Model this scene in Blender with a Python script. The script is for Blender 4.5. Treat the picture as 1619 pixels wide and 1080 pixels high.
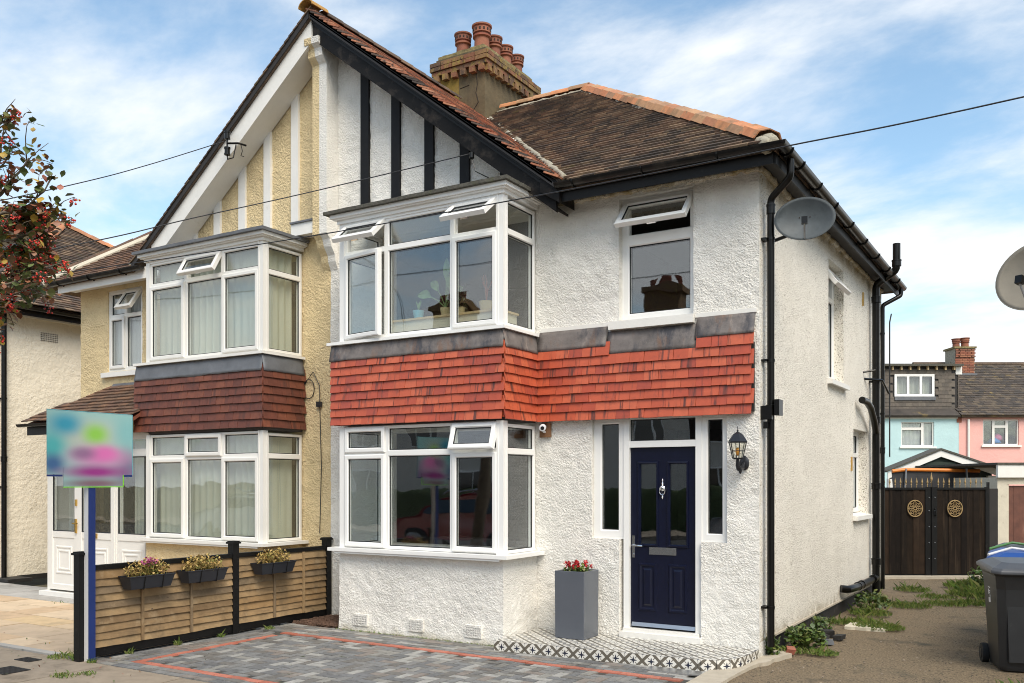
import bpy, math, random
import numpy as np
from mathutils import Vector, Matrix, noise
rnd = random.Random(7)
R = math.radians
SC = bpy.context.scene
COL = SC.collection
for o in list(bpy.data.objects): bpy.data.objects.remove(o, do_unlink=True)

# ---------------------------------------------------------------- camera
CAMP = Vector((0, 0, 1.79))
YAW = R(31.5)
cam = bpy.data.cameras.new('camera')
cam.sensor_width = 36.0
cam.lens = 36.0 * 1437 / 1619
cam.shift_y = (762 - 540) / 1619
cam.clip_start = 0.05
cam.clip_end = 2000
camo = bpy.data.objects.new('camera', cam)
camo.location = CAMP
camo.rotation_euler = (R(90), 0, YAW)
COL.objects.link(camo)
SC.camera = camo

# ---------------------------------------------------------------- light
SUN_EL, SUN_AZ = 50.0, 129.0          # azimuth measured clockwise from +Y
w = bpy.data.worlds.new('World'); SC.world = w; w.use_nodes = True
nt = w.node_tree; nt.nodes.clear()
N = nt.nodes.new; L = nt.links.new
out = N('ShaderNodeOutputWorld'); bg = N('ShaderNodeBackground'); sky = N('ShaderNodeTexSky')
sky.sky_type = 'NISHITA'; sky.sun_disc = False
sky.sun_elevation = R(SUN_EL); sky.sun_rotation = R(SUN_AZ)
sky.air_density = 1.0; sky.dust_density = 1.2; sky.ozone_density = 1.6
tc = N('ShaderNodeTexCoord')
sep = N('ShaderNodeSeparateXYZ'); L(tc.outputs['Generated'], sep.inputs[0])
zc = N('ShaderNodeMath'); zc.operation = 'MAXIMUM'; zc.inputs[1].default_value = 0.0; L(sep.outputs[2], zc.inputs[0])
za = N('ShaderNodeMath'); za.operation = 'ADD'; za.inputs[1].default_value = 0.22; L(zc.outputs[0], za.inputs[0])
dv = N('ShaderNodeVectorMath'); dv.operation = 'DIVIDE'; L(tc.outputs['Generated'], dv.inputs[0])
cmb = N('ShaderNodeCombineXYZ'); L(za.outputs[0], cmb.inputs[0]); L(za.outputs[0], cmb.inputs[1]); cmb.inputs[2].default_value = 1.0
L(cmb.outputs[0], dv.inputs[1])
mp = N('ShaderNodeMapping'); mp.inputs['Scale'].default_value = (1.0, 1.5, 0.6); mp.inputs['Rotation'].default_value = (0, 0, R(35)); mp.inputs['Location'].default_value = (15.3, 10.7, 0.3)
L(dv.outputs[0], mp.inputs[0])
n1 = N('ShaderNodeTexNoise'); n1.inputs['Scale'].default_value = 1.5; n1.inputs['Detail'].default_value = 10; n1.inputs['Roughness'].default_value = 0.58; n1.inputs['Distortion'].default_value = 0.15
L(mp.outputs[0], n1.inputs['Vector'])
# cover grows towards the horizon
hz = N('ShaderNodeMapRange'); hz.inputs['From Min'].default_value = 0.0; hz.inputs['From Max'].default_value = 0.55; hz.inputs['To Min'].default_value = 0.27; hz.inputs['To Max'].default_value = -0.03
L(zc.outputs[0], hz.inputs['Value'])
ad = N('ShaderNodeMath'); ad.operation = 'ADD'; L(n1.outputs['Fac'], ad.inputs[0]); L(hz.outputs[0], ad.inputs[1])
rp = N('ShaderNodeValToRGB'); rp.color_ramp.elements[0].position = 0.44; rp.color_ramp.elements[1].position = 0.76
rp.color_ramp.interpolation = 'EASE'
L(ad.outputs[0], rp.inputs[0])
tint = N('ShaderNodeMix'); tint.data_type = 'RGBA'; tint.blend_type = 'MULTIPLY'; tint.inputs[0].default_value = 1.0
tint.inputs[7].default_value = (1.38, 1.46, 1.32, 1)
L(sky.outputs[0], tint.inputs[6])
mx = N('ShaderNodeMix'); mx.data_type = 'RGBA'; mx.inputs[7].default_value = (6.1, 6.25, 6.35, 1)
L(rp.outputs[0], mx.inputs[0]); L(tint.outputs[2], mx.inputs[6])
L(mx.outputs[2], bg.inputs[0]); bg.inputs[1].default_value = 0.115
L(bg.outputs[0], out.inputs[0])

sl = bpy.data.lights.new('sun', 'SUN'); sl.energy = 2.25; sl.angle = R(35); sl.color = (1, 0.905, 0.78)
so = bpy.data.objects.new('sun', sl); COL.objects.link(so); so.location = (10, -10, 20)
sd = Vector((math.sin(R(SUN_AZ)) * math.cos(R(SUN_EL)), math.cos(R(SUN_AZ)) * math.cos(R(SUN_EL)), math.sin(R(SUN_EL))))
so.rotation_euler = sd.to_track_quat('Z', 'Y').to_euler()
SC.view_settings.view_transform = 'Standard'
SC.view_settings.look = 'None'
SC.view_settings.exposure = 0.62
SC.view_settings.gamma = 1.0
SC.view_settings.use_curve_mapping = False
SC.cycles.pixel_filter_type = 'BLACKMAN_HARRIS'; SC.cycles.filter_width = 1.0

# ---------------------------------------------------------------- materials
MATS = {}
def mat(name, col, rough=0.6, var=0.0, vs=4.0, rv=0.0, bump=0.0, bs=40.0, bd=0.01, metal=0.0, spec=0.5,
        stain=None, st=(0.55, 0.7), ss=2.0, sstretch=(1, 1, 1), spots=None, sps=30.0, spt=0.25, kind='noise', coat=0.0, zdirt=(), wstain=()):
    """one general procedural material: base colour with noise variation, random per piece, stains, spots and relief"""
    if name in MATS: return MATS[name]
    m = bpy.data.materials.new(name); m.use_nodes = True
    nt = m.node_tree; N = nt.nodes.new; L = nt.links.new
    b = nt.nodes['Principled BSDF']
    b.inputs['Roughness'].default_value = rough; b.inputs['Metallic'].default_value = metal
    b.inputs['Specular IOR Level'].default_value = spec
    b.inputs['Coat Weight'].default_value = coat
    tc = N('ShaderNodeTexCoord'); oi = N('ShaderNodeObjectInfo'); ge = N('ShaderNodeNewGeometry')
    ra = N('ShaderNodeMath'); ra.operation = 'ADD'; L(oi.outputs['Random'], ra.inputs[0]); L(ge.outputs['Random Per Island'], ra.inputs[1])
    rf = N('ShaderNodeMath'); rf.operation = 'FRACT'; L(ra.outputs[0], rf.inputs[0])
    w = N('ShaderNodeMath'); w.operation = 'MULTIPLY'; w.inputs[1].default_value = 37.0 if rv else 0.0; L(rf.outputs[0], w.inputs[0])
    def noi(scale, detail=4, rgh=0.6, stretch=(1, 1, 1)):
        mp = N('ShaderNodeMapping'); mp.inputs['Scale'].default_value = stretch; L(tc.outputs['Object'], mp.inputs[0])
        n = N('ShaderNodeTexNoise'); n.noise_dimensions = '4D'; n.inputs['Scale'].default_value = scale
        n.inputs['Detail'].default_value = detail; n.inputs['Roughness'].default_value = rgh
        L(mp.outputs[0], n.inputs['Vector']); L(w.outputs[0], n.inputs['W']); return n.outputs['Fac']
    def mix(f, a, b_, blend='MIX'):
        x = N('ShaderNodeMix'); x.data_type = 'RGBA'; x.blend_type = blend
        for s, v in ((0, f), (6, a), (7, b_)):
            if hasattr(v, 'links'): L(v, x.inputs[s])
            else: x.inputs[s].default_value = v if s == 0 else (*v[:3], 1)
        return x.outputs[2]
    def ramp(f, a, b_):
        r = N('ShaderNodeMapRange'); r.inputs['From Min'].default_value = a; r.inputs['From Max'].default_value = b_
        L(f, r.inputs['Value']); return r.outputs[0]
    c = tuple(col)
    cur = c
    if var:
        n = noi(vs, 5)
        cur = mix(ramp(n, 0.3, 0.7), tuple(x * (1 - var) for x in c), tuple(min(1, x * (1 + var)) for x in c))
    if rv:
        if isinstance(rv, (int, float)):
            k = N('ShaderNodeMapRange'); k.inputs['To Min'].default_value = 1 - rv; k.inputs['To Max'].default_value = 1 + rv
            L(rf.outputs[0], k.inputs['Value'])
            g = N('ShaderNodeCombineColor'); [L(k.outputs[0], g.inputs[i]) for i in range(3)]
            cur = mix(1.0, cur, g.outputs[0], 'MULTIPLY')
        else:           # a list of colours picked per piece
            cr = N('ShaderNodeValToRGB'); cr.color_ramp.interpolation = 'CONSTANT'
            while len(cr.color_ramp.elements) < len(rv): cr.color_ramp.elements.new(0.5)
            for i, q in enumerate(rv):
                cr.color_ramp.elements[i].position = i / len(rv); cr.color_ramp.elements[i].color = (*q, 1)
            L(rf.outputs[0], cr.inputs[0])
            n = noi(vs, 5); cur = mix(1.0, cr.outputs[0], mix(ramp(n, .3, .7), (1 - var,) * 3, (1 + var,) * 3), 'MULTIPLY')
    for s_ in (stain if isinstance(stain, list) else [stain] if stain else []):
        if len(s_) == 3: s_ = (s_, st, ss, sstretch)
        n = noi(s_[2], 6, 0.65, s_[3]); cur = mix(ramp(n, *s_[1]), cur, s_[0])
    for (wc, (wa, wb), wsc) in wstain:    # soiling that runs on from piece to piece
        wn = N('ShaderNodeTexNoise'); wn.inputs['Scale'].default_value = wsc; wn.inputs['Detail'].default_value = 6; wn.inputs['Roughness'].default_value = .65
        L(ge.outputs['Position'], wn.inputs['Vector']); wr = ramp(wn.outputs['Fac'], wa, wb)
        wm = N('ShaderNodeMath'); wm.operation = 'MULTIPLY'; wm.inputs[1].default_value = .75; L(wr, wm.inputs[0]); cur = mix(wm.outputs[0], cur, wc)
    for (zcol, za_, zb_) in zdirt:        # splashed dirt at the foot or lichen at the wall head, broken up by noise
        sx = N('ShaderNodeSeparateXYZ'); L(tc.outputs['Object'], sx.inputs[0])
        hh_ = ramp(sx.outputs[2], za_, zb_); nn_ = noi(5.0, 6, .7)
        mm_ = N('ShaderNodeMath'); mm_.operation = 'MULTIPLY'; L(hh_, mm_.inputs[0]); L(nn_, mm_.inputs[1])
        cur = mix(ramp(mm_.outputs[0], 0.30, 0.62), cur, zcol)
    if spots:
        v = N('ShaderNodeTexNoise'); v.inputs['Scale'].default_value = sps; v.inputs['Detail'].default_value = 2
        L(tc.outputs['Object'], v.inputs['Vector'])
        cur = mix(ramp(v.outputs['Fac'], spt, spt - 0.07), cur, spots)
    if hasattr(cur, 'links'): L(cur, b.inputs['Base Color'])
    else: b.inputs['Base Color'].default_value = (*c, 1)
    if bump:
        bp = N('ShaderNodeBump'); bp.inputs['Strength'].default_value = bump; bp.inputs['Distance'].default_value = bd
        if kind == 'noise': h = noi(bs, 6, 0.65)
        elif kind == 'pebble':
            v = N('ShaderNodeTexVoronoi'); v.inputs['Scale'].default_value = bs; L(tc.outputs['Object'], v.inputs['Vector'])
            h = v.outputs['Distance']; bp.invert = True
        elif kind == 'grain': h = noi(bs, 5, 0.6, (1, 1, 1) if sstretch == (1, 1, 1) else sstretch)
        elif kind == 'rough':     # roughcast render: soft lumps with pits between
            n = noi(bs, 3, 0.55); n2 = noi(bs * 2.3, 3, .6)
            a = N('ShaderNodeMath'); a.operation = 'MULTIPLY_ADD'; a.inputs[1].default_value = 0.45; L(n2, a.inputs[0]); L(n, a.inputs[2])
            k_ = N('ShaderNodeMath'); k_.operation = 'MULTIPLY'; L(a.outputs[0], k_.inputs[0]); L(ramp(noi(1.7, 3, .6), .1, .62), k_.inputs[1]); h = k_.outputs[0]
        L(h, bp.inputs['Height']); L(bp.outputs[0], b.inputs['Normal'])
    MATS[name] = m
    return m

def glass_mat(name='glass', ior=0.11, tint=(0.95, 0.97, 0.96)):
    m = bpy.data.materials.new(name); m.use_nodes = True
    nt = m.node_tree; nt.nodes.clear(); N = nt.nodes.new; L = nt.links.new
    o = N('ShaderNodeOutputMaterial'); t = N('ShaderNodeBsdfTransparent'); t.inputs[0].default_value = (*tint, 1)
    g = N('ShaderNodeBsdfGlossy'); g.inputs['Roughness'].default_value = 0.0; g.inputs[0].default_value = (0.95, 0.97, 1, 1)
    lw = N('ShaderNodeLayerWeight'); lw.inputs[0].default_value = 0.5
    p5 = N('ShaderNodeMath'); p5.operation = 'POWER'; L(lw.outputs['Facing'], p5.inputs[0]); p5.inputs[1].default_value = 5.0
    f = N('ShaderNodeMapRange'); f.inputs['To Min'].default_value = ior; f.inputs['To Max'].default_value = 1.0; L(p5.outputs[0], f.inputs['Value'])
    tc = N('ShaderNodeTexCoord'); n = N('ShaderNodeTexNoise'); n.inputs['Scale'].default_value = 2.2; n.inputs['Detail'].default_value = 1
    L(tc.outputs['Object'], n.inputs['Vector'])
    bp = N('ShaderNodeBump'); bp.inputs['Strength'].default_value = 0.12; bp.inputs['Distance'].default_value = 0.02
    L(n.outputs['Fac'], bp.inputs['Height']); L(bp.outputs[0], g.inputs['Normal'])
    x = N('ShaderNodeMixShader'); L(f.outputs[0], x.inputs[0]); L(t.outputs[0], x.inputs[1]); L(g.outputs[0], x.inputs[2])
    L(x.outputs[0], o.inputs[0]); MATS[name] = m; return m

def cloth_mat(name, col, alpha=0.25):
    m = bpy.data.materials.new(name); m.use_nodes = True
    nt = m.node_tree; nt.nodes.clear(); N = nt.nodes.new; L = nt.links.new
    o = N('ShaderNodeOutputMaterial'); d = N('ShaderNodeBsdfDiffuse'); t = N('ShaderNodeBsdfTranslucent'); p = N('ShaderNodeBsdfTransparent')
    tc = N('ShaderNodeTexCoord'); n = N('ShaderNodeTexNoise'); n.inputs['Scale'].default_value = 3.0; L(tc.outputs['Object'], n.inputs['Vector'])
    c = N('ShaderNodeMix'); c.data_type = 'RGBA'; c.inputs[6].default_value = (*[q * .8 for q in col], 1); c.inputs[7].default_value = (*col, 1); L(n.outputs[0], c.inputs[0])
    L(c.outputs[2], d.inputs[0]); L(c.outputs[2], t.inputs[0])
    a = N('ShaderNodeMixShader'); a.inputs[0].default_value = 0.35; L(d.outputs[0], a.inputs[1]); L(t.outputs[0], a.inputs[2])
    b = N('ShaderNodeMixShader'); b.inputs[0].default_value = alpha; L(a.outputs[0], b.inputs[1]); L(p.outputs[0], b.inputs[2])
    L(b.outputs[0], o.inputs[0]); MATS[name] = m; return m

glass_mat(); glass_mat('lamp_glass', .05, (.95, .95, .9))
cloth_mat('net_cream', (0.90, 0.90, 0.76), 0.05); cloth_mat('net_white', (0.82, 0.83, 0.80), 0.12)
mat('white_render', (0.84, 0.81, 0.745), 0.9, var=0.05, vs=3, bump=1.0, bs=42, bd=0.030, kind='rough', spec=0.2,
    stain=[((0.50, 0.44, 0.33), (0.60, 0.82), 1.6, (1, 1, .3)), ((0.30, 0.26, 0.20), (0.70, 0.80), 5, (1, 1, .10)), ((0.86, 0.83, 0.77), (.56, .62), 2.3, (1, 1, 1))], zdirt=[((0.42, 0.37, 0.26), .24, -.02)])
mat('cream_render', (0.77, 0.61, 0.355), 0.9, var=0.08, vs=3, bump=1.0, bs=34, bd=0.042, kind='rough', spec=0.2,
    stain=[((0.48, 0.36, 0.18), (0.58, 0.8), 1.6, (1, 1, .35)), ((0.30, 0.22, 0.12), (0.68, 0.80), 5, (1, 1, .12))])
mat('pebbledash', (0.90, 0.85, 0.75), 0.9, var=0.10, vs=60, bump=1.0, bs=66, bd=0.022, kind='rough', spec=0.2,
    stain=[((0.52, 0.46, 0.36), (0.6, 0.85), 1.1, (1, 1, .5))], spots=(0.30, 0.25, 0.18), sps=70, spt=0.42, zdirt=[((0.42, 0.31, 0.13), 4.55, 4.95), ((0.40, 0.34, 0.24), .55, .17)])
mat('far_render', (0.80, 0.73, 0.60), 0.9, var=0.05, vs=2, bump=0.8, bs=14, bd=0.03, kind='rough', spec=0.2,
    stain=[((0.55, 0.46, 0.33), (0.6, 0.85), .9, (1, 1, .4))])
mat('upvc', (0.84, 0.83, 0.80), 0.28, var=0.015, vs=2, spec=0.45)
mat('old_upvc', (0.78, 0.76, 0.71), 0.35, var=0.03, vs=3, stain=((0.5, 0.46, 0.38)), st=(.66, .85), ss=3)
mat('white_paint', (0.80, 0.78, 0.73), 0.5, var=0.04, vs=5, stain=((0.45, 0.4, 0.32)), st=(.64, .85), ss=4, bump=.2, bs=30)
mat('gasket', (0.015, 0.015, 0.016), 0.6)
mat('black_paint', (0.0045, 0.0042, 0.004), 0.5, var=0.3, vs=6, stain=((0.05, 0.045, 0.042)), st=(.62, .8), ss=5, bump=.25, bs=25, spec=.3)
mat('black_plastic', (0.0035, 0.0033, 0.003), 0.3, var=0.2, vs=4, stain=((0.035, 0.03, 0.028)), st=(.66, .85), ss=3, spec=.35)
mat('gutter_plastic', (0.006, 0.005, 0.0045), 0.28, var=0.25, vs=4, stain=((0.06, 0.05, 0.04)), st=(.5, .8), ss=3, spec=.4)
mat('barge_black', (0.008, 0.007, 0.0065), 0.6, spec=.2, var=0.35, vs=7, stain=[((0.065, 0.052, 0.042), (.52, .75), 4, (1, 1, 1)), ((0.6, 0.58, 0.54), (.74, .76), 14, (1, 1, 1))], bump=.3, bs=30)
mat('batten_black', (0.008, 0.008, 0.009), 0.6, spec=.25, var=0.25, vs=10, stain=((0.06, 0.06, 0.062)), st=(.64, .8), ss=14, sstretch=(1, 1, .2), bump=.2, bs=30)
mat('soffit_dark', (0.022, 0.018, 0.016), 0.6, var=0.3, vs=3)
TERRA = [(0.45, 0.085, 0.038), (0.49, 0.098, 0.043), (0.42, 0.075, 0.036), (0.52, 0.115, 0.052), (0.36, 0.066, 0.036), (0.46, 0.088, 0.038)]
mat('red_tile', (0.5, 0.08, 0.03), 0.42, wstain=[((0.15, 0.05, 0.035), (.60, .76), 5.0), ((0.52, 0.28, 0.21), (.72, .77), 14)], var=0.10, vs=12, rv=TERRA, bump=.15, bs=60, bd=.004,
    stain=[((0.12, 0.038, 0.027), (.56, .64), 15, (1, .07, 1)), ((0.27, 0.06, 0.035), (.60, .72), 6, (1, .3, 1)), ((0.62, 0.40, 0.34), (.70, .76), 16, (1, .2, 1)), ((0.62, 0.40, 0.34), (.72, .78), 30, (1, 1, .5))])
mat('brown_tile', (0.15, 0.045, 0.025), 0.6, wstain=[((0.07, 0.03, 0.022), (.54, .7), 2.2)], var=0.2, vs=12, rv=[(0.16, 0.046, 0.024), (0.125, 0.037, 0.022), (0.18, 0.056, 0.029), (0.14, 0.042, 0.025)],
    bump=.2, bs=60, bd=.004, stain=[((0.085, 0.03, 0.02), (.54, .66), 12, (1, .1, 1)), ((0.5, 0.42, 0.36), (.76, .8), 24, (1, .6, 1))])
mat('roof_tile', (0.10, 0.07, 0.055), 0.85, wstain=[((0.035, 0.028, 0.022), (.50, .64), 1.4), ((0.12, 0.10, 0.035), (.60, .70), 2.6), ((0.25, 0.17, 0.11), (.60, .74), 1.1)], var=0.35, vs=14, rv=[(0.13, 0.078, 0.050), (0.09, 0.060, 0.042), (0.17, 0.105, 0.065), (0.115, 0.078, 0.052), (0.07, 0.050, 0.038), (0.21, 0.14, 0.085)],
    bump=.4, bs=60, bd=.005, stain=[((0.26, 0.22, 0.14), (.60, .72), 22, (1, 1, 1)), ((0.035, 0.03, 0.028), (.58, .7), 6, (1, 1, 1))])
mat('verge_tile', (0.36, 0.15, 0.09), 0.8, var=0.3, vs=14, rv=[(0.40, 0.15, 0.08), (0.24, 0.10, 0.06), (0.52, 0.25, 0.15), (0.12, 0.08, 0.06), (0.34, 0.11, 0.06), (0.08, 0.06, 0.05), (0.46, 0.19, 0.10)],
    bump=.4, bs=60, bd=.005, stain=[((0.07, 0.055, 0.045), (.54, .66), 10, (1, 1, 1)), ((0.42, 0.34, 0.16), (.66, .74), 18, (1, 1, 1))])
mat('ridge_tile', (0.45, 0.2, 0.1), 0.8, wstain=[((0.16, 0.12, 0.06), (.50, .66), 2.4)], var=0.25, vs=9, rv=[(0.50, 0.20, 0.09), (0.42, 0.18, 0.09), (0.36, 0.2, 0.11), (0.55, 0.23, 0.10), (0.44, 0.24, 0.12)],
    bump=.3, bs=40, bd=.006, stain=[((0.16, 0.14, 0.08), (.56, .72), 9, (1, 1, 1)), ((0.10, 0.08, 0.06), (.64, .72), 18, (1, 1, 1))])
mat('moss_tile', (0.40, 0.22, 0.06), 0.9, var=0.3, vs=12, bump=.6, bs=40, bd=.01, stain=[((0.12, 0.09, 0.03), (.55, .7), 12, (1, 1, 1)), ((0.5, 0.36, 0.08), (.6, .7), 8, (1, 1, 1))])
mat('mortar', (0.34, 0.31, 0.24), 0.95, var=0.25, vs=12, bump=.8, bs=30, bd=.012, stain=[((0.12, 0.11, 0.06), (.55, .68), 10, (1, 1, 1))])
mat('side_tile', (0.14, 0.08, 0.05), 0.8, var=0.25, vs=12, rv=[(0.15, 0.085, 0.05), (0.11, 0.065, 0.042), (0.19, 0.10, 0.055), (0.13, 0.07, 0.045)], bump=.4, bs=60, bd=.005, stain=[((0.34, 0.30, 0.22), (.62, .72), 26, (1, 1, 1)), ((0.05, 0.04, 0.03), (.56, .7), 6, (1, 1, 1))])
mat('lead', (0.155, 0.135, 0.125), 0.6, var=0.3, vs=6, metal=0.0, bump=.5, bs=9, bd=.02, stain=[((0.065, 0.062, 0.068), (.50, .60), 4, (1, 1, .5)), ((0.36, 0.30, 0.26), (.58, .8), 9, (1, 1, .25)), ((0.19, 0.11, 0.07), (.56, .7), 5, (1, 1, .3))])
mat('lead_grey', (0.13, 0.135, 0.145), 0.5, var=0.2, vs=5, metal=0.1, bump=.4, bs=8, bd=.02, stain=[((0.11, 0.12, 0.135), (.55, .7), 4, (1, 1, .5))])
mat('felt_edge', (0.085, 0.08, 0.065), 0.95, var=0.4, vs=25, bump=.9, bs=50, bd=.012, stain=[((0.08, 0.08, 0.05), (.55, .65), 9, (1, 1, 1))])
mat('cement_stack', (0.12, 0.092, 0.05), 0.95, var=0.22, vs=5, bump=.5, bs=20, bd=.012, stain=[((0.07, 0.055, 0.035), (.50, .68), 3, (1, 1, .4)), ((0.52, 0.44, 0.30), (.62, .75), 5, (1, 1, .3))])
mat('lichen_stack', (0.24, 0.155, 0.03), 0.95, var=0.25, vs=7, bump=.5, bs=24, bd=.012, stain=[((0.20, 0.14, 0.05), (.55, .7), 4, (1, 1, .5))])
mat('flaunching', (0.24, 0.19, 0.085), 0.95, var=0.3, vs=9, bump=.9, bs=24, bd=.02, stain=[((0.12, 0.10, 0.05), (.52, .64), 7, (1, 1, 1)), ((0.62, 0.56, 0.42), (.62, .7), 9, (1, 1, 1)), ((0.42, 0.28, 0.05), (.62, .72), 6, (1, 1, 1))])
mat('stack_brick', (0.28, 0.13, 0.07), 0.9, var=0.3, vs=14, rv=[(0.20, 0.085, 0.045), (0.15, 0.08, 0.045), (0.22, 0.12, 0.055), (0.19, 0.13, 0.055), (0.11, 0.065, 0.04)], bump=.5, bs=40, bd=.006,
    stain=[((0.26, 0.18, 0.045), (.50, .62), 10, (1, 1, 1)), ((0.045, 0.035, 0.025), (.54, .64), 9, (1, 1, 1))])
mat('pot_clay', (0.24, 0.08, 0.045), 0.8, var=0.2, vs=8, rv=[(0.26, 0.075, 0.042), (0.21, 0.075, 0.045), (0.27, 0.10, 0.055)], bump=.3, bs=30, bd=.008, stain=[((0.16, 0.09, 0.06), (.56, .7), 6, (1, 1, .6)), ((0.45, 0.33, 0.2), (.64, .76), 6, (1, 1, .6))])
mat('hole_shade_bolt', (0.03, 0.022, 0.018), 0.9)  # dark fill painted as shade in vent holes; also crack line and bolts
mat('aluminium', (0.55, 0.55, 0.55), 0.32, metal=0.9, var=.05)
mat('chrome', (0.75, 0.75, 0.76), 0.15, metal=1.0)
mat('brass', (0.65, 0.42, 0.12), 0.25, metal=1.0)
mat('navy_door', (0.0032, 0.005, 0.019), 0.30, var=0.2, vs=20, bump=.25, bs=14, bd=.003, kind='grain', sstretch=(3, 3, .25), spec=.4)
mat('planter_zinc', (0.095, 0.105, 0.125), 0.25, var=0.05, spec=.6, coat=.15)
mat('soil', (0.05, 0.035, 0.025), 1.0, var=.4, vs=30, bump=.8, bs=40)
mat('gravel_soil', (0.13, 0.075, 0.05), 1.0, var=.5, vs=60, bump=1, bs=70, bd=.02)
mat('fence_board', (0.25, 0.19, 0.085), 0.85, var=0.25, vs=7, rv=[(0.27, 0.175, 0.085), (0.22, 0.14, 0.068), (0.30, 0.20, 0.10), (0.20, 0.14, 0.08), (0.26, 0.16, 0.07)], wstain=[((0.10, 0.075, 0.045), (.52, .70), 2.4), ((0.36, 0.26, 0.15), (.58, .7), 4.0)],
    bump=.35, bs=14, bd=.006, kind='grain', sstretch=(1, .12, 1), stain=[((0.13, 0.085, 0.045), (.57, .72), 8, (1, .12, 1)), ((0.10, 0.065, 0.04), (.68, .72), 9, (1, .6, 1)), ((0.20, 0.20, 0.12), (.62, .8), 2, (1, 1, 1))])
mat('gate_board', (0.02, 0.033, 0.022), 0.8, var=0.35, vs=6, rv=[(0.015, 0.009, 0.005), (0.010, 0.0065, 0.004), (0.024, 0.014, 0.008), (0.013, 0.008, 0.005), (0.008, 0.005, 0.0035)], spec=.2,
    bump=.4, bs=14, bd=.006, kind='grain', sstretch=(1, 1, .1), stain=[((0.045, 0.03, 0.019), (.54, .72), 12, (1, 1, .06))])
PAV = [(0.20, 0.195, 0.185), (0.145, 0.145, 0.143), (0.25, 0.24, 0.215), (0.17, 0.17, 0.17), (0.22, 0.19, 0.165), (0.33, 0.32, 0.295), (0.155, 0.145, 0.13), (0.19, 0.19, 0.185)]
mat('paver', (0.15, 0.15, 0.15), 0.75, wstain=[((0.05, 0.048, 0.045), (.56, .68), 1.3), ((0.30, 0.28, 0.25), (.60, .72), 1.9), ((0.06, 0.075, 0.03), (.64, .70), 4)], var=0.18, vs=18, rv=PAV, bump=.35, bs=70, bd=.004, stain=[((0.07, 0.07, 0.07), (.58, .74), 6, (1, 1, 1))])
mat('paver_red', (0.42, 0.14, 0.09), 0.75, var=0.12, vs=18, wstain=[((0.22, 0.12, 0.09), (.54, .68), 2.2)], rv=[(0.44, 0.145, 0.095), (0.38, 0.125, 0.08), (0.47, 0.17, 0.115)], bump=.35, bs=70, bd=.004, stain=[((0.30, 0.14, 0.10), (.6, .74), 6, (1, 1, 1))])
mat('joint_sand', (0.060, 0.056, 0.048), 1.0, var=.4, vs=30, stain=[((0.05, 0.07, 0.025), (.6, .7), 3, (1, 1, 1))])
mat('tan_slab', (0.55, 0.41, 0.26), 0.8, var=0.12, vs=5, rv=[(0.56, 0.42, 0.27), (0.50, 0.38, 0.26), (0.58, 0.42, 0.24), (0.52, 0.37, 0.23), (0.60, 0.46, 0.31)], bump=.3, bs=18, bd=.008,
    stain=[((0.36, 0.27, 0.17), (.58, .75), 3, (1, 1, 1))])
mat('grey_slab', (0.38, 0.36, 0.33), 0.85, var=0.15, vs=5, rv=.12, bump=.3, bs=30, bd=.006, stain=[((0.2, 0.18, 0.15), (.58, .7), 3, (1, 1, 1))])
mat('footway_slab', (0.28, 0.225, 0.165), 0.9, var=0.14, vs=8, rv=.08, bump=.4, bs=90, bd=.004, stain=[((0.14, 0.11, 0.075), (.56, .72), 2.5, (1, 1, 1)), ((0.36, 0.30, 0.22), (.6, .72), 6, (1, 1, 1))])
mat('concrete', (0.44, 0.385, 0.30), 0.9, var=0.12, vs=8, bump=.5, bs=60, bd=.006, stain=[((0.24, 0.2, 0.15), (.58, .74), 4, (1, 1, 1))])
mat('alley', (0.23, 0.172, 0.104), 0.95, var=0.5, vs=55, bump=1, bs=70, bd=.03, spots=(0.055, 0.045, 0.03), sps=48, spt=.42, stain=[((0.26, 0.19, 0.115), (.50, .68), 1.1, (1, 1, 1)), ((0.085, 0.075, 0.05), (.56, .68), 1.6, (1, 1, 1)), ((0.25, 0.19, 0.12), (.66, .72), 22, (1, 1, 1)), ((0.07, 0.085, 0.03), (.66, .74), 2.2, (1, 1, 1))])
mat('asphalt', (0.055, 0.054, 0.052), 0.9, var=0.25, vs=40, bump=.8, bs=120, bd=.006)
mat('earth', (0.14, 0.12, 0.07), 1.0, var=0.3, vs=4)
mat('plinth', (0.018, 0.016, 0.015), 0.7, var=.3, vs=6, stain=((0.14, 0.12, 0.1)), st=(.6, .8), ss=4)
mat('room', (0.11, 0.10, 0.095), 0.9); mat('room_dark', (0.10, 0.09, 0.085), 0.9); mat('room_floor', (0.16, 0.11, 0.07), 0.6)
mat('leaf_green', (0.075, 0.12, 0.022), 0.5, var=.35, vs=12, rv=[(0.06, 0.11, 0.02), (0.09, 0.14, 0.025), (0.045, 0.085, 0.018), (0.13, 0.15, 0.03), (0.07, 0.10, 0.02)])
mat('grass_blade', (0.10, 0.16, 0.025), 0.6, rv=[(0.10, 0.17, 0.02), (0.15, 0.20, 0.035), (0.07, 0.12, 0.02), (0.20, 0.21, 0.06)])
mat('dry_leaf', (0.40, 0.27, 0.08), 0.8, rv=[(0.46, 0.30, 0.09), (0.36, 0.24, 0.07), (0.52, 0.36, 0.13), (0.30, 0.22, 0.06), (0.22, 0.2, 0.05)])
mat('tree_leaf', (0.07, 0.10, 0.02), 0.5, rv=[(0.085, 0.12, 0.03), (0.12, 0.15, 0.04), (0.22, 0.085, 0.04), (0.42, 0.27, 0.04), (0.13, 0.14, 0.04), (0.26, 0.11, 0.05), (0.085, 0.11, 0.028), (0.18, 0.10, 0.045), (0.07, 0.10, 0.024), (0.30, 0.09, 0.05)])
mat('berry', (0.55, 0.025, 0.015), 0.3, rv=[(0.55, 0.025, 0.015), (0.62, 0.05, 0.02), (0.42, 0.02, 0.015)])
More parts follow.
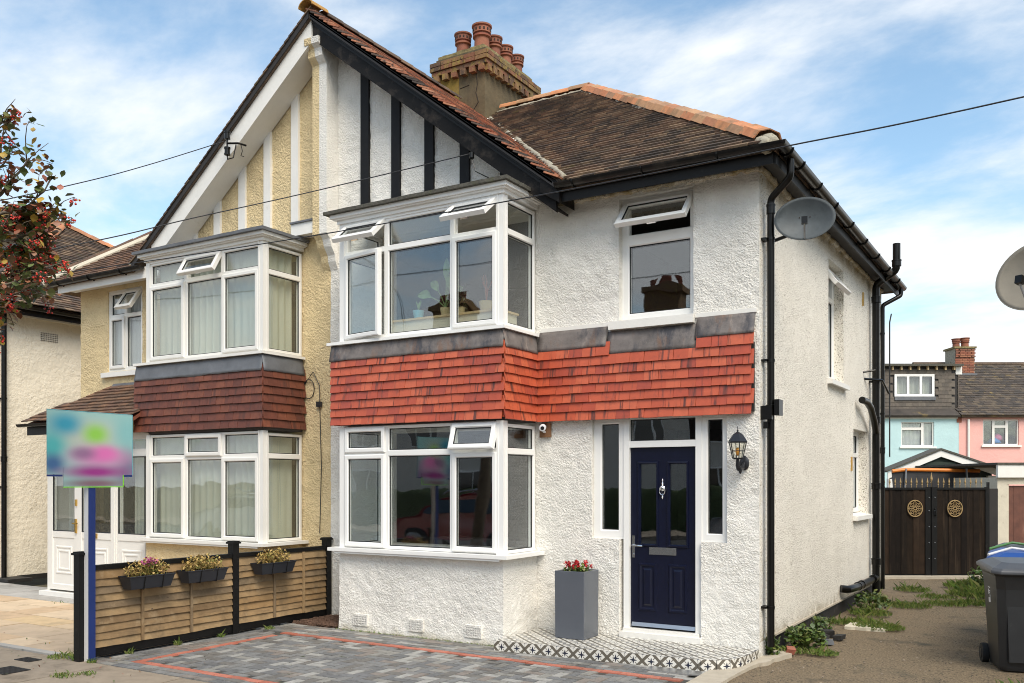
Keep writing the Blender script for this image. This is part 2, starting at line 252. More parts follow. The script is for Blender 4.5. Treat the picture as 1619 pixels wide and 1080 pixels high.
mat('bark', (0.13, 0.105, 0.075), 0.9, var=.3, vs=14, bump=.6, bs=40)
mat('purple_petal', (0.42, 0.06, 0.20), 0.6, rv=[(0.42, 0.06, 0.2), (0.5, 0.12, 0.28), (0.32, 0.05, 0.14)])
mat('red_petal', (0.45, 0.012, 0.02), 0.5, rv=[(0.48, 0.012, 0.02), (0.35, 0.01, 0.015), (0.55, 0.03, 0.03)])
mat('trough', (0.018, 0.020, 0.026), 0.45, var=.1)
mat('bin_grey', (0.020, 0.021, 0.023), 0.42, var=.15, vs=5, bump=.12, bs=120, bd=.003, stain=((0.10, 0.095, 0.09)), st=(.66, .8), ss=3)
mat('bin_lid', (0.075, 0.078, 0.085), 0.45, var=.15, vs=5, stain=((0.16, 0.155, 0.15)), st=(.6, .8), ss=4)
mat('bin_blue', (0.012, 0.07, 0.30), 0.4, var=.1); mat('bin_green', (0.10, 0.26, 0.09), 0.45); mat('rubber', (0.012, 0.012, 0.012), 0.8)
mat('print_white', (0.7, 0.7, 0.7), 0.5)
mat('dish_grey', (0.085, 0.098, 0.105), 0.55, var=.2, vs=6, spec=.3, stain=((0.05, 0.06, 0.065)), st=(.55, .7), ss=5)
mat('dish_cream', (0.25, 0.22, 0.17), 0.5, var=.1, vs=5, stain=((0.2, 0.18, 0.14)), st=(.6, .75), ss=5)
mat('blue_wall', (0.47, 0.65, 0.66), 0.85, var=.06, vs=1.5, bump=.5, bs=9, bd=.03, stain=[((0.34, 0.42, 0.38), (.60, .8), 1.2, (1, 1, .25))])
mat('pink_wall', (0.78, 0.42, 0.37), 0.85, var=.06, vs=1.5, bump=.5, bs=9, bd=.03, stain=[((0.55, 0.30, 0.25), (.60, .8), 1.2, (1, 1, .25))])
mat('dormer_tile', (0.12, 0.10, 0.082), .85, var=.2, vs=8, rv=[(0.12, 0.10, 0.082), (0.105, 0.09, 0.075), (0.14, 0.118, 0.095)])
mat('old_roof', (0.085, 0.065, 0.052), .9, var=.3, vs=4, rv=[(0.085, 0.065, 0.05), (0.07, 0.056, 0.046), (0.11, 0.085, 0.06), (0.06, 0.05, 0.042)], stain=[((0.24, 0.17, 0.06), (.58, .72), 1.2, (1, 1, 1)), ((0.035, 0.03, 0.026), (.56, .68), .8, (1, 1, 1))])
mat('brick_far', (0.26, 0.10, 0.06), .9, rv=[(0.28, 0.10, 0.06), (0.2, 0.09, 0.06), (0.33, 0.14, 0.08)])
mat('dark_green', (0.022, 0.035, 0.025), .8, var=.2); mat('tarp', (0.030, 0.030, 0.033), .6, var=.3, vs=3); mat('orange_pad', (0.75, 0.22, 0.03), .5, var=.1)
mat('galv', (0.35, 0.37, 0.40), .4, metal=.6); mat('garage_wall', (0.60, 0.55, 0.44), .9, var=.1, vs=4, bump=.5, bs=20, stain=((0.35, 0.3, 0.22)), st=(.6, .75), ss=5)
mat('garage_door', (0.13, 0.05, 0.032), .6, var=.25, vs=7, sstretch=(1, 1, .1), stain=[((0.25, 0.12, 0.08), (.58, .7), 9, (1, 1, .08))])
mat('gold_paint', (0.34, 0.23, 0.10), .6); mat('sign_blue', (0.010, 0.028, 0.14), .4, var=.1); mat('sign_white', (0.72, 0.70, 0.68), .5)
mat('lime', (0.20, 0.65, 0.02), .5); mat('cam_white', (0.75, 0.75, 0.76), .3); mat('plywood', (0.22, 0.11, 0.05), .7, var=.2)
mat('lamp_metal', (0.035, 0.036, 0.042), .35, metal=.5); mat('amber', (0.75, 0.32, 0.03), .3)
mat('car_red', (0.30, 0.016, 0.026), .2, coat=1, spec=.6); mat('car_silver', (0.45, 0.46, 0.48), .3, metal=.7, coat=1); mat('car_glass', (0.01, 0.01, 0.012), .05, spec=.8)
mat('hedge', (0.05, 0.075, 0.02), .8, var=.5, vs=12, bump=1, bs=14, bd=.1); mat('tile_teal', (0.15, 0.42, 0.48), .4)
mat('pale_wood', (0.52, 0.38, 0.2), .5, var=.1); mat('cream_box', (0.62, 0.57, 0.45), .6); mat('pot_blue', (0.18, 0.42, 0.5), .4); mat('pot_cream', (0.55, 0.45, 0.25), .5)
mat('house_leaf', (0.16, 0.26, 0.09), .4, var=.3, vs=10); mat('dark_leaf', (0.02, 0.035, 0.012), .5); mat('wire', (0.02, 0.02, 0.022), .6)
mat('cloth_pink', (.6, .12, .3), .8); mat('cloth_blue', (.05, .2, .5), .8); mat('wall_opp', (0.62, 0.58, 0.52), .9, var=.1)
M_ = MATS

def pattern_tile_mat():
    """printed cement tile: grey lattice on white with a navy cross flower (flat print)"""
    m = bpy.data.materials.new('patterned_tile'); m.use_nodes = True
    nt = m.node_tree; N = nt.nodes.new; L = nt.links.new; b = nt.nodes['Principled BSDF']; b.inputs['Roughness'].default_value = .35
    tc = N('ShaderNodeTexCoord'); s = N('ShaderNodeSeparateXYZ'); L(tc.outputs['UV'], s.inputs[0])
    def ma(op, a, b_=None, c=None):
        x = N('ShaderNodeMath'); x.operation = op
        for i, v in enumerate((a, b_, c)):
            if v is None: continue
            if hasattr(v, 'links'): L(v, x.inputs[i])
            else: x.inputs[i].default_value = v
        return x.outputs[0]
    u = ma('ABSOLUTE', ma('SUBTRACT', ma('FRACT', s.outputs[0]), .5)); v = ma('ABSOLUTE', ma('SUBTRACT', ma('FRACT', s.outputs[1]), .5))
    sm = ma('ADD', u, v)
    lattice = ma('LESS_THAN', ma('ABSOLUTE', ma('SUBTRACT', sm, .5)), .11)
    mn = ma('MINIMUM', u, v); mxx = ma('MAXIMUM', u, v)
    cross = ma('MULTIPLY', ma('LESS_THAN', ma('ADD', mn, ma('MULTIPLY', mxx, .25)), .062), ma('LESS_THAN', mxx, .2))
    uc = ma('SUBTRACT', .5, u); vc = ma('SUBTRACT', .5, v); mn2 = ma('MINIMUM', uc, vc); mx2 = ma('MAXIMUM', uc, vc)
    cross2 = ma('MULTIPLY', ma('LESS_THAN', ma('ADD', mn2, ma('MULTIPLY', mx2, .25)), .062), ma('LESS_THAN', mx2, .2))
    dot = ma('LESS_THAN', sm, .075)
    navy = ma('MAXIMUM', ma('MAXIMUM', cross, cross2), dot)
    diag = ma('LESS_THAN', ma('ABSOLUTE', ma('SUBTRACT', u, v)), .03)
    leaf = ma('MULTIPLY', diag, ma('GREATER_THAN', mxx, .1)); lat = ma('MAXIMUM', lattice, ma('MULTIPLY', leaf, ma('LESS_THAN', mxx, .2)))
    x1 = N('ShaderNodeMix'); x1.data_type = 'RGBA'; L(lat, x1.inputs[0]); x1.inputs[6].default_value = (.70, .68, .62, 1); x1.inputs[7].default_value = (.13, .115, .09, 1)
    x2 = N('ShaderNodeMix'); x2.data_type = 'RGBA'; L(navy, x2.inputs[0]); L(x1.outputs[2], x2.inputs[6]); x2.inputs[7].default_value = (.02, .025, .045, 1)
    L(x2.outputs[2], b.inputs['Base Color']); MATS['patterned_tile'] = m
pattern_tile_mat()

def board_print_mat():
    """the soft, smeared print of the sale board: teal, lime, magenta patches"""
    m = bpy.data.materials.new('board_print'); m.use_nodes = True
    nt = m.node_tree; N = nt.nodes.new; L = nt.links.new; b = nt.nodes['Principled BSDF']; b.inputs['Roughness'].default_value = .45
    tc = N('ShaderNodeTexCoord')
    cur = (0.30, 0.50, 0.47)
    def blob(cx, cz, rx, rz, col, k=1.0):
        nonlocal cur
        mp = N('ShaderNodeMapping'); mp.inputs['Location'].default_value = (-cx / rx, -cz / rz, 0); mp.inputs['Scale'].default_value = (1 / rx, 1 / rz, 1)
        L(tc.outputs['UV'], mp.inputs[0]); le = N('ShaderNodeVectorMath'); le.operation = 'LENGTH'; L(mp.outputs[0], le.inputs[0])
        mr = N('ShaderNodeMapRange'); mr.interpolation_type = 'SMOOTHSTEP'; mr.inputs['From Min'].default_value = 1.0; mr.inputs['From Max'].default_value = 0.1; mr.inputs['To Max'].default_value = k
        L(le.outputs['Value'], mr.inputs['Value'])
        x = N('ShaderNodeMix'); x.data_type = 'RGBA'; L(mr.outputs[0], x.inputs[0])
        if hasattr(cur, 'links'): L(cur, x.inputs[6])
        else: x.inputs[6].default_value = (*cur, 1)
        x.inputs[7].default_value = (*col, 1); cur = x.outputs[2]
    blob(.5, .62, .62, .42, (.46, .50, .42)); blob(.95, .7, .3, .5, (.22, .46, .46)); blob(.05, .45, .25, .4, (.08, .42, .42))
    blob(.20, .80, .30, .28, (.04, .30, .42)); blob(.06, .18, .22, .25, (.05, .13, .28)); blob(.55, .66, .24, .26, (.26, .56, .08))
    blob(.95, .1, .3, .5, (.16, .18, .26)); blob(.60, .30, .55, .30, (.58, .20, .42), .95); blob(.66, .36, .25, .18, (.66, .16, .42)); blob(.40, .35, .24, .16, (.24, .12, .24), .8)
    blob(.55, .06, .62, .17, (.30, .035, .22)); blob(.55, -.12, .6, .12, (.20, .12, .15))
    L(cur, b.inputs['Base Color']); MATS['board_print'] = m
board_print_mat()
# ---------------------------------------------------------------- mesh builders
class MB:
    """collects faces into one mesh"""
    def __init__(s, M=None): s.v = []; s.f = []; s.M = M or Matrix.Identity(4); s.uv = {}
    def add(s, vs, fs):
        n = len(s.v); s.v += [tuple(s.M @ Vector(p)) for p in vs]; s.f += [tuple(n + i for i in f) for f in fs]; return s
    def box(s, a, b, T=None):
        x0, y0, z0 = a; x1, y1, z1 = b
        vs = [(x0, y0, z0), (x1, y0, z0), (x1, y1, z0), (x0, y1, z0), (x0, y0, z1), (x1, y0, z1), (x1, y1, z1), (x0, y1, z1)]
        if T is not None: vs = [tuple(T @ Vector(p)) for p in vs]
        return s.add(vs, [(0, 3, 2, 1), (4, 5, 6, 7), (0, 1, 5, 4), (1, 2, 6, 5), (2, 3, 7, 6), (3, 0, 4, 7)])
    def prism(s, pts, axis, a, b):
        """pts: 2D outline; axis 'x','y','z' is the extrusion axis"""
        def P(p, t): return {'x': (t, p[0], p[1]), 'y': (p[0], t, p[1]), 'z': (p[0], p[1], t)}[axis]
        n = len(pts); vs = [P(p, a) for p in pts] + [P(p, b) for p in pts]
        fs = [tuple(range(n)), tuple(range(2 * n - 1, n - 1, -1))] + [(i, (i + 1) % n, n + (i + 1) % n, n + i) for i in range(n)]
        return s.add(vs, fs)
    def tube(s, pts, r, seg=12, caps=True, closed=False):
        pts = [Vector(p) for p in pts]; n = len(pts); rr = r if isinstance(r, (list, tuple)) else [r] * n
        rings = []; up = Vector((0, 0, 1)); prev = None
        for i, p in enumerate(pts):
            if closed: d = pts[(i + 1) % n] - pts[i - 1]
            else: d = (pts[min(i + 1, n - 1)] - pts[max(i - 1, 0)])
            d.normalize()
            a = (d.cross(up) if abs(d.z) < .95 else d.cross(Vector((0, 1, 0)))) if prev is None else (prev - d * prev.dot(d))
            a.normalize(); prev = a; b = d.cross(a)
            rings.append([p + (a * math.cos(2 * math.pi * k / seg) + b * math.sin(2 * math.pi * k / seg)) * rr[i] for k in range(seg)])
        vs = [tuple(q) for rg in rings for q in rg]; fs = []
        for i in range(n if closed else n - 1):
            j = (i + 1) % n
            for k in range(seg): fs.append((i * seg + k, i * seg + (k + 1) % seg, j * seg + (k + 1) % seg, j * seg + k))
        if caps and not closed: fs += [tuple(range(seg - 1, -1, -1)), tuple((n - 1) * seg + k for k in range(seg))]
        return s.add(vs, fs)
    def lathe(s, prof, c=(0, 0, 0), seg=16, T=None):
        vs = []; fs = []; n = len(prof)
        for (r, z) in prof:
            for k in range(seg):
                a = 2 * math.pi * k / seg; p = Vector((c[0] + r * math.cos(a), c[1] + r * math.sin(a), c[2] + z))
                vs.append(tuple(T @ p) if T is not None else tuple(p))
        for i in range(n - 1):
            for k in range(seg): fs.append((i * seg + k, i * seg + (k + 1) % seg, (i + 1) * seg + (k + 1) % seg, (i + 1) * seg + k))
        fs += [tuple(range(seg - 1, -1, -1)), tuple((n - 1) * seg + k for k in range(seg))]
        return s.add(vs, fs)
    def ring(s, x0, x1, z0, z1, prof, T=None):
        """rectangular frame: prof is a list of (inset, y) swept round the rectangle with mitred corners; closed profile"""
        vs = []; n = len(prof)
        for (i, y) in prof: vs += [(x0 + i, y, z0 + i), (x1 - i, y, z0 + i), (x1 - i, y, z1 - i), (x0 + i, y, z1 - i)]
        if T is not None: vs = [tuple(T @ Vector(p)) for p in vs]
        fs = []
        for a in range(n):
            b = (a + 1) % n
            for k in range(4): fs.append((a * 4 + k, a * 4 + (k + 1) % 4, b * 4 + (k + 1) % 4, b * 4 + k))
        return s.add(vs, fs)
    def grid(s, F, nu, nv):
        vs = [F(i / nu, j / nv) for j in range(nv + 1) for i in range(nu + 1)]
        return s.add(vs, [(j * (nu + 1) + i, j * (nu + 1) + i + 1, (j + 1) * (nu + 1) + i + 1, (j + 1) * (nu + 1) + i) for j in range(nv) for i in range(nu)])
    def mesh(s, name, m, smooth=False, fixn=True):
        me = bpy.data.meshes.new(name); me.from_pydata(s.v, [], s.f); me.materials.append(M_[m]); me.update()
        if fixn:
            import bmesh
            bm = bmesh.new(); bm.from_mesh(me); bmesh.ops.recalc_face_normals(bm, faces=bm.faces); bm.to_mesh(me); bm.free()
        if smooth: 
            me.shade_smooth()
            if smooth == 'auto': me.set_sharp_from_angle(angle=R(40))
        return me
    def build(s, name, m, parent=None, smooth=False, fixn=True, **k):
        return link(name, s.mesh(name, m, smooth, fixn), parent, **k)

def tag(o, label=None, cat=None, group=None, kind=None):
    if label: o['label'] = label
    if cat: o['category'] = cat
    if group: o['group'] = group
    if kind: o['kind'] = kind
    return o
def link(name, data, parent=None, mw=None, label=None, cat=None, group=None, kind=None):
    o = bpy.data.objects.new(name, data); COL.objects.link(o)
    if parent is not None:
        o.parent = parent
        o.matrix_parent_inverse = WM[parent.name].inverted()
    if mw is not None: o.matrix_basis = mw
    WM[o.name] = mw.copy() if mw is not None else Matrix.Identity(4)
    return tag(o, label, cat, group, kind)
WM = {}
def thing(name, loc, label, cat, group=None):
    o = bpy.data.objects.new(name, None); COL.objects.link(o); o.location = loc; o.empty_display_size = .2
    WM[o.name] = Matrix.Translation(loc)
    return tag(o, label, cat, group)
def put(parent, kids, sub=()): pass
def T(x, y, z): return Matrix.Translation((x, y, z))
def RX(a): return Matrix.Rotation(R(a), 4, 'X')
def RY(a): return Matrix.Rotation(R(a), 4, 'Y')
def RZ(a): return Matrix.Rotation(R(a), 4, 'Z')
def about(p, Rm): return T(*p) @ Rm @ T(-p[0], -p[1], -p[2])
CF = Matrix.Rotation(YAW, 4, 'Z')            # a street-side frame turned to the far terrace

def copy_tree(o, mv, name=None, parent=None, top=True):
    c = o.copy(); COL.objects.link(c)
    if top: c.matrix_world = mv @ WM[o.name]; c.matrix_basis = mv @ WM[o.name]; WM[c.name] = mv @ WM[o.name]
    else: c.parent = parent
    for ch in [x for x in bpy.data.objects if x.parent == o and x != c]: copy_tree(ch, mv, None, c, False)
    return c

def pieces(name, me, mws, mname, parent, limit=300):
    """alike pieces that share one mesh: the nearest as parts of their own, the rest joined as stuff"""
    mws = sorted(mws, key=lambda m: (m.translation - CAMP).length)
    for m in mws[:limit]: link(name, me, parent, m)
    rest = mws[limit:]
    if rest:
        n = len(me.vertices); co = np.empty(n * 3, np.float32); me.vertices.foreach_get('co', co); co = co.reshape(-1, 3)
        fl = [tuple(p.vertices) for p in me.polygons]; vs = []; fs = []
        for i, m in enumerate(rest):
            A = np.array(m); vs.append(co @ A[:3, :3].T + A[:3, 3]); fs += [tuple(i * n + k for k in f) for f in fl]
        m2 = bpy.data.meshes.new(name + 's_beyond'); m2.from_pydata(np.concatenate(vs).tolist(), [], fs); m2.materials.append(M_[mname]); m2.update()
        link(name + '_mass', m2, parent, kind='stuff')

def wall(name, parent, M, x0, x1, z0, z1, m, holes=(), thick=.25, step=.03, amp=.006, inside=None, wob=.004, flare=0.0, back=True, freq=(13, 27)):
    """rendered wall: fine uneven face with openings and their reveals. Local frame: x right, y into the wall, z up"""
    def cuts(a, b, extra):
        c = sorted({round(q, 4) for q in [a, b] + [e for e in extra if a < e < b]}); o = []
        for p, q in zip(c, c[1:]):
            k = max(1, int(round((q - p) / step))); o += [p + (q - p) * i / k for i in range(k)]
        return o + [c[-1]]
    X = cuts(x0, x1, [h[0] for h in holes] + [h[1] for h in holes]); Z = cuts(z0, z1, [h[2] for h in holes] + [h[3] for h in holes])
    nx, nz = len(X), len(Z)
    sol = np.ones((nx - 1, nz - 1), bool)
    xc = (np.array(X[:-1]) + np.array(X[1:])) / 2; zc_ = (np.array(Z[:-1]) + np.array(Z[1:])) / 2
    for h in holes: sol[np.ix_((xc > h[0]) & (xc < h[1]), (zc_ > h[2]) & (zc_ < h[3]))] = False
    if inside is not None:
        gx, gz = np.meshgrid(xc, zc_, indexing='ij'); sol &= inside(gx, gz)
    idx = {}; vs = []; fs = []; ox, oy, oz = M.translation
    def V(i, j, b):
        k = (i, j, b)
        if k not in idx:
            x, z = X[i], Z[j]
            if b: p = (x, thick, z)
            else:
                q = Vector((x * 1.0 + ox * 3.1, oy * 1.7, z))
                d = 1.3 * amp * (noise.noise(q * freq[0]) + .8 * noise.noise(q * freq[1])) + amp * .9 * noise.noise(q * 2.1)
                e = 0 < i < nx - 1
                dx = wob * noise.noise(Vector((z * 9, x * .3, oy))) if e else 0; dz = wob * noise.noise(Vector((x * 9, z * .3, oy))) if 0 < j < nz - 1 else 0
                f = flare * max(0, 1 - (z - z0) / .35) ** 2
                p = (x + dx, -d - f, z + dz)
            idx[k] = len(vs); vs.append(p)
        return idx[k]
    for i in range(nx - 1):
        for j in range(nz - 1):
            if not sol[i, j]: continue
            fs.append((V(i, j, 0), V(i + 1, j, 0), V(i + 1, j + 1, 0), V(i, j + 1, 0)))
            for (di, dj, a, b) in ((-1, 0, (i, j + 1), (i, j)), (1, 0, (i + 1, j), (i + 1, j + 1)), (0, -1, (i, j), (i + 1, j)), (0, 1, (i + 1, j + 1), (i, j + 1))):
                ii, jj = i + di, j + dj
                if 0 <= ii < nx - 1 and 0 <= jj < nz - 1 and sol[ii, jj]: continue
                fs.append((V(*b, 0), V(*a, 0), V(*a, 1), V(*b, 1)))
    if back:
        # coarse inner face strips
        for i in range(nx - 1):
            j = 0
            while j < nz - 1:
                if not sol[i, j]: j += 1; continue
                k = j
                while k < nz - 1 and sol[i, k]: k += 1
                n = len(vs); vs += [(X[i], thick, Z[j]), (X[i + 1], thick, Z[j]), (X[i + 1], thick, Z[k]), (X[i], thick, Z[k])]; fs.append((n + 3, n + 2, n + 1, n)); j = k
    me = bpy.data.meshes.new(name); A = np.array(M); co = np.array(vs) @ A[:3, :3].T + A[:3, 3]
    me.from_pydata(co.tolist(), [], fs); me.materials.append(M_[m]); me.update(); me.shade_smooth(); me.set_sharp_from_angle(angle=R(60))
    return link(name, me, parent)

FR = [(0, .07), (0, 0), (.028, 0), (.035, .012), (.035, .07)]
SASH = [(0, .03), (0, -.022), (.012, -.028), (.046, -.028), (.056, -.012), (.056, .03)]
def window(parent, M, cells, name='window', m='upvc', host=None, handle=True, fr=FR, sash=SASH, border=.03, opaque=None):
    """cells: (x0,x1,z0,z1,kind,angle) ; kind f fixed, s sash shut, t top hung open, l hung left open. Returns the frame object"""
    f = MB(M); gk = MB(M)
    x0 = min(c[0] for c in cells); x1 = max(c[1] for c in cells); z0 = min(c[2] for c in cells); z1 = max(c[3] for c in cells)
    if border: f.ring(x0 - border, x1 + border, z0 - border, z1 + border, [(0, .07), (0, -.004), (border, -.004), (border, .07)])
    for c in cells: f.ring(c[0], c[1], c[2], c[3], fr)
    fo = f.build(name, m, parent)
    hp = host or fo
    iw = fr[-1][0]
    for c in cells:
        a, b, p, q, k, ang = c
        if k == 'f':
            TT = None; i = iw; y = .03
            a2, b2, p2, q2 = a + i, b - i, p + i, q - i; ms = MB(M)
        else:
            a1, b1, p1, q1 = a + .012, b - .012, p + .012, q - .012
            TT = None
            if k == 't': TT = about((a1, 0, q1), RX(-ang))
            if k == 'l': TT = about((a1, 0, p1), RZ(-ang))
            ms = MB(M); ms.ring(a1, b1, p1, q1, sash, TT); ms.build('sash', m, hp)
            i = sash[-1][0]; y = 0.0; a2, b2, p2, q2 = a1 + i, b1 - i, p1 + i, q1 - i
            if handle and (k in 'tl' or c[3] - c[2] > .7):
                hb = MB(M)
                if k == 't':
                    cx = (a1 + b1) / 2; hb.box((cx - .05, .03, p1 + .02), (cx + .05, .055, p1 + .035), TT); hb.box((cx + .02, .03, p1 + .015), (cx + .05, .045, p1 + .06), TT)
                else: hb.box((b1 - .045, .03, (p1 + q1) / 2 - .06), (b1 - .02, .055, (p1 + q1) / 2 + .04), TT)
                hb.build('handle', 'chrome', hp)
        gk.ring(a2 - .001, b2 + .001, p2 - .001, q2 + .001, [(0, y + .002), (0, y - .010), (.011, y - .006), (.011, y + .002)], TT)
        pm = MB(M); pm.box((a2, y, p2), (b2, y + .02, q2), TT); pm.build('pane', 'glass', hp)
    gk.build('gasket', 'gasket', hp)
    return fo

def tilefield(parent, name, O, u, v, ul, vl, mname, tw=.165, gauge=.1, th=.013, tl=.17, inside=None, lift=.022, jit=.0025, limit=300, colgap=.003, rowfix=None):
    """lapped tiles on a slope: O lower-left corner, u along the eave, v up the slope"""
    u = Vector(u).normalized(); v = Vector(v).normalized(); n = u.cross(v).normalized()
    mb = MB(); mb.box((-tw / 2 + colgap / 2, 0, 0), (tw / 2 - colgap / 2, tl, th)); me = mb.mesh(name, mname)
    B = Matrix((u, v, n)).transposed().to_4x4(); out = []; rr = random.Random(int(abs(O[0] * 1000) + vl * 77))
    rows = int(round(vl / gauge)); tilt = math.degrees(math.asin(min(.9, lift / tl)))
    for r in range(rows):
        off = (r % 2) * tw / 2; cols = int(ul / tw) + 2
        for c in range(-1, cols):
            x = c * tw + off + tw / 2
            if min(ul, x + tw / 2) - max(0, x - tw / 2) < tw * .2: continue
            if inside is not None and not inside(x, r * gauge + gauge / 2): continue
            # trim at the ends: half tiles keep inside the field
            sx = 1.0; xx = x
            if x - tw / 2 < -1e-4: sx = (x + tw / 2) / tw; xx = (x + tw / 2) / 2
            elif x + tw / 2 > ul + 1e-4: sx = (ul - x + tw / 2) / tw; xx = (ul + x - tw / 2) / 2
            p = Vector(O) + u * (xx + rr.uniform(-.0015, .0015)) + v * (r * gauge + rr.uniform(-jit, jit))
            m = T(*p) @ B @ T(0, 0, lift + rr.uniform(0, .004)) @ RX(-tilt + rr.uniform(-.8, .8)) @ RZ(rr.uniform(-.7, .7)) @ Matrix.Diagonal((sx, 1, 1, 1))
            out.append(m)
    pieces(name, me, out, mname, parent, limit)
    return len(out)

def halfround(r, ln, th=.014, seg=8, wide=1.0):
    """ridge / hip tile: half-round piece lying along +x, open below"""
    mb = MB(); vs = []; fs = []
    for e, x in enumerate((0, ln)):
        for q in (r, r - th):
            for k in range(seg + 1):
                a = math.pi * k / seg; vs.append((x, math.cos(a) * q * wide, math.sin(a) * q * .75))
    s1 = seg + 1
    for k in range(seg):
        fs.append((k, k + 1, 2 * s1 + k + 1, 2 * s1 + k)); fs.append((s1 + k + 1, s1 + k, 3 * s1 + k, 3 * s1 + k + 1))
        fs.append((k + 1, k, s1 + k, s1 + k + 1)); fs.append((2 * s1 + k, 2 * s1 + k + 1, 3 * s1 + k + 1, 3 * s1 + k))
    fs += [(0, 2 * s1, 3 * s1, s1), (seg, s1 + seg, 3 * s1 + seg, 2 * s1 + seg)]
    mb.add(vs, fs); return mb
def ridge_run(parent, A, B, name='ridge_tile', m='ridge_tile', r=.13, ln=.32, lift=.0, seg=8, wide=1.0, end_first=True):
    A = Vector(A); B = Vector(B); d = B - A; n = max(1, int(d.length / ln)); l = d.length / n; d.normalize()
    side = Vector((0, 0, 1)).cross(d).normalized(); up = d.cross(side)
    me = halfround(r, l * 1.03, seg=seg, wide=wide).mesh(name, m, 'auto')
    Bm = Matrix((d, side, up)).transposed().to_4x4()
    for i in range(n):
        p = A + d * l * i + up * (lift + rnd.uniform(0, .006))
        link(name, me, parent, T(*p) @ Bm @ RX(rnd.uniform(-2, 2)) @ RY(-1.5))

def foliage(mb, c, rad, n, size, flat=.5, rr=rnd):
    """leaf-sized faces spread through an ellipsoid"""
    for _ in range(n):
        while True:
            p = Vector((rr.uniform(-1, 1), rr.uniform(-1, 1), rr.uniform(-1, 1)))
            if p.length < 1: break
        q = Vector((c[0] + p.x * rad[0], c[1] + p.y * rad[1], c[2] + p.z * rad[2]))
        leaf(mb, q, size * rr.uniform(.6, 1.3), rr, flat)
def leaf(mb, q, s, rr=rnd, flat=.5, d=None):
    E_ = Matrix.Rotation(rr.uniform(0, 6.28), 3, 'Z') @ Matrix.Rotation(rr.uniform(-1, 1) * 1.2, 3, 'X')
    if d is not None: E_ = Vector(d).to_track_quat('Y', 'Z').to_matrix()
    a = E_ @ Vector((0, s, 0)); b = E_ @ Vector((s * flat * .5, s * .45, s * .08)); c = E_ @ Vector((-s * flat * .5, s * .45, s * .08)); m = E_ @ Vector((0, s * .5, -.02 * s))
    q = Vector(q); b2 = b + (a - b) * .5 + (b - c) * .18; c2 = c + (a - c) * .5 + (c - b) * .18; n = len(mb.v)
    mb.v += [tuple(q), tuple(q + b), tuple(q + b2), tuple(q + a), tuple(q + c2), tuple(q + c)]; mb.f += [(n, n + 1, n + 2, n + 3, n + 4, n + 5)]
# ================================================================ GROUND
def sheet(name, pts, z, m, kind='structure', th=None):
    mb = MB()
    if th: mb.prism(pts, 'z', z - th, z)
    else: mb.add([(p[0], p[1], z) for p in pts], [tuple(range(len(pts)))])
    return mb.build(name, m, None, kind=kind)
sheet('ground', [(-400, -400), (400, -400), (400, 400), (-400, 400)], -.16, 'earth')
sheet('road', [(-60, -9.5), (40, -9.5), (40, 3.3), (-60, 3.3)], -.11, 'asphalt')
kb = MB(); kb.box((-60, 3.3, -.16), (40, 3.43, .0)); kb.build('kerb', 'concrete', kind='structure')
EDGE = 5.52
sheet('path_bed', [(-24, EDGE), (-8.46, EDGE), (-8.46, 9.09), (-24, 9.09)], -.02, 'joint_sand', 'structure', .1)
drv = sheet('driveway', [(-8.46, EDGE), (-2.86, EDGE), (-2.86, 9.3), (-8.46, 9.3)], -.012, 'joint_sand', 'structure', .1)
fw = sheet('footway', [(-60, 3.43), (-2.86, 3.43), (-2.86, EDGE), (-60, EDGE)], -.015, 'joint_sand', 'structure', .1)
# footway slabs
cols_x = [-12.2, -11.1, -9.95, -9.05, -8.0, -6.9, -5.9, -5.0, -4.1, -3.2, -2.86]
k = 0
for a, b in zip(cols_x, cols_x[1:]):
    for (y0, y1) in ((3.44, 4.5), (4.5, 5.515)):
        dx = .35 if y0 < 4 else 0
        x0 = max(a + .006 - dx, -60); x1 = min(b - .006 - dx, -2.87)
        mb = MB(); mb.box((x0, y0 + .006, -.06), (x1, y1 - .006, rnd.uniform(-.004, .003))); mb.build('paving_slab', 'footway_slab', fw)
mb = MB(); mb.box((-60, 3.45, -.06), (-12.56, EDGE - .01, 0)); mb.build('paving_slab', 'footway_slab', fw)
# small iron cover in the footway
cv = MB(); cv.box((-8.75, 4.72, .001), (-8.42, 4.98, .007))
for i in range(7): cv.box((-8.73 + i * .045, 4.74, .007), (-8.71 + i * .045, 4.96, .011))
cv.build('drain_cover', 'plinth', None, label='small dark iron cover set in the footway slabs left of the sign post', cat='drain cover')
cv = MB(); cv.box((-9.05, 5.18, .001), (-8.80, 5.32, .007))
for i in range(5): cv.box((-9.03 + i * .045, 5.195, .007), (-9.01 + i * .045, 5.305, .011))
cv.build('drain_cover', 'plinth', None, label='smallest iron cover, beside the tan path edging near the black fence post', cat='drain cover')

# driveway pavers: grey header border, red strip, herringbone field
bk = MB(); bk.box((-.098, -.048, -.05), (.098, .048, -.004)); bk.box((-.094, -.044, -.004), (.094, .044, 0)); me_g = bk.mesh('brick', 'paver')
me_r = bk.mesh('red_brick', 'paver_red')
greys = []; reds = []
RX0, RX1, RY0, RY1 = -7.98, -2.95, 5.78, 7.80
def jm(x, y, a=0): return T(x + rnd.uniform(-.0015, .0015), y + rnd.uniform(-.0015, .0015), rnd.uniform(-.003, .002)) @ RZ(a + rnd.uniform(-.5, .5)) @ RX(rnd.uniform(-.6, .6)) @ RY(rnd.uniform(-.4, .4))
# red strip (one course)
x = RX0 + .1
while x < RX1: reds.append(jm(x, RY1)); reds.append(jm(x, RY0)); x += .2
y = RY0 + .15
while y < RY1 - .1: reds.append(jm(RX0 + .05, y, 90)); reds.append(jm(RX1 - .0, y, 90)); y += .2
